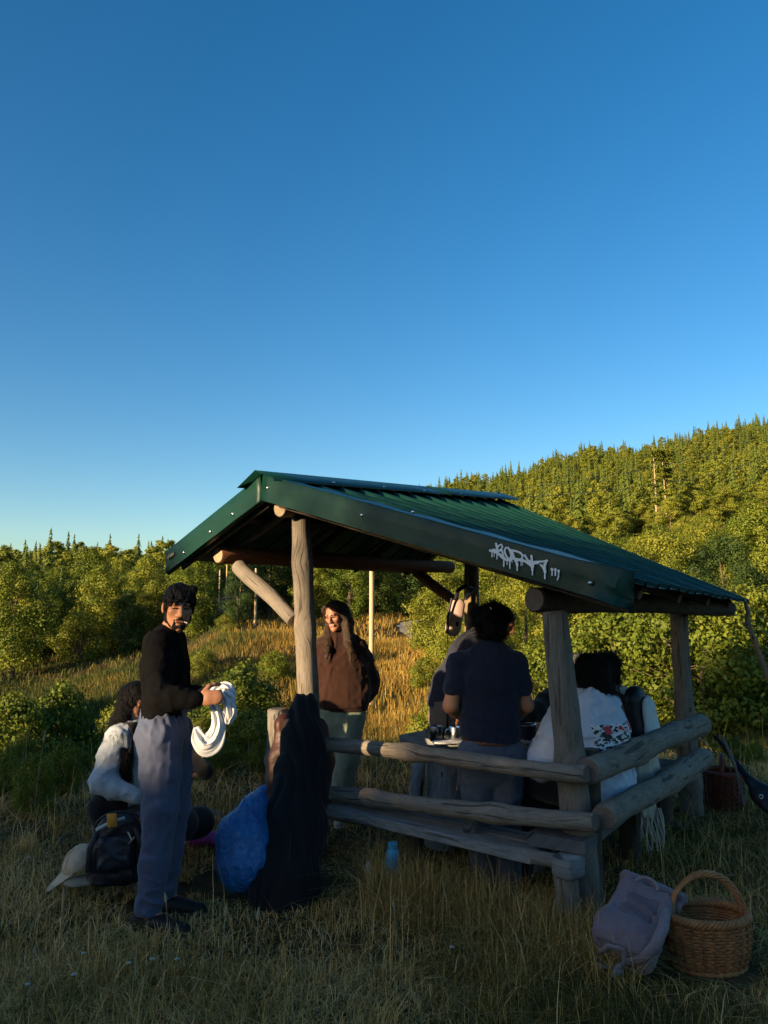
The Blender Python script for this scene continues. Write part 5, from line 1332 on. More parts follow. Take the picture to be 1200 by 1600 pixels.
    drape([Q(348, 1078), Q(357, 1094), Q(360, 1112), Q(355, 1131)], [.04, .07, .065, .025], 2.4, .012, 9)
    return t
man_in_black()

# ================================================================== woman in brown sweater
def woman_in_brown():
    D = 5.9
    t = thing('person', 'woman in brown sweatshirt and sage trousers, hands behind her, beside the post', 'person', ground_at(528, D))
    J = dict(neck=PX(529, 994, D), chest=PX(531, 1034, D), waist=PX(534, 1082, D), pelvis=PX(536, 1104, D), head=PX(524, 962, D - .04),
             shR=PX(503, 1013, D + .02), elR=PX(487, 1062, D + .12), wrR=PX(500, 1096, D + .2), shL=PX(559, 1013, D + .02), elL=PX(577, 1062, D + .12), wrL=PX(567, 1100, D + .17),
             hipR=PX(518, 1112, D), kneeR=PX(520, 1186, D + .02), ankR=ground_at(516, D + .06, .09), hipL=PX(550, 1112, D), kneeL=PX(542, 1186, D - .05), ankL=ground_at(528, D - .02, .09))
    J['toeR'] = ground_at(510, D - .12, .03); J['toeL'] = ground_at(530, D - .2, .03)
    R = frame((-.42, -.86, -.22), (-.14, 0, 1))
    build_body(t, J, SKIN('skin_fair', (.36, .165, .10)), R, .96, .0075, arm=(.044, .036, .037, .025), jaw=.92, ears=False,
               hands=[(J['wrL'], (-.5, .3, -.75), (0, -1, .1), .3, 1, .3), (J['wrR'], (.5, .3, -.75), (0, -1, .1), .3, -1, .3)])
    face_parts(t, J['head'], R, .96, HAIR_BROWN, mat('lips_w', (.42, .15, .12), rough=.5), EYE)
    sw = SDF(.03); torso(sw, J, .035, 1.05, .05, .66, .035)
    for g in 'LR': limb(sw, J['sh' + g], J['el' + g], J['wr' + g], (.082, .082, .080, .048), .03)
    sw.cone(J['chest'], npv(J['neck']) + (0, 0, -.10), .12, .066); sw.plane(npv(J['pelvis']) + (0, 0, .0), (.05, 0, -1))
    sdf_part('sweatshirt', sw, fabric('brown_fleece', (.034, .013, .008), (.027, .010, .0065)), t, .009, cloth(.012, (9, 9, 4), 3))
    hm = SDF(.01); pe = npv(J['pelvis']); hm.cone(pe + (0, 0, -.03), pe + (0, 0, .03), .19, .2, side=(1, 0, 0), flat=.68, cap=True)
    sdf_part('hem_band', hm, fabric('brown_rib', (.030, .011, .007)), t, .009, lambda x, y, z: .002 * np.sin(x * 300))
    tr = SDF(.025); tr.cone(pe + (0, 0, .0), pe + (0, 0, -.08), .165, .165, side=(1, 0, 0), flat=.72)
    for g in 'RL':
        h_, k_, a_ = npv(J['hip' + g]), npv(J['knee' + g]), npv(J['ank' + g]); tr.cone(h_, k_, .105, .090); tr.cone(k_, a_ + (0, 0, -.02), .090, .082)
    tr.plane((0, 0, .05 + gz(-.4, 5.9)), (0, 0, -1))
    sdf_part('trousers', tr, fabric('sage_cotton', (.21, .25, .19), (.17, .21, .16)), t, .010, cloth(.010, (9, 9, 7), 4))
    w1, w2 = mat('grey_shoe', (.40, .40, .38), (.3, .3, .29), rough=.7), mat('pale_sole', (.5, .5, .48), rough=.7)
    shoe(t, J['ankR'], J['toeR'], w1, w2, .95); shoe(t, J['ankL'], J['toeL'], w1, w2, .95)
    c = J['head']; s = .96; hr = SDF(.012)
    hr.ell(hl(c, R, 0, -.022, .034, s), (.078, .090, .084), R)
    ch = npv(J['chest']); nk = npv(J['neck'])
    for g in (-1, 1):
        # from the parting over the temple, past the cheek and down in front of the shoulder
        pts = [hl(c, R, g * .012, .055, .104, s), hl(c, R, g * .062, .045, .070, s), hl(c, R, g * .078, .012, .0, s), hl(c, R, g * .080, .005, -.07, s), nk + (-g * .078, -.105, -.05), ch + (-g * .090, -.155, .10), ch + (-g * .092, -.172, .02)]
        hr.chain(pts, [.016, .022, .026, .030, .034, .026, .006], side=(1, 0, 0), flat=.55)
        hr.chain([hl(c, R, g * .05, -.05, .04, s), hl(c, R, g * .07, -.05, -.08, s), nk + (-g * .085, -.04, -.05)], [.05, .05, .03])
    hr.cone(hl(c, R, 0, -.07, .0, s), ch + (0, .12, .05), .06, .05)
    hr.ell(hl(c, R, 0, .10, -.008, s), (.057, .075, .092), R, sub=True, k=.008)
    hair_part('hair', hr, HAIR_BROWN, t, .006, hair_disp(.004, (110, 110, 10), 5), 3000, .055, .08, .05, .0022)
    er = MB().lathe(Vector(hl(c, R, -.074, .0, -.045, s)), [(.0, .0), (.008, .004), (.008, .012), (0, .016)], 8).build('earring', [mat('silver', (.8, .78, .7), rough=.25, metal=1)], t)
woman_in_brown()

# ================================================================== woman in navy tee, seen from behind
def woman_in_navy():
    D = 4.45
    t = thing('person', 'woman seen from behind in a navy tee and slate trousers, dark curly hair pinned up', 'person', ground_at(768, D))
    J = dict(neck=PX(768, 1014, D), chest=PX(764, 1056, D), waist=PX(765, 1120, D + .02), pelvis=PX(766, 1160, D), head=PX(768, 978, D + .06),
             shL=PX(718, 1036, D), elL=PX(704, 1103, D - .02), wrL=PX(726, 1122, D + .22), shR=PX(806, 1036, D), elR=PX(822, 1102, D + .02), wrR=PX(800, 1120, D + .22),
             hipL=PX(742, 1176, D), kneeL=PX(748, 1275, D + .02), ankL=ground_at(758, D + .03, .09), hipR=PX(792, 1176, D), kneeR=PX(790, 1275, D + .02), ankR=ground_at(796, D, .09))
    J['toeL'] = ground_at(752, D + .25, .03); J['toeR'] = ground_at(800, D + .22, .03)
    R = frame((.10, .97, -.25)); skin = SKIN('skin_brown', (.46, .20, .10))
    build_body(t, J, skin, R, .98, .009, arm=(.050, .043, .043, .028), hands=[(J['wrL'], (.4, .9, -.1), (.1, 0, -1), .5, 1, .3), (J['wrR'], (-.4, .9, -.1), (-.1, 0, -1), .5, -1, .3)])
    ts = SDF(.025); torso(ts, J, .012, 1.02, .05, .66, .016)
    for g in 'LR':
        a, b = npv(J['sh' + g]), npv(J['el' + g]); ts.cone(a, a * .45 + b * .55, .072, .068, cap=False)
        ts.plane(a * .45 + b * .55, (b - a)) if False else None
    ts.cone(J['chest'], npv(J['neck']) + (0, 0, -.02), .10, .058, k=.06); ts.plane(npv(J['pelvis']) + (0, 0, .012), (-.1, 0, -1))
    sdf_part('t_shirt', ts, fabric('navy_cotton', (.018, .022, .042), (.013, .016, .032)), t, .009, cloth(.009, (8, 8, 8), 6))
    tr = SDF(.02); pe = npv(J['pelvis']); tr.cone(pe + (0, 0, .03), pe + (0, 0, -.09), .158, .172, side=(1, 0, 0), flat=.74)
    for g in 'RL':
        h_, k_, a_ = npv(J['hip' + g]), npv(J['knee' + g]), npv(J['ank' + g]); tr.cone(h_ + (0, 0, -.02), k_, .112, .086); tr.cone(k_, a_ + (0, 0, -.01), .086, .075)
    tr.plane(pe + (0, 0, .02), (0, 0, 1)); tr.plane((0, 0, .05), (0, 0, -1))
    sdf_part('trousers', tr, fabric('slate_cotton', (.085, .105, .14), (.065, .08, .11)), t, .010, cloth(.008, (9, 9, 10), 8))
    bl = SDF(.006); bl.cone(pe + (0, 0, -.005), pe + (0, 0, .022), .163, .160, side=(1, 0, 0), flat=.75, cap=True)
    sdf_part('belt', bl, mat('brown_leather', (.16, .06, .025), (.1, .035, .016), rough=.5), t, .008)
    s1, s2 = mat('worn_shoe', (.13, .12, .11), (.08, .075, .07), rough=.8), mat('worn_sole', (.3, .29, .27), rough=.8)
    shoe(t, J['ankL'], J['toeL'], s1, s2); shoe(t, J['ankR'], J['toeR'], s1, s2)
    c = J['head']; hr = SDF(.02); hr.ell(hl(c, R, 0, -.028, .03), (.098, .105, .100), R); hr.ell(hl(c, R, 0, -.06, -.05), (.085, .06, .065), R); hr.ell(hl(c, R, 0, -.08, .06), (.06, .05, .05), R)
    for i in range(14):
        a = i * .9; hr.ball(hl(c, R, .09 * math.cos(a), -.04 + .04 * math.sin(a * 1.7), .03 + .085 * math.sin(a)), .022)
    hair_part('hair', hr, HAIR_BLACK, t, .007, hair_disp(.006, (45, 45, 45), 2, .012, 24), 3500, .045, 1.2, .55, .0024, down=.3)
    cb = hl(c, R, .0, -.135, .065); clip = MB()
    clip.tube([Vector(cb + R @ npv((-.012 + .006 * i, .001 * i * i, .016 - .008 * i))) for i in range(5)], [.004, .006, .007, .006, .004], 8).build('hair_clip', [mat('pearl_clip', (.7, .68, .64), rough=.3)], t)
    q = hl(c, R, .10, -.045, .035); SDFb = SDF(.01); SDFb.ball(q, .022); SDFb.ball(q + (.012, 0, .012), .014)
    sdf_part('hair_bow', SDFb, fabric('dark_bow', (.02, .018, .016)), t, .006)
woman_in_navy()

# ================================================================== person bending over the table
def bending_person():
    D = 5.75
    t = thing('person', 'person in dark tee and brown shorts bending over the table behind the navy woman', 'person', ground_at(705, D))
    J = dict(neck=PX(762, 992, D - .05), chest=PX(735, 1022, D), waist=PX(706, 1070, D), pelvis=PX(700, 1104, D), head=PX(785, 972, D - .1),
             shL=PX(742, 1006, D + .16), elL=PX(775, 1050, D - .05), wrL=PX(790, 1095, D - .3), shR=PX(738, 1010, D - .18), elR=PX(752, 1062, D - .35), wrR=PX(742, 1118, D - .55),
             hipL=PX(702, 1112, D + .09), kneeL=PX(700, 1190, D + .1), ankL=ground_at(702, D + .1, .09), hipR=PX(700, 1112, D - .09), kneeR=PX(696, 1190, D - .1), ankR=ground_at(692, D - .1, .09))
    J['toeL'] = ground_at(740, D + .1, .03); J['toeR'] = ground_at(730, D - .12, .03)
    R = frame((.8, -.35, -.5)); build_body(t, J, MATS['skin_tan'], R, 1.0, .010, hands=[(J['wrR'], (.3, -.5, -.8), (.8, .2, 0), .7, 1, .5), (J['wrL'], (.4, -.4, -.8), (.6, .2, 0), .7, -1, .5)])
    ts = SDF(.04); torso(ts, J, .025, 1.08, .05, .75)
    for g in 'LR':
        a, b = npv(J['sh' + g]), npv(J['el' + g]); ts.cone(a, a * .35 + b * .65, .085, .08)
    ts.plane(npv(J['pelvis']) + (0, 0, .0), (-.05, 0, -1))
    sdf_part('t_shirt', ts, fabric('ink_cotton', (.030, .032, .055), (.022, .024, .042)), t, .011, cloth(.012, (8, 8, 8), 3))
    tr = SDF(.05); pe = npv(J['pelvis']); tr.cone(pe + (0, 0, .02), pe + (0, 0, -.08), .168, .175, side=(0, 1, 0), flat=.85)
    for g in 'RL':
        h_, k_ = npv(J['hip' + g]), npv(J['knee' + g]); tr.cone(h_, k_, .125, .115)
    tr.plane(npv(J['kneeL']) + (0, 0, .02), (0, 0, -1)); tr.plane(pe + (0, 0, .06), (0, 0, 1))
    sdf_part('shorts', tr, fabric('taupe_cotton', (.17, .125, .105), (.14, .10, .085)), t, .011, cloth(.010, (8, 8, 6), 5))
    s1, s2 = MATS['worn_shoe'], MATS['worn_sole']; shoe(t, J['ankL'], J['toeL'], s1, s2); shoe(t, J['ankR'], J['toeR'], s1, s2)
    c = J['head']; hr = SDF(.02); hr.ell(hl(c, R, 0, -.025, .034), (.084, .098, .086), R); hr.ell(hl(c, R, 0, .09, -.03), (.06, .055, .08), R, sub=True)
    hair_part('hair', hr, HAIR_BLACK, t, .010, hair_disp(.006, (40, 40, 20)), 1200, .04, .5, .3)
    kn = SDF(.02); nk = npv(J['neck']); kn.cone(nk + (-.03, -.05, -.02), nk + (-.03, .06, -.02), .055, .055); kn.cone(nk + (-.06, -.06, -.0), nk + (-.06, .04, -.02), .035)
    sdf_part('neck_scarf', kn, mat('dark_print', (.11, .10, .09), (.008, .008, .008), rough=.9, scale=90), t, .009, folds(.006, (25, 25, 25)))
bending_person()

# ================================================================== seated pair on the side bench
def seated(name_label, D, pel, nkp, hd, shl, shr, ell, elr, wrl, wrr, facing, skin, top_m, trou_m, hair, topname, grow, knees, disp, headfwd, hs=1.0, wid=1.05, hands=True, extra=None, disp2=None, sleeve=(.085, .08, .075, .05), shoes=True):
    t = thing('person', name_label, 'person', (pel[0], pel[1], gz(pel[0], pel[1])))
    f = npv(facing) / np.linalg.norm(facing); pel, nk = npv(pel), npv(nkp)
    side = np.cross(f, (0, 0, 1)); J = dict(pelvis=pel, neck=nk, waist=pel * .72 + nk * .28, chest=pel * .28 + nk * .72, head=npv(hd), shL=npv(shl), shR=npv(shr), elL=npv(ell), elR=npv(elr), wrL=npv(wrl), wrR=npv(wrr))
    for g, s in (('L', -1), ('R', 1)):
        h_ = pel + side * .09 * s + (0, 0, -.03); k_ = h_ + f * .42 + side * knees * s + (0, 0, .02); a_ = k_ + f * .06 * 1.0; a_[2] = gz(a_[0], a_[1]) + .09
        J['hip' + g], J['knee' + g], J['ank' + g] = h_, k_, a_; J['toe' + g] = a_ + f * .15 + (0, 0, -.05)
    R = frame(headfwd)
    hd_ = [(J['wrL'], npv(J['wrL']) - npv(J['elL']), (0, 0, -1), .5, 1, .4), (J['wrR'], npv(J['wrR']) - npv(J['elR']), (0, 0, -1), .5, -1, .4)] if hands else []
    build_body(t, J, skin, R, hs, .010, hands=hd_)
    ts = SDF(.03); torso(ts, J, grow, wid, .05, .72, .015)
    for g in 'LR': limb(ts, J['sh' + g], J['el' + g], npv(J['wr' + g]) * .93 + npv(J['el' + g]) * .07, sleeve, .03)
    ts.cone(J['chest'], npv(J['neck']) + (0, 0, -.02), .12, .08)
    if extra: extra(ts, J, R)
    ts.plane(pel + (0, 0, -.10), (0, 0, -1))
    sdf_part(topname, ts, top_m, t, .010, disp)
    tr = SDF(.05); tr.cone(pel + (0, 0, .02), pel + (0, 0, -.03), .165, .165, side=side, flat=.8)
    for g in 'LR': tr.chain([J['hip' + g], J['knee' + g], npv(J['ank' + g]) + (0, 0, -.01)], [.105, .082, .075])
    sdf_part('trousers', tr, trou_m, t, .012, folds(.007, (9, 9, 9), (20, 20, 20), .4, 2))
    if shoes:
        for g in 'LR': shoe(t, J['ank' + g], J['toe' + g], MATS['black_shoe'], MATS['dark_sole'])
    if hair: hair(t, J['head'], R, J)
    return t, J, R, ts

def person_hoodie():
    D = 4.3
    hm = fabric('pale_blue_fleece', (.50, .56, .66), (.43, .49, .59), bump=.15)
    def hood(ts, J, R):
        n = npv(J['neck']); b = -npv((-.6, .8, 0)); ts.cone(n + b * .05 + (-.06, -.04, .01), n + b * .05 + (.06, .04, .01), .075, .075); ts.cone(n + b * .09 + (0, 0, -.04), n + b * .13 + (.0, 0, -.12), .085, .045)
    def hair(t, c, R, J):
        hr = SDF(.02); hr.ell(hl(c, R, 0, -.03, .03), (.104, .112, .104), R); hr.ell(hl(c, R, 0, -.06, -.06), (.105, .07, .09), R); hr.cone(hl(c, R, 0, -.06, -.08), npv(J['neck']) + npv((.03, -.04, .04)), .09, .05)
        hair_part('hair', hr, HAIR_BLACK, t, .008, hair_disp(.008, (36, 36, 22), 1, .010, 20), 3500, .06, .6, .35, .0025)
    sk = MATS['skin_brown']
    t, J, R, ts = seated('seated person with full black hair in a pale blue hoodie with a printed back', D, PX(938, 1232, 4.32), PX(924, 1105, 4.42), PX(920, 1058, 4.52), PX(884, 1118, 4.40), PX(952, 1124, 4.62),
        PX(852, 1192, 4.42), PX(960, 1190, 4.85), PX(858, 1142, 4.72), PX(905, 1160, 5.0), (-.6, .8, 0), sk, hm, fabric('black_denim', (.014, .014, .016)), hair, 'hoodie', .04, .06,
        cloth(.018, (8, 8, 8), 6), (-.5, .85, -.2), 1.0, 1.1, extra=hood, sleeve=(.10, .105, .085, .05))
    # printed panel that follows the back of the hoodie
    m, tt, b = nodes_of('hoodie_print'); b.inputs['Roughness'].default_value = .7
    tc = N(tt, 'ShaderNodeTexCoord'); mp = N(tt, 'ShaderNodeMapping'); mp.inputs['Scale'].default_value = (26, 26, 60); tt.links.new(tc.outputs['Object'], mp.inputs[0])
    nz = N(tt, 'ShaderNodeTexNoise', Scale=1.0, Detail=3, Roughness=.6); tt.links.new(mp.outputs[0], nz.inputs['Vector'])
    base = ramp(tt, nz.outputs[0], [(.47, (.012, .014, .018)), (.50, (.62, .64, .66))])
    n2 = N(tt, 'ShaderNodeTexNoise', Scale=20, Detail=1); tt.links.new(tc.outputs['Object'], n2.inputs['Vector'])
    red = ramp(tt, n2.outputs[0], [(.58, (0, 0, 0)), (.6, (1, 1, 1))])
    sp = N(tt, 'ShaderNodeSeparateXYZ'); tt.links.new(tc.outputs['Object'], sp.inputs[0])
    pz = float((npv(J['chest']) - npv(t.location))[2])
    gt = N(tt, 'ShaderNodeMath', operation='GREATER_THAN'); gt.inputs[1].default_value = pz - .0 + float(t.location[2]); tt.links.new(sp.outputs['Z'], gt.inputs[0])
    mu = N(tt, 'ShaderNodeMath', operation='MULTIPLY'); tt.links.new(red, mu.inputs[0]); tt.links.new(gt.outputs[0], mu.inputs[1])
    mx = N(tt, 'ShaderNodeMix', data_type='RGBA'); tt.links.new(mu.outputs[0], mx.inputs[0]); tt.links.new(base, mx.inputs[6]); mx.inputs[7].default_value = (.55, .03, .05, 1)
    tt.links.new(mx.outputs[2], b.inputs['Base Color'])
    Fv, lo, h = ts.grid(.010, .03, cloth(.018, (8, 8, 8), 6)); Fv = Fv - .003
    ax = [lo[i] + h * np.arange(Fv.shape[i]) for i in range(3)]
    fwd = npv((-.6, .8, 0)); sdv = npv((.8, .6, 0)); c = npv(J['chest'])
    X, Y, Z = ax[0][:, None, None], ax[1][None, :, None], ax[2][None, None, :]
    a = (X - c[0]) * fwd[0] + (Y - c[1]) * fwd[1]; bb = (X - c[0]) * sdv[0] + (Y - c[1]) * sdv[1]
    zc = P(930, 1151, 4.3).z
    Fv = np.maximum(Fv, a + .03 + 0 * Z); Fv = np.maximum(Fv, np.abs(bb + .0) - .17 + 0 * Z); Fv = np.maximum(Fv, np.abs(Z - zc) - .078 + 0 * a)
    for e in (0, -1): Fv[e] = .5; Fv[:, e] = .5; Fv[:, :, e] = .5
    V, Q = nets(Fv, lo, h); pr = part('back_print', mesh('back_print', V, Q, [m], True), t); pr['label'] = 'black, white and red printed panel'
person_hoodie()

def person_knit():
    D = 4.95
    m, tt, b = nodes_of('cream_knit'); b.inputs['Roughness'].default_value = .95
    tc = N(tt, 'ShaderNodeTexCoord'); mp = N(tt, 'ShaderNodeMapping'); mp.inputs['Rotation'].default_value = (.25, .3, .55); tt.links.new(tc.outputs['Object'], mp.inputs[0])
    wv = N(tt, 'ShaderNodeTexWave', wave_type='BANDS', bands_direction='X', Scale=4.6, Distortion=1.6, Detail=1.0); tt.links.new(mp.outputs[0], wv.inputs['Vector'])
    tt.links.new(ramp(tt, wv.outputs['Fac'], [(.0, (.04, .035, .03)), (.035, (.05, .045, .04)), (.055, (.47, .43, .36)), (1, (.50, .46, .39))]), b.inputs['Base Color'])
    n2 = N(tt, 'ShaderNodeTexNoise', Scale=140, Detail=2); tt.links.new(tc.outputs['Object'], n2.inputs['Vector']); bp = N(tt, 'ShaderNodeBump', Strength=.5, Distance=.004); tt.links.new(n2.outputs[0], bp.inputs['Height']); tt.links.new(bp.outputs[0], b.inputs['Normal'])
    def hair(t, c, R, J):
        hr = SDF(.02); hr.ell(hl(c, R, 0, -.03, .03), (.092, .104, .094), R); hr.ell(hl(c, R, 0, -.05, -.06), (.085, .06, .08), R); hr.ball(hl(c, R, .06, -.05, .09), .035)
        hair_part('hair', hr, HAIR_BLACK, t, .009, hair_disp(.008, (36, 36, 22), 4, .008, 22), 2500, .06, .6, .4, .0025)
    def shawl(ts, J, R):
        n = npv(J['neck']); ts.cone(n + (-.06, -.03, -.0), n + (.08, .05, -.01), .085, .08); ts.cone(J['waist'], npv(J['pelvis']) + (.04, -.05, -.12), .16, .17)
    t, J, R, ts = seated('seated person in a cream cardigan with thin black stripes wearing a small backpack', D, PX(985, 1212, 4.98), PX(962, 1096, 5.05), PX(940, 1048, 5.16), PX(930, 1110, 5.06), PX(992, 1108, 5.2),
        PX(915, 1175, 5.3), PX(985, 1180, 5.5), PX(890, 1160, 5.5), PX(950, 1165, 5.65), (-.6, .8, 0), MATS['skin_brown'], m, fabric('pale_denim', (.22, .28, .38)), hair, 'cardigan', .035, .06,
        cloth(.014, (8, 8, 5), 9), (-.75, .6, -.1), 1.0, 1.08, extra=shawl)
    # fringed scarf end hanging below the rail
    fr = MB(); base = P(1012, 1212, 4.82)
    c0 = PX(1006, 1190, 4.78); c1 = PX(1013, 1262, 4.74)
    s = SDF(.02); s.cone(c0, c1, .07, .066, side=(1, .3, 0), flat=.35); sc = thing('scarf', 'cream fringed scarf end hanging down below the side rail', 'scarf', Vector((c1[0], c1[1], 0)))
    SCM = fabric('cream_wool', (.52, .48, .40)); sdf_part('fabric', s, SCM, sc, .007, vfolds(.006, 90))
    rr = random.Random(4)
    for i in range(26):
        x0 = c1 + npv((-.066 + .132 * i / 25, -.01 + rr.uniform(-.012, .012), .0)); L = rr.uniform(.19, .27)
        pts = [Vector(x0 + npv((.012 * math.sin(k * 1.3 + i) + .006 * k, .004 * k, -L * k / 4))) for k in range(5)]; fr.tube(pts, [.0065, .006, .0055, .005, .003], 5)
    fr.build('fringe', [SCM], sc)
    # backpack on the back
    bp_ = thing('small_backpack', 'small black backpack with a white front panel on the back of the cream cardigan', 'backpack', (0, 0, 0))
    bk = npv((.62, -.62, 0)); bk /= np.linalg.norm(bk); c = PX(1000, 1122, 4.88); sv = npv((.62, .62, 0)) / np.linalg.norm((.62, .62)); bp_.location = Vector((c[0], c[1], c[2] - .17))
    s = SDF(.03); s.cone(c + (-.02, 0, .10), c + (.015, 0, -.10), .105, .12, side=sv, flat=.62); sdf_part('pack_body', s, mat('black_nylon', (.012, .013, .018), (.008, .009, .012), rough=.45, scale=30), bp_, .008, folds(.004, (14, 14, 14)))
    cw = c + bk * .062; s = SDF(.02); s.cone(cw + (.0, 0, .065), cw + (.02, 0, -.085), .078, .095, side=sv, flat=.35); sdf_part('front_panel', s, fabric('white_canvas', (.62, .64, .62), (.54, .56, .54)), bp_, .007, folds(.003, (14, 14, 14)))
    zp = MB(); zp.tube([Vector(cw + sv * .088 * math.cos(a) + npv((.01 + .012 * -math.sin(a), 0, -.01 + .155 * math.sin(a))) - bk * .004) for a in np.linspace(0, 6.2, 30)], .0035, 6).build('zip', [mat('zip_metal', (.4, .4, .42), rough=.4, metal=1)], bp_)
    st = MB()
    for g in (-.07, .07): st.tube([Vector(c + sv * g + npv((-.03, .02, .12))), Vector(c + sv * g + npv((-.10, .10, .17))), Vector(c + sv * g + npv((-.2, .22, .10)))], .018, 8, flat=(Vector((0, 0, 1)), .5))
    st.build('strap', [MATS['black_nylon']], bp_)
person_knit()

def person_cap():
    def hair(t, c, R, J):
        hr = SDF(.02); hr.ell(hl(c, R, 0, -.035, .0), (.084, .085, .08), R); hr.ell(hl(c, R, 0, .09, -.03), (.062, .05, .08), R, sub=True); sdf_part('hair', hr, HAIR_BLACK, t, .010, hair_disp(.006))
    bm = fabric('black_cotton', (.012, .012, .013))
    pel = npv((1.62, 6.32, .42))
    t, J, R, ts = seated('seated person in dark clothes and pale cap with smile badge across the table', 6.3, pel, PX(893, 1076, 6.28), PX(898, 1046, 6.22), PX(925, 1088, 6.38), PX(862, 1090, 6.15),
        PX(930, 1125, 6.0), PX(838, 1112, 5.95), PX(880, 1140, 5.75), PX(800, 1120, 5.72), (-.62, -.78, 0), MATS['skin_tan'], bm, bm, hair, 'jacket', .03, .05, folds(.008, (9, 9, 7)), (-.62, -.75, -.2))
    seat = thing('stump_seat', 'sawn log seat under the person in the pale cap', 'stool', (pel[0], pel[1], 0)); log('trunk', (pel[0], pel[1], -.08), (pel[0], pel[1], pel[2] - .13), .17, .16, BARKY, END, .004, .06, 88, parent=seat)
    cp = thing('cap', 'pale cap with a smile badge on the head of the person across the table', 'cap', Vector(hl(J['head'], R, 0, 0, .04)))
    c = J['head']; s = SDF(.01); s.ell(hl(c, R, 0, -.012, .052), (.085, .10, .082), R); s.plane(hl(c, R, 0, 0, .035), -R[:, 2]); CM = fabric('pale_cap', (.42, .41, .38)); sdf_part('crown', s, CM, cp, .006)
    s = SDF(.01); s.cone(hl(c, R, 0, .07, .045), hl(c, R, 0, .13, .035), .075, .06, side=R[:, 0], flat=.12); sdf_part('brim', s, CM, cp, .005)
    mb = MB(); q = hl(c, R, .0, .082, .082); pts = [Vector(q + R @ npv((.022 * math.cos(a), .012 - .01 * math.sin(a) * 0, .014 * math.sin(a)))) for a in np.linspace(3.5, 5.9, 8)]; mb.tube(pts, .0035, 6)
    for g in (-.012, .012): mb.tube([Vector(q + R @ npv((g, .014, .010))), Vector(q + R @ npv((g, .014, .014)))], .0035, 6)
    mb.build('smile_badge', [mat('ink_black', (.01, .01, .01), rough=.7)], cp)
    br = MB()
    w = npv(J['wrR']) * .92 + npv(J['elR']) * .08; d = Vector(npv(J['wrR']) - npv(J['elR'])).normalized(); a = d.cross(Vector((0, 0, 1))).normalized(); bq = d.cross(a)
    for k in range(3): br.tube([Vector(w) - d * .018 * k + (a * math.cos(x) + bq * math.sin(x)) * .056 for x in np.linspace(0, 6.28, 16)[:-1]], .005, 6, closed=True)
    tag(br.build('bracelet', [STEEL]), 'silver bangles on the wrist of the person in the pale cap', 'bracelet')
person_cap()

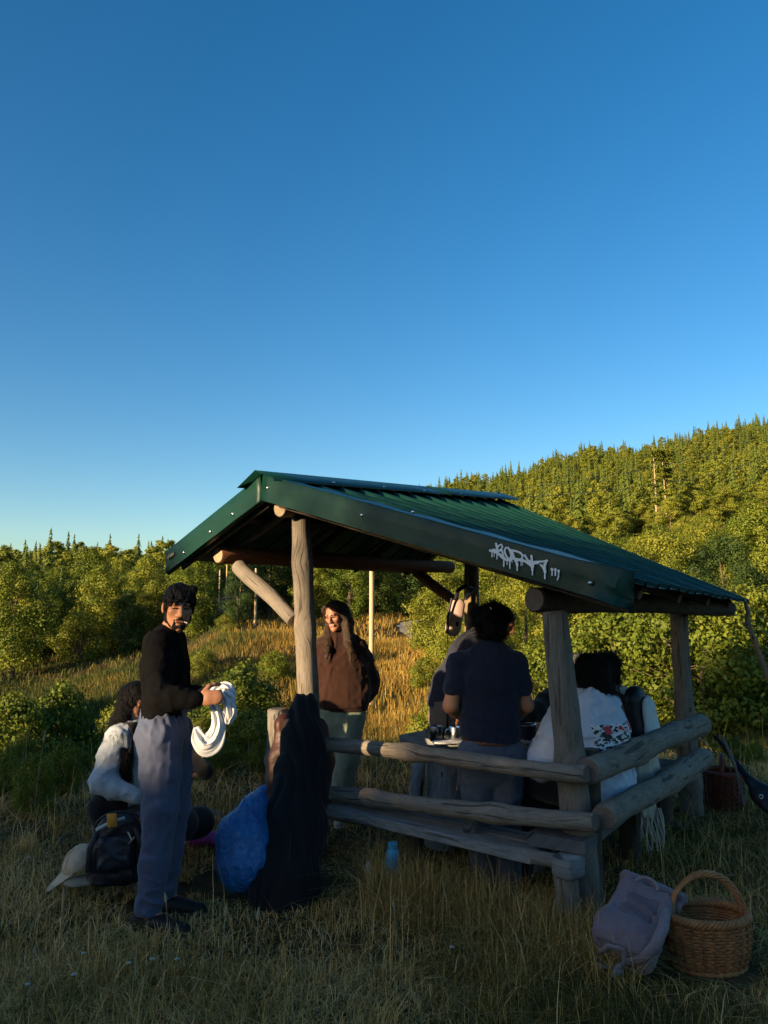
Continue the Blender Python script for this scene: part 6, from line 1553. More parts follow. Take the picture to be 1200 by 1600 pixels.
# ================================================================== person crouching behind the man in black
def person_crouching():
    D = 4.75
    t = thing('person', 'crouching person with long black hair, pale blue shirt and black vest, beside daypack', 'person', ground_at(190, D))
    J = dict(neck=PX(212, 1128, 4.78), chest=PX(204, 1165, 4.78), waist=PX(196, 1230, 4.78), pelvis=PX(192, 1275, 4.8), head=PX(217, 1094, 4.82),
             shR=PX(184, 1152, 4.66), elR=PX(160, 1222, 4.58), wrR=PX(213, 1246, 4.58), shL=PX(226, 1150, 4.95), elL=PX(290, 1168, 4.98), wrL=PX(322, 1198, 4.85),
             hipR=PX(198, 1284, 4.7), kneeR=PX(285, 1288, 4.62), ankR=PX(210, 1312, 4.66), hipL=PX(205, 1284, 4.9), kneeL=PX(312, 1284, 4.95), ankL=PX(235, 1308, 4.98))
    R = frame((.75, .5, -.35)); sk = MATS['skin_tan']
    build_body(t, J, sk, R, .98, .009, arm=(.045, .038, .04, .027), hands=[(J['wrR'], (.9, .2, 0), (0, .3, -1), .5, 1, .3), (J['wrL'], (-.75, -.1, -.6), (-.3, 0, .8), .5, 1, .3)])
    sh = SDF(.03); torso(sh, J, .012, 1.0, .05, .7)
    limb(sh, J['shR'], J['elR'], npv(J['wrR']) * .96 + npv(J['elR']) * .04, (.078, .070, .062, .045), .03)
    sh.plane(npv(J['pelvis']) + (0, 0, -.0), (0, 0, -1)); sh.plane(npv(J['neck']) + (0, 0, .02), (0, 0, 1))
    sdf_part('shirt', sh, fabric('pale_linen', (.42, .46, .50), (.36, .40, .45), bump=.2), t, .009, cloth(.011, (11, 11, 10), 7))
    v = SDF(.03); torso(v, J, .028, 1.02, .05, .74); v.cone(npv(J['waist']) + (-.09, -.04, -.05), PX(158, 1262, 4.66), .09, .075); v.cone(PX(158, 1262, 4.66), PX(160, 1290, 4.66), .072, .05)
    limb(v, J['shL'], J['elL'], npv(J['wrL']) * .98, (.062, .056, .050, .046), .03)
    v.ell(npv(J['shR']) + (.0, -.02, -.03), (.10, .10, .13), sub=True, k=.01); v.cone(npv(J['chest']) + (.14, -.1, .05), npv(J['waist']) + (.15, -.1, -.06), .085, .09, sub=True, k=.02)
    v.plane(npv(J['neck']) + (0, 0, .015), (0, 0, 1))
    sdf_part('vest', v, fabric('black_wool', (.010, .010, .011)), t, .009, folds(.006, (10, 10, 6)))
    tr = SDF(.05); pe = npv(J['pelvis']); tr.cone(pe + (0, 0, .0), pe + (0, 0, -.03), .15, .155)
    for g in 'RL': tr.chain([J['hip' + g], J['knee' + g], J['ank' + g]], [.105, .085, .075])
    tr.plane((0, 0, .02), (0, 0, -1))
    sdf_part('trousers', tr, fabric('charcoal_cotton', (.030, .031, .032)), t, .011, folds(.007, (10, 10, 10)))
    c = J['head']; hr = SDF(.02); hr.ell(hl(c, R, 0, -.02, .03), (.084, .098, .088), R)
    nk = npv(J['neck']); hr.chain([hl(c, R, -.03, -.07, -.0), nk + (-.075, -.05, -.01), PX(186, 1152, 4.66), PX(196, 1185, 4.62), PX(198, 1215, 4.62)], [.06, .066, .056, .04, .022])
    hr.ell(hl(c, R, 0, .09, -.03), (.06, .055, .085), R, sub=True)
    hair_part('hair', hr, HAIR_BLACK, t, .008, hair_disp(.007, (36, 36, 14), 8, .008, 18), 3500, .09, .25, .15, .0024)
    cord = MB().tube([Vector(PX(314, 1175, 4.8)), Vector(PX(318, 1190, 4.8)), Vector(PX(315, 1204, 4.8)), Vector(PX(306, 1216, 4.8))], .0035, 6).build('cord', [mat('yellow_cord', (.5, .38, .14), rough=.8)])
    tag(cord, 'thin yellow cord dangling from the dark sleeve hand beside the white cloth', 'cord')
person_crouching()
# ------------------------------------------------------------------ things round the shelter
# wicker baskets
def wicker(nm, c1, c2): return mat(nm, c1, c2, rough=.55, scale=22, bump=.3, bscale=80, spec=.35)
def basket(label, loc, rx, ry, hgt, m1, m2, stakes=26, rows=15, rz=0.0, flare=.86, hh=.42, hz=None, wrapped=True):
    t = thing('wicker_basket', label, 'basket', loc, rz=rz)
    def prof(v):                    # radius factor up the wall
        return flare + (1 - flare) * math.sin(min(1, v * 1.15) * math.pi / 2) + .035 * math.sin(v * math.pi)
    def wall(a, v, off=0.0): k = prof(v); return Vector(((rx * k + off) * math.cos(a), (ry * k + off) * math.sin(a), .012 + hgt * v))
    w = MB(); n = stakes * 4
    for r in range(rows):
        v = (r + .5) / rows; pts = []
        for i in range(n):
            a = 2 * math.pi * i / n; ph = math.pi * (i / 4.0 * 2) / 1.0
            pts.append(wall(a, v, .0045 * math.sin(math.pi * (i / 2.0) + (r % 2) * math.pi)) + Vector((0, 0, .0015 * math.sin(i * .7 + r))))
        w.tube(pts, hgt / rows * .52, 6, closed=True)
    w.build('woven_wall', [m1], t, world=False)
    fl = MB(); fl.add([wall(2 * math.pi * i / 32, 0) for i in range(32)] + [Vector((0, 0, .012))], [(i, (i + 1) % 32, 32) for i in range(32)]); fl.build('floor', [m2], t, world=False)
    s = MB()
    for i in range(stakes):
        a = 2 * math.pi * (i + .5) / stakes
        s2 = MB().tube([wall(a, v, .007) for v in (0, .25, .5, .75, 1.0)] + [wall(a + .10, 1.06, .01)], [.0065, .006, .006, .006, .0055, .005], 6); s2.build('stake', [m2], t, world=False)
    rm = MB()
    for k in range(4):
        pts = []
        for i in range(96):
            a = 2 * math.pi * i / 96; ph = a * 15 + k * math.pi / 2
            pts.append(wall(a, 1.0, .011 * math.cos(ph)) + Vector((0, 0, .010 + .013 * math.sin(ph))))
        rm.tube(pts, .0085, 6, closed=True)
    rm.build('rim', [m1], t, world=False)
    bs = MB()
    for k in range(2): bs.tube([wall(2 * math.pi * i / 64, 0, .008 + .004 * math.sin(i * 1.2 + k * 3.14)) + Vector((0, 0, .004 * math.cos(i * 1.2 + k * 3.14))) for i in range(64)], .008, 6, closed=True)
    bs.build('foot_ring', [m1], t, world=False)
    hz = hz or hh
    for k in range(5 if wrapped else 2):
        h = MB(); pts = []
        for i in range(40):
            b = math.pi * i / 39; ph = i * .55 + k * 2 * math.pi / 5; rr_ = .011 if wrapped else .006
            pts.append(Vector(((rx * .98) * math.cos(b), rr_ * math.cos(ph), hgt * .96 + hz * math.sin(b) + rr_ * math.sin(ph) * abs(math.sin(b)))) + Vector((rr_ * math.sin(ph) * abs(math.cos(b)), 0, 0)))
        pts = [Vector((rx * .96, 0, hgt * .35))] + pts + [Vector((-rx * .96, 0, hgt * .35))]
        h.tube(pts, .0075 if wrapped else .007, 6).build('handle_strand', [m1], t, world=False)
    return t
W1, W2 = wicker('wicker_honey', (.46, .20, .068), (.23, .09, .03)), wicker('wicker_dark', (.33, .13, .042), (.17, .065, .022))
gb_ = G(1113, 1520)
basket('honey brown oval wicker basket with a tall hoop handle beside the mauve backpack', (gb_.x, gb_.y + .03, gz(gb_.x, gb_.y) - .005), .185, .135, .20, W1, W2, 26, 15, .12, .84, .20)
W3, W4 = wicker('wicker_red', (.22, .05, .02), (.11, .026, .012)), wicker('wicker_red_dark', (.10, .025, .012), (.05, .013, .008))
g2 = G(1142, 1276)
basket('small reddish wicker basket in the grass behind the rear post', (g2.x, g2.y + .1, gz(g2.x, g2.y)), .165, .14, .27, W3, W4, 20, 15, 1.1, .9, .16)
hp = MB(); hpc = G(1108, 1268); hp.tube([Vector((hpc.x + .2 * math.cos(a) + .02, hpc.y + .25 + .05 * math.cos(a), .12 + .42 * math.sin(a))) for a in np.linspace(-.2, 3.3, 24)], .007, 6)
tag(hp.build('cane_hoop', [wicker('pale_cane', (.34, .29, .18), (.22, .18, .11))]), 'thin pale cane hoop standing behind the reddish basket', 'hoop')

# roll-top backpack
def mauve_pack():
    t = thing('backpack', 'mauve roll top backpack lying against the front post with loose straps', 'backpack', G(985, 1495))
    D = 3.46; m = mat('mauve_fabric', (.21, .155, .168), (.165, .12, .132), rough=.75, scale=12, bump=.12, bscale=60, sheen=.2)
    A = PX(975, 1474, D + .02); B = PX(1012, 1404, D + .2); up = B - A; L = np.linalg.norm(up); up = up / L; sx = npv((.93, -.30, 0)); sx -= up * sx.dot(up); sx /= np.linalg.norm(sx); nr_ = np.cross(sx, up)
    R = np.stack([sx, nr_, up], 1); C = (A + B) * .5
    s = SDF(.03); s.box(C - up * .02, (.125, .075, L * .5 + .045), R, .035); s.box(C - up * (L * .5 - .03) - nr_ * -.01, (.135, .085, .06), R, .04); s.plane((0, 0, .006 + gz(1.1, 3.35)), (0, 0, -1))
    sdf_part('pack_body', s, m, t, .007, cloth(.007, (11, 11, 9), 3))
    r = SDF(.014); Tp = C + up * (L * .5 + .045); r.box(Tp - sx * .0, (.145, .022, .045), R, .018); r.cone(Tp - sx * .135 + up * .03, Tp + sx * .135 + up * .035, .026, .024); r.cone(Tp - sx * .13 + nr_ * .03 + up * .005, Tp + sx * .13 + nr_ * .03 + up * .01, .022, .018)
    sdf_part('roll_top', r, m, t, .006, cloth(.005, (18, 18, 18), 2))
    fn = -nr_ if nr_[1] > 0 else nr_
    bp = SDF(.012); bp.box(C + fn * .070 + sx * .015 - up * .02, (.070, .012, .10), R, .012)
    sdf_part('back_panel', bp, mat('mauve_mesh', (.185, .136, .148), rough=.9, scale=60, bump=.4), t, .006, lambda x, y, z: .004 * np.sin(z * 120 + x * 60))
    hd = MB().tube([Vector(C + fn * .08 + up * (L * .5 - .005) + sx * (.05 * math.cos(a)) + up * .03 * math.sin(a) + fn * .02 * math.sin(a)) for a in np.linspace(0, math.pi, 9)], .008, 7); hd.build('grab_handle', [mat('mauve_web', (.27, .215, .23), rough=.8, scale=90, bump=.3)], t)
    sm = mat('mauve_web', (.27, .215, .23), rough=.8, scale=90, bump=.3)
    st = MB().tube([Vector(PX(*p)) for p in ((1040, 1425, D + .0), (1036, 1450, D - .1), (1024, 1478, D - .14), (1005, 1498, D - .12), (975, 1506, D - .05), (948, 1512, D - .02), (930, 1506, D), (932, 1498, D + .02))], [.022, .026, .026, .022, .014, .012, .012, .010], 8, flat=(Vector((.3, .9, .3)).normalized(), .35)); st.build('shoulder_strap', [sm], t)
    st = MB().tube([Vector(PX(*p)) for p in ((938, 1488, D - .02), (952, 1478, D - .1), (972, 1484, D - .12), (976, 1502, D - .1), (962, 1516, D - .1), (956, 1526, D - .12))], [.014, .016, .014, .012, .012, .008], 8, flat=(Vector((.1, .9, .4)).normalized(), .35)); st.build('webbing_strap', [sm], t)
    bk = MB().box(PX(966, 1518, D - .1), .045, .02, .03, Matrix.Rotation(.4, 3, 'Y'), 0, .005); bk.build('buckle', [mat('grey_plastic', (.18, .17, .19), rough=.4)], t, smooth=False)
mauve_pack()

# sling bag on the rear post
def sling_bag():
    D = 6.85; t = thing('sling_bag', 'pale pink sling bag hanging from the rear ridge post', 'bag', P(712, 990, D))
    m = mat('pink_nylon', (.46, .33, .30), (.40, .28, .26), rough=.7, scale=14, bump=.1)
    s = SDF(.03); s.cone(PX(716, 945, D), PX(708, 982, D - .02), .062, .072, side=(1, 0, .3), flat=.55); sdf_part('bag_body', s, m, t, .008, folds(.004, (14, 14, 14)))
    zp = MB().tube([Vector(PX(706, 935, D - .06)), Vector(PX(700, 962, D - .06)), Vector(PX(698, 990, D - .05))], .011, 8); zp.build('zip', [MATS['black_nylon']], t)
    MB().tube([Vector(PX(700, 990, D - .05)), Vector(PX(699, 1005, D - .05))], .004, 6).build('zip_pull', [MATS['black_nylon']], t)
    MB().box(PX(714, 975, D - .05), .028, .012, .04, Matrix.Rotation(.2, 3, 'Y'), 0, .003).build('logo_patch', [mat('ink_black', (.01, .01, .01), rough=.7)], t, smooth=False)
    MB().tube([Vector(PX(*p)) for p in ((712, 938, D - .02), (716, 922, D), (728, 915, D + .02), (740, 920, D + .1), (728, 935, D))], .02, 8, flat=(Vector((0, 1, 0)), .4)).build('strap', [MATS['black_nylon']], t)
sling_bag()

# draped black coat, brown leather jacket behind it, blue rubbish bag
def coat():
    t = thing('coat', 'long black coat draped over the end of the rail beside the blue bag', 'coat', G(445, 1390))
    s = SDF(.04); sd = (1, .15, 0)
    s.chain([PX(476, 1108, 4.86), PX(474, 1150, 4.78), PX(472, 1210, 4.7), PX(462, 1290, 4.52), PX(446, 1375, 4.36), PX(444, 1395, 4.33)], [.10, .125, .160, .18, .185, .18], side=sd, flat=.62)
    s.cone(PX(452, 1380, 4.34), PX(420, 1392, 4.34), .14, .10, side=sd, flat=.7); s.plane((0, 0, .0), (0, 0, -1))
    sdf_part('fabric', s, mat('coat_black', (.0035, .0035, .0045), (.0025, .0025, .0035), rough=.8, scale=40, bump=.15, sheen=.1), t, .011, vfolds(.012, 62, 3))
    m = mat('brown_leather_jacket', (.06, .020, .012), (.035, .012, .008), rough=.4, scale=10, bump=.35, bscale=30)
    j = thing('leather_jacket', 'brown leather jacket hung under the black coat on the rail end', 'jacket', Vector((-.65, 5.15, 0)))
    s = SDF(.03); s.chain([PX(446, 1128, 5.06), PX(440, 1180, 5.02), PX(428, 1262, 4.95)], [.05, .075, .06], side=sd, flat=.7); s.chain([PX(496, 1140, 5.0), PX(502, 1190, 4.96), PX(500, 1250, 4.9)], [.06, .075, .07], side=sd, flat=.7); s.cone(PX(446, 1132, 5.08), PX(498, 1138, 5.05), .07, .07)
    sdf_part('jacket_body', s, m, j, .010, folds(.012, (14, 14, 8), (30, 30, 20), .5, 4))
    b = thing('rubbish_bag', 'shiny blue plastic rubbish bag slumped beside the black coat', 'bag', G(372, 1388))
    s = SDF(.05); s.cone(PX(382, 1345, 4.42), PX(380, 1315, 4.44), .165, .15); s.chain([PX(382, 1300, 4.46), PX(398, 1262, 4.55), PX(410, 1236, 4.62)], [.15, .075, .035]); s.plane((0, 0, .0), (0, 0, -1))
    bm, tt, bb = nodes_of('blue_plastic'); bb.inputs['Base Color'].default_value = (.014, .13, .36, 1); bb.inputs['Roughness'].default_value = .3; bb.inputs['Specular IOR Level'].default_value = .6
    tc = N(tt, 'ShaderNodeTexCoord'); nz = N(tt, 'ShaderNodeTexNoise', Scale=16, Detail=4, Roughness=.6, Distortion=1.5); tt.links.new(tc.outputs['Object'], nz.inputs['Vector']); bp = N(tt, 'ShaderNodeBump', Strength=.7, Distance=.03); tt.links.new(nz.outputs[0], bp.inputs['Height']); tt.links.new(bp.outputs[0], bb.inputs['Normal'])
    top = PX(410, 1236, 4.62)
    def cr(x, y, z):
        a = np.arctan2(x - (top[0] - .1), top[2] - z + .02); return -.012 * ((1 - np.abs(vnoise(a * 7 + vnoise(x * 6, y * 6, z * 6), y * 5, z * 2))) ** 4 - .3) - .006 * ((1 - np.abs(vnoise(x * 22, y * 22, z * 14))) ** 4 - .3)
    sdf_part('bag_body', s, bm, b, .009, cr)
coat()

# blue bottle, thermos, mugs, pots
def lathe_thing(name, label, cat, loc, profs, group=None):
    t = thing(name, label, cat, loc, group)
    for nm, prof, m in profs: auto_smooth(MB().lathe((0, 0, 0), prof, 24).build(nm, [m], t, world=False), 40)
    return t
def bottle():
    g = P(614, 1340, 4.45); z0 = gz(g.x, g.y); m = mat('blue_enamel', (.05, .32, .52), (.04, .26, .44), rough=.4, scale=8)
    lathe_thing('water_bottle', 'plain blue cylindrical bottle standing in the grass under the bench', 'bottle', (g.x, g.y, z0), [('bottle_body', [(0, 0), (.037, .002), (.040, .01), (.040, .20), (.036, .222), (.026, .235)], m), ('lid', [(.027, .232), (.029, .236), (.029, .262), (.025, .266), (0, .266)], m)])
bottle()
ST2 = mat('brushed_steel', (.62, .62, .60), (.52, .52, .5), rough=.22, metal=1.0, scale=20)
BLK = mat('black_plastic', (.012, .012, .012), rough=.4, scale=20)
bz = ba.z + .03
g = P(735, 1290, 4.27); lathe_thing('thermos_cup', 'steel cup standing on the low bench plank', 'cup', (g.x, g.y, bz - .004), [('cup_body', [(0, .0), (.040, .0), (.044, .006), (.044, .11), (.041, .112), (.038, .108), (.036, .01), (0, .01)], ST2)])
TT = TZ0 + .027
def mug(px, D, label, m, r=.042, hgt=.085, side=-1, nm='mug'):
    g = P(px, 1160, D); t = lathe_thing(nm, label, 'mug', (g.x, g.y, TT), [('mug_body', [(0, 0), (r * .95, 0), (r, .004), (r, hgt - .003), (r - .002, hgt), (r - .005, hgt - .004), (r - .006, .006), (0, .006)], m)])
    MB().tube([Vector((side * (r + .024 * math.sin(a)), 0, hgt * .5 + hgt * .34 * math.cos(a))) for a in np.linspace(0, math.pi, 10)], .005, 7).build('handle', [m], t, world=False); return t
mug(683, 4.98, 'dark steel mug on the table corner beside the bright steel mug', mat('dark_steel', (.16, .16, .16), (.1, .1, .1), rough=.28, metal=1.0, scale=20), .048, .095)
mug(712, 4.95, 'bright steel mug on the table corner by the navy woman', ST2, .044, .095)
mug(703, 5.15, 'small black cup behind the steel mugs', BLK, .034, .06)
def french_press():
    g = P(722, 1150, 5.12); t = thing('coffee_press', 'tall steel and black coffee press on the table', 'coffee press', (g.x, g.y, TT))
    auto_smooth(MB().lathe((0, 0, 0), [(0, 0), (.046, 0), (.048, .005), (.048, .19), (.046, .194), (0, .194)], 24).build('jug', [ST2], t, world=False), 40)
    auto_smooth(MB().lathe((0, 0, .194), [(.052, 0), (.053, .006), (.04, .018), (.006, .022), (.006, .045), (.013, .05), (.013, .06), (0, .064)], 20).build('lid', [BLK], t, world=False), 40)
    for a in (0, 2.1, 4.2): MB().box((.051 * math.cos(a), .051 * math.sin(a), .1), .006, .012, .2, Matrix.Rotation(a, 3, 'Z'), 0, .001).build('frame_bar', [BLK], t, world=False)
    MB().tube([Vector((-.05, 0, .18)), Vector((-.095, 0, .17)), Vector((-.10, 0, .06)), Vector((-.05, 0, .04))], .009, 8).build('handle', [BLK], t, world=False)
french_press()
ENAMEL = mat('navy_enamel', (.012, .018, .04), (.01, .014, .03), rough=.25, scale=10)
g = P(815, 1150, 5.0); lathe_thing('cooking_pot', 'dark enamel pot with steel rim on the table beside the pale blue hoodie', 'pot', (g.x, g.y, TT), [('pot_body', [(0, 0), (.085, 0), (.092, .006), (.095, .10), (.090, .10), (.087, .01), (0, .01)], ENAMEL), ('rim', [(.094, .098), (.099, .10), (.099, .108), (.093, .11), (.089, .106)], ST2)])
g = P(838, 1175, 4.85); lathe_thing('plate', 'pale plate at the table edge beside the pale blue sleeve', 'plate', (g.x, g.y, TT), [('plate_body', [(0, .004), (.06, .004), (.095, .016), (.1, .018), (.098, .021), (.06, .009), (0, .009)], mat('pale_ceramic', (.55, .56, .56), rough=.35))])
tcl = MB(); g = P(705, 1172, 4.9)
tow = SDF(.01); tow.cone(npv((g.x - .06, g.y, TT + .004)), npv((g.x + .05, g.y + .02, TT + .006)), .06, .05, side=(0, 1, 0), flat=1.0); tow.plane((0, 0, TT + .012), (0, 0, 1)); tow.plane((0, 0, TT), (0, 0, -1))
tw = thing('napkin', 'folded white napkin under the mugs on the table corner', 'napkin', (g.x, g.y, TT)); sdf_part('fabric', tow, MATS['white_cotton'], tw, .005, folds(.003, (30, 30, 30)))
cn = thing('metal_tin', 'crinkled foil tray on the table beyond the navy woman', 'tray', P(832, 1092, 5.35)); cn.location.z = TT
ft = MB(); rs_ = random.Random(2)
Vf = [(.11 * math.cos(a) * k + rs_.uniform(-.006, .006), .08 * math.sin(a) * k + rs_.uniform(-.006, .006), h + rs_.uniform(-.006, .006)) for (k, h) in ((.8, .002), (1.0, .05), (1.08, .052)) for a in np.linspace(0, 6.283, 21)[:-1]]
ft.add(Vf, [(r * 20 + i, r * 20 + (i + 1) % 20, (r + 1) * 20 + (i + 1) % 20, (r + 1) * 20 + i) for r in range(2) for i in range(20)] + [tuple(range(19, -1, -1))]); ft.build('foil', [mat('foil', (.8, .8, .8), rough=.3, metal=1.0, scale=30)], cn, smooth=False, world=False)

# daypack, cap, plastic, magenta sack by the crouching person
def daypack():
    D = 4.42; t = thing('daypack', 'black daypack with an orange tag and pale zip beside the crouching person', 'backpack', G(190, 1365))
    m = MATS['black_nylon']; s = SDF(.03); Rt = frame((.12, -1, .18), (-.1, 0, 1)); C = PX(188, 1322, D)
    s.box(C + (0, 0, -.03), (.145, .10, .165), Rt, .05); s.box(C + (0, .0, .11), (.11, .085, .07), Rt, .05); s.box(C + (-.09, .0, -.12), (.07, .10, .07), Rt, .04); s.plane((0, 0, .0), (0, 0, -1))
    sdf_part('pack_body', s, m, t, .009, cloth(.012, (10, 10, 10), 5))
    pk = SDF(.02); pk.box(C + Rt @ npv((0, .10, -.02)), (.105, .04, .09), Rt, .035); sdf_part('pocket', pk, mat('navy_nylon', (.014, .016, .026), rough=.45), t, .008, cloth(.008, (14, 14, 14), 7))
    for g in (-1, 1): MB().tube([Vector(C + Rt @ npv((g * .10, .09, .10))), Vector(C + Rt @ npv((g * .135, .13, .02))), Vector(C + Rt @ npv((g * .15, .10, -.10)))], .016, 8, flat=(Vector(Rt[:, 1]), .35)).build('strap', [m], t)
    MB().tube([Vector(PX(150, 1297, D - .15)), Vector(PX(172, 1285, D - .17)), Vector(PX(195, 1278, D - .16))], .009, 8, flat=(Vector((0, 1, 0)), .4)).build('zip', [mat('pale_zip', (.42, .50, .52), rough=.4)], t)
    MB().tube([Vector(PX(148 + 42 * (1 - math.cos(a)), 1298 - 30 * math.sin(a), D - .12)) for a in np.linspace(0, 3.1, 14)], .007, 6).build('piping', [m], t)
    MB().box(PX(175, 1282, D - .19), .055, .006, .072, Matrix.Rotation(-.08, 3, 'Y'), 0, .002).build('tag', [mat('orange_tag', (.50, .24, .03), (.42, .19, .02), rough=.6)], t, smooth=False)
    MB().tube([Vector(PX(*p)) for p in ((200, 1300, D - .15), (206, 1312, D - .18), (200, 1320, D - .18), (210, 1308, D - .17))], .004, 6).build('cord', [mat('grey_cord', (.45, .42, .36), rough=.9)], t)
daypack()
def sun_cap():
    g = G(122, 1385); t = thing('peaked_cap', 'faded khaki five panel cap tipped over on the grass', 'cap', g); D = 4.36
    m = mat('khaki_canvas', (.56, .43, .30), (.46, .35, .24), rough=.9, scale=20, bump=.3)
    A = PX(128, 1345, D + .06); s = SDF(.015); R = frame((-.80, -.38, -.46), (-.38, -.25, .85))
    s.ell(A, (.092, .105, .085), R); s.plane(A + R @ npv((0, 0, -.012)), -R[:, 2]); s.ell(A + R @ npv((0, 0, -.02)), (.084, .097, .085), R, sub=True, k=.004)
    sdf_part('crown', s, m, t, .006, folds(.006, (18, 18, 18)))
    b = SDF(.01); b.cone(A + R @ npv((0, .085, -.012)), A + R @ npv((0, .175, -.03)), .082, .05, side=R[:, 0], flat=.10); sdf_part('brim', b, m, t, .005, folds(.003, (14, 14, 14)))
    for k in (-.6, 0, .6): MB().tube([Vector(A + R @ npv((.0935 * math.sin(k) * math.cos(a), .1065 * math.cos(k) * math.cos(a), .0865 * math.sin(a)))) for a in np.linspace(0, 1.5, 10)], .0025, 5).build('seam', [m], t)
    b2 = SDF(.01); c2 = PX(122, 1378, D - .02); b2.cone(c2, c2 + (.10, .05, .0), .075, .07, side=(1, 0, 0), flat=.3); b2.plane((0, 0, .0), (0, 0, -1)); sdf_part('folded_flap', b2, mat('khaki_inner', (.30, .24, .16), rough=.9), t, .006, folds(.006, (16, 16, 16)))
sun_cap()
g = G(318, 1337); mg = thing('magenta_sack', 'flattened magenta sack lying in the grass behind the blue bag', 'sack', g); s = SDF(.02); s.cone((g.x - .09, g.y + .1, .07), (g.x + .1, g.y + .08, .08), .07, .08, side=(0, 1, 0), flat=.6); sdf_part('fabric', s, mat('magenta_cloth', (.26, .02, .15), (.18, .015, .1), rough=.7, scale=10), mg, .008, folds(.012, (18, 18, 18)))
g = G(288, 1336); pb = thing('plastic_bag', 'crumpled clear plastic wrapper in the grass beside the magenta sack', 'bag', g); s = SDF(.02); s.ball((g.x, g.y + .08, .08), .06); s.ball((g.x + .06, g.y + .1, .06), .05)
pm, tt_, pb_ = nodes_of('clear_plastic'); pb_.inputs['Base Color'].default_value = (.7, .72, .74, 1); pb_.inputs['Transmission Weight'].default_value = .6; pb_.inputs['Roughness'].default_value = .25; MATS['clear_plastic'] = pm
sdf_part('film', s, pm, pb, .007, folds(.02, (26, 26, 26), (50, 50, 50), .5, 1))
g = G(318, 1302); rk = thing('stone', 'pale grey stone half buried in grass beside the crouching person\'s knee', 'stone', g); s = SDF(.03); s.ell((g.x, g.y + .15, .05), (.11, .09, .08)); s.plane((0, 0, -.03), (0, 0, -1)); sdf_part('stone_body', s, mat('grey_stone', (.17, .165, .15), (.1, .1, .09), rough=.95, scale=9, bump=.5), rk, .010, folds(.016, (12, 12, 12)))
# white scrap of paper
g = G(580, 1400); sp_ = MB(); rs_ = random.Random(9)
pts = [(g.x - .028, g.y, .09), (g.x - .02, g.y + .01, .125), (g.x - .008, g.y + .012, .12), (g.x + .002, g.y + .015, .10), (g.x + .024, g.y + .01, .07), (g.x + .03, g.y, .035), (g.x + .012, g.y - .008, .02), (g.x - .012, g.y - .008, .04)]
cpt = (g.x, g.y - .012, .075); V = [Vector((q[0] * 1.0 + (q[0] - g.x) * .35, q[1], .03 + q[2] * 1.25)) for q in pts + [cpt]]
o = sp_.add(V, [(i, (i + 1) % 8, 8) for i in range(8)]).build('paper_scrap', [MATS['paper_white']], None, smooth=False); md = o.modifiers.new('thickness', 'SOLIDIFY'); md.thickness = .002
tag(o, 'torn white paper scrap caught in the grass in front of the bench', 'paper')

# crooked stick leaning on the roof corner, long black case with eyelet
st = MB().tube([Vector(P(*p)) for p in ((1163, 936, 6.05), (1169, 956, 6.04), (1168, 972, 6.02), (1178, 1000, 5.98), (1190, 1030, 5.92), (1204, 1068, 5.86), (1235, 1150, 5.7), (1268, 1262, 5.5))], [.012, .016, .019, .018, .019, .020, .022, .024], 9, noise=.12)
st.tube([Vector(P(1168, 973, 6.02)), Vector(P(1160, 974, 6.0))], [.010, .004], 6)
so = st.build('walking_stick', [wood('stick_wood', (.36, .25, .15), (.2, .13, .08))]); tag(so, 'crooked bare wooden stick leaning against the roof corner', 'stick')
D = 5.6; cs = thing('slim_case', 'slim black tapered case with a metal eyelet leaning in the grass past the rear post', 'case', G(1195, 1262))
s = SDF(.015); s.chain([PX(1118, 1150, D + .25), PX(1150, 1192, D + .12), PX(1172, 1220, D), PX(1190, 1240, D - .05), PX(1200, 1258, D - .1)], [.014, .020, .032, .078, .06], side=(1, 0, .6), flat=.4)
sdf_part('case_body', s, MATS['black_nylon'], cs, .007, folds(.003, (16, 16, 16)))
e = PX(1189, 1245, D - .11); MB().tube([Vector(e + npv((.013 * math.cos(a), 0, .013 * math.sin(a)))) for a in np.linspace(0, 6.28, 17)[:-1]], .005, 6, closed=True).build('eyelet', [STEEL], cs)
for i, p in enumerate((((1128, 1150, D + .2), (1150, 1200, D + .1), (1163, 1258, D)),)): MB().tube([Vector(P(*q)) for q in p], [.012, .014, .016], 7, noise=.1).build('strut', [GREY_WOOD], cs)

# utility poles and wires
PM = mat('pole_wood', (.52, .40, .24), (.40, .30, .18), rough=.85, scale=3, bump=.3, stretch=(8, 8, .6))
def pole(px, y, hgt, r, label, group=None, arm=False):
    x = at(px, y); z = gz(x, y); t = thing('utility_pole', label, 'pole', (x, y, z - .2), group)
    MB().tube([Vector((0, 0, 0)), Vector((.02, 0, hgt * .5)), Vector((0, 0, hgt))], [r, r * .9, r * .75], 10, noise=.03).build('shaft', [PM], t, world=False)
    if not arm: return Vector((x, y, z - .2 + hgt))
    MB().box((0, 0, hgt - .35), 1.4, .1, .12, None, 0, .01).build('crossarm', [PM], t, world=False)
    for k in (-.6, 0, .6): MB().lathe((k, 0, hgt - .29), [(.0, 0), (.035, 0), (.045, .04), (.03, .08), (.04, .11), (0, .13)], 10).build('insulator', [BLK], t, world=False)
    return Vector((x, y, z - .2 + hgt))
tops = [pole(580, 29, 8.2, .105, 'tall sunlit wooden utility pole beside the woman in brown', None, True), pole(398, 52, 4.2, .10, 'shorter sunlit wooden pole at the back of the golden meadow'), pole(444, 95, 6.5, .14, 'far wooden pole seen between the brace and the post')]
for i, (px, y) in enumerate(((341, 98), (352, 112), (366, 120), (374, 104), (379, 135))): tops.append(pole(px, y, 5.6 + .5 * i, .13, 'distant pale pole in the cleared strip through the wood', 'poles in the cleared strip'))
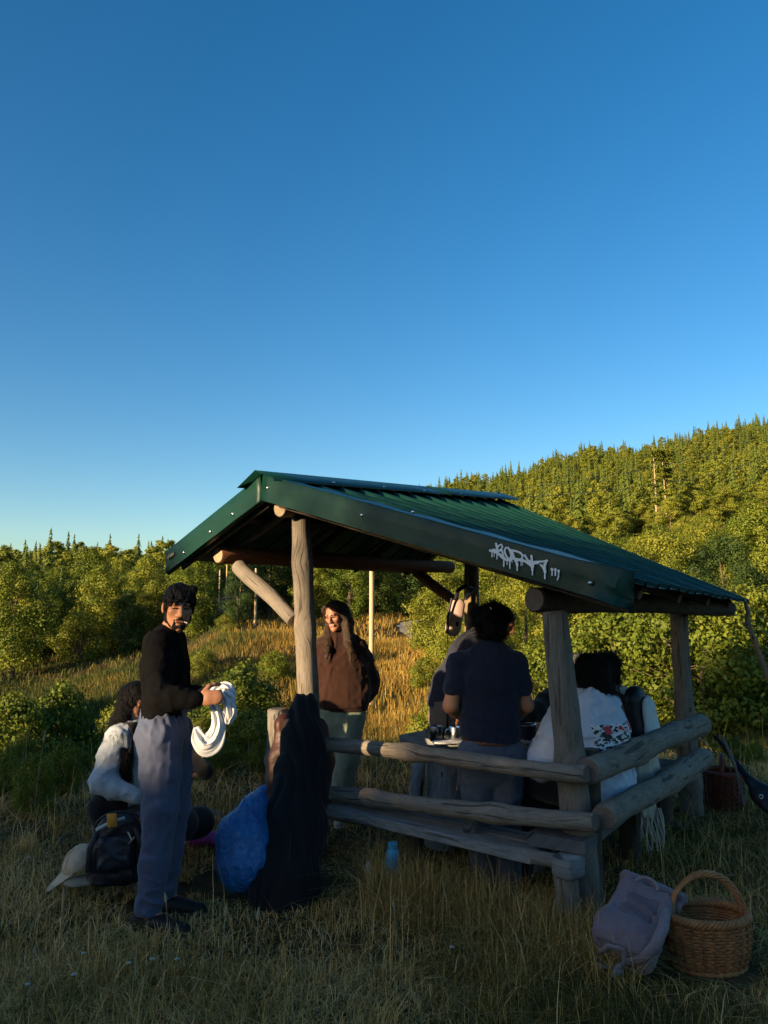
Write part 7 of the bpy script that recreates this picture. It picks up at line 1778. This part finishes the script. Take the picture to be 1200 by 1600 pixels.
def wire(a, b, sag, label, r=.012):
    pts = [a.lerp(b, t) - Vector((0, 0, sag * 4 * t * (1 - t))) for t in np.linspace(0, 1, 24)]
    tag(MB().tube(pts, r, 5).build('power_line', [BLK]), label, 'wire')
far = P(1330, 610, 150)
wire(tops[0] + Vector((.6, 0, -.2)), P(1190, 676, 95), 1.2, 'thin upper power line crossing in front of the wooded hill'); wire(tops[0] + Vector((-.6, 0, -.2)), P(1230, 700, 95), 1.6, 'thin lower power line crossing in front of the wooded hill')

# seed stalks and small flowers in the foreground
RS = random.Random(21)
STK = tonemat('seed_stalk', [(0, (.20, .16, .08)), (1, (.40, .33, .19))]); 
for i, (px, py, hh) in enumerate(((262, 1505, .30), (345, 1490, .34), (398, 1485, .32), (95, 1430, .28), (620, 1500, .25), (45, 1560, .2), (52, 1290, .72), (1075, 1275, .35), (1145, 1275, .5), (1010, 1250, .25), (210, 1545, .25))):
    g = G(px, py + 60 if py < 1500 and py > 1400 else py); z = gz(g.x, g.y); mb = MB(); lx = RS.uniform(-.12, .12) * hh
    pts = [Vector((g.x + lx * t * t, g.y, z + hh * t)) for t in (0, .3, .6, .85, 1)]; mb.tube(pts, [.0022, .002, .0018, .0016, .001], 5); mb.tube([pts[3], pts[3].lerp(pts[4], .4), pts[4]], [.003, .0075, .002], 6, noise=.3)
    tag(mb.build('seed_stalk', [mat('dry_stalk', (.36, .30, .18), (.25, .2, .11), rough=.9)]), 'tall dry seed stalk standing above the grass', 'grass stalk', 'dry seed stalks above the grass')
FW = mat('white_petal', (.42, .42, .36), rough=.8); YF = mat('yellow_petal', (.38, .30, .03), rough=.8); SG = mat('stem_green', (.05, .08, .02), rough=.8)
def flower(px, py, hh, m, n, r, label, group):
    g = G(px, py); z = gz(g.x, g.y); t = thing('wild_flower', label, 'flower', (g.x, g.y, z), group)
    MB().tube([Vector((0, 0, 0)), Vector((.01, 0, hh * .5)), Vector((.015, .01, hh))], .0018, 5).build('stem', [SG], t, world=False)
    mb = MB()
    for k in range(n):
        a = k * 2.4; q = r * math.sqrt(k / n); c = Vector((.015 + q * math.cos(a), .01 + q * math.sin(a), hh - (.25 * q if n < 20 else (k / n) * .12))); mb.lathe(c, [(0, .003), (.004, .002), (.0045, 0), (0, -.003)], 6)
    mb.build('flower_head', [m], t, world=False)
for px, py in ((104, 1590), (120, 1560), (192, 1560), (228, 1580), (268, 1560), (32, 1600), (702, 1530), (36, 1400)): flower(px, py, RS.uniform(.12, .2), FW, 9, .009, 'small white flower head in the foreground grass', 'white flowers in the foreground grass')
for px, py in ((1008, 1375), (1048, 1365), (985, 1395), (685, 1420), (672, 1405)): flower(px, py, RS.uniform(.14, .24), YF, 26, .014, 'thin yellow flower spike in the grass near the front post', 'yellow flower spikes near the front post')
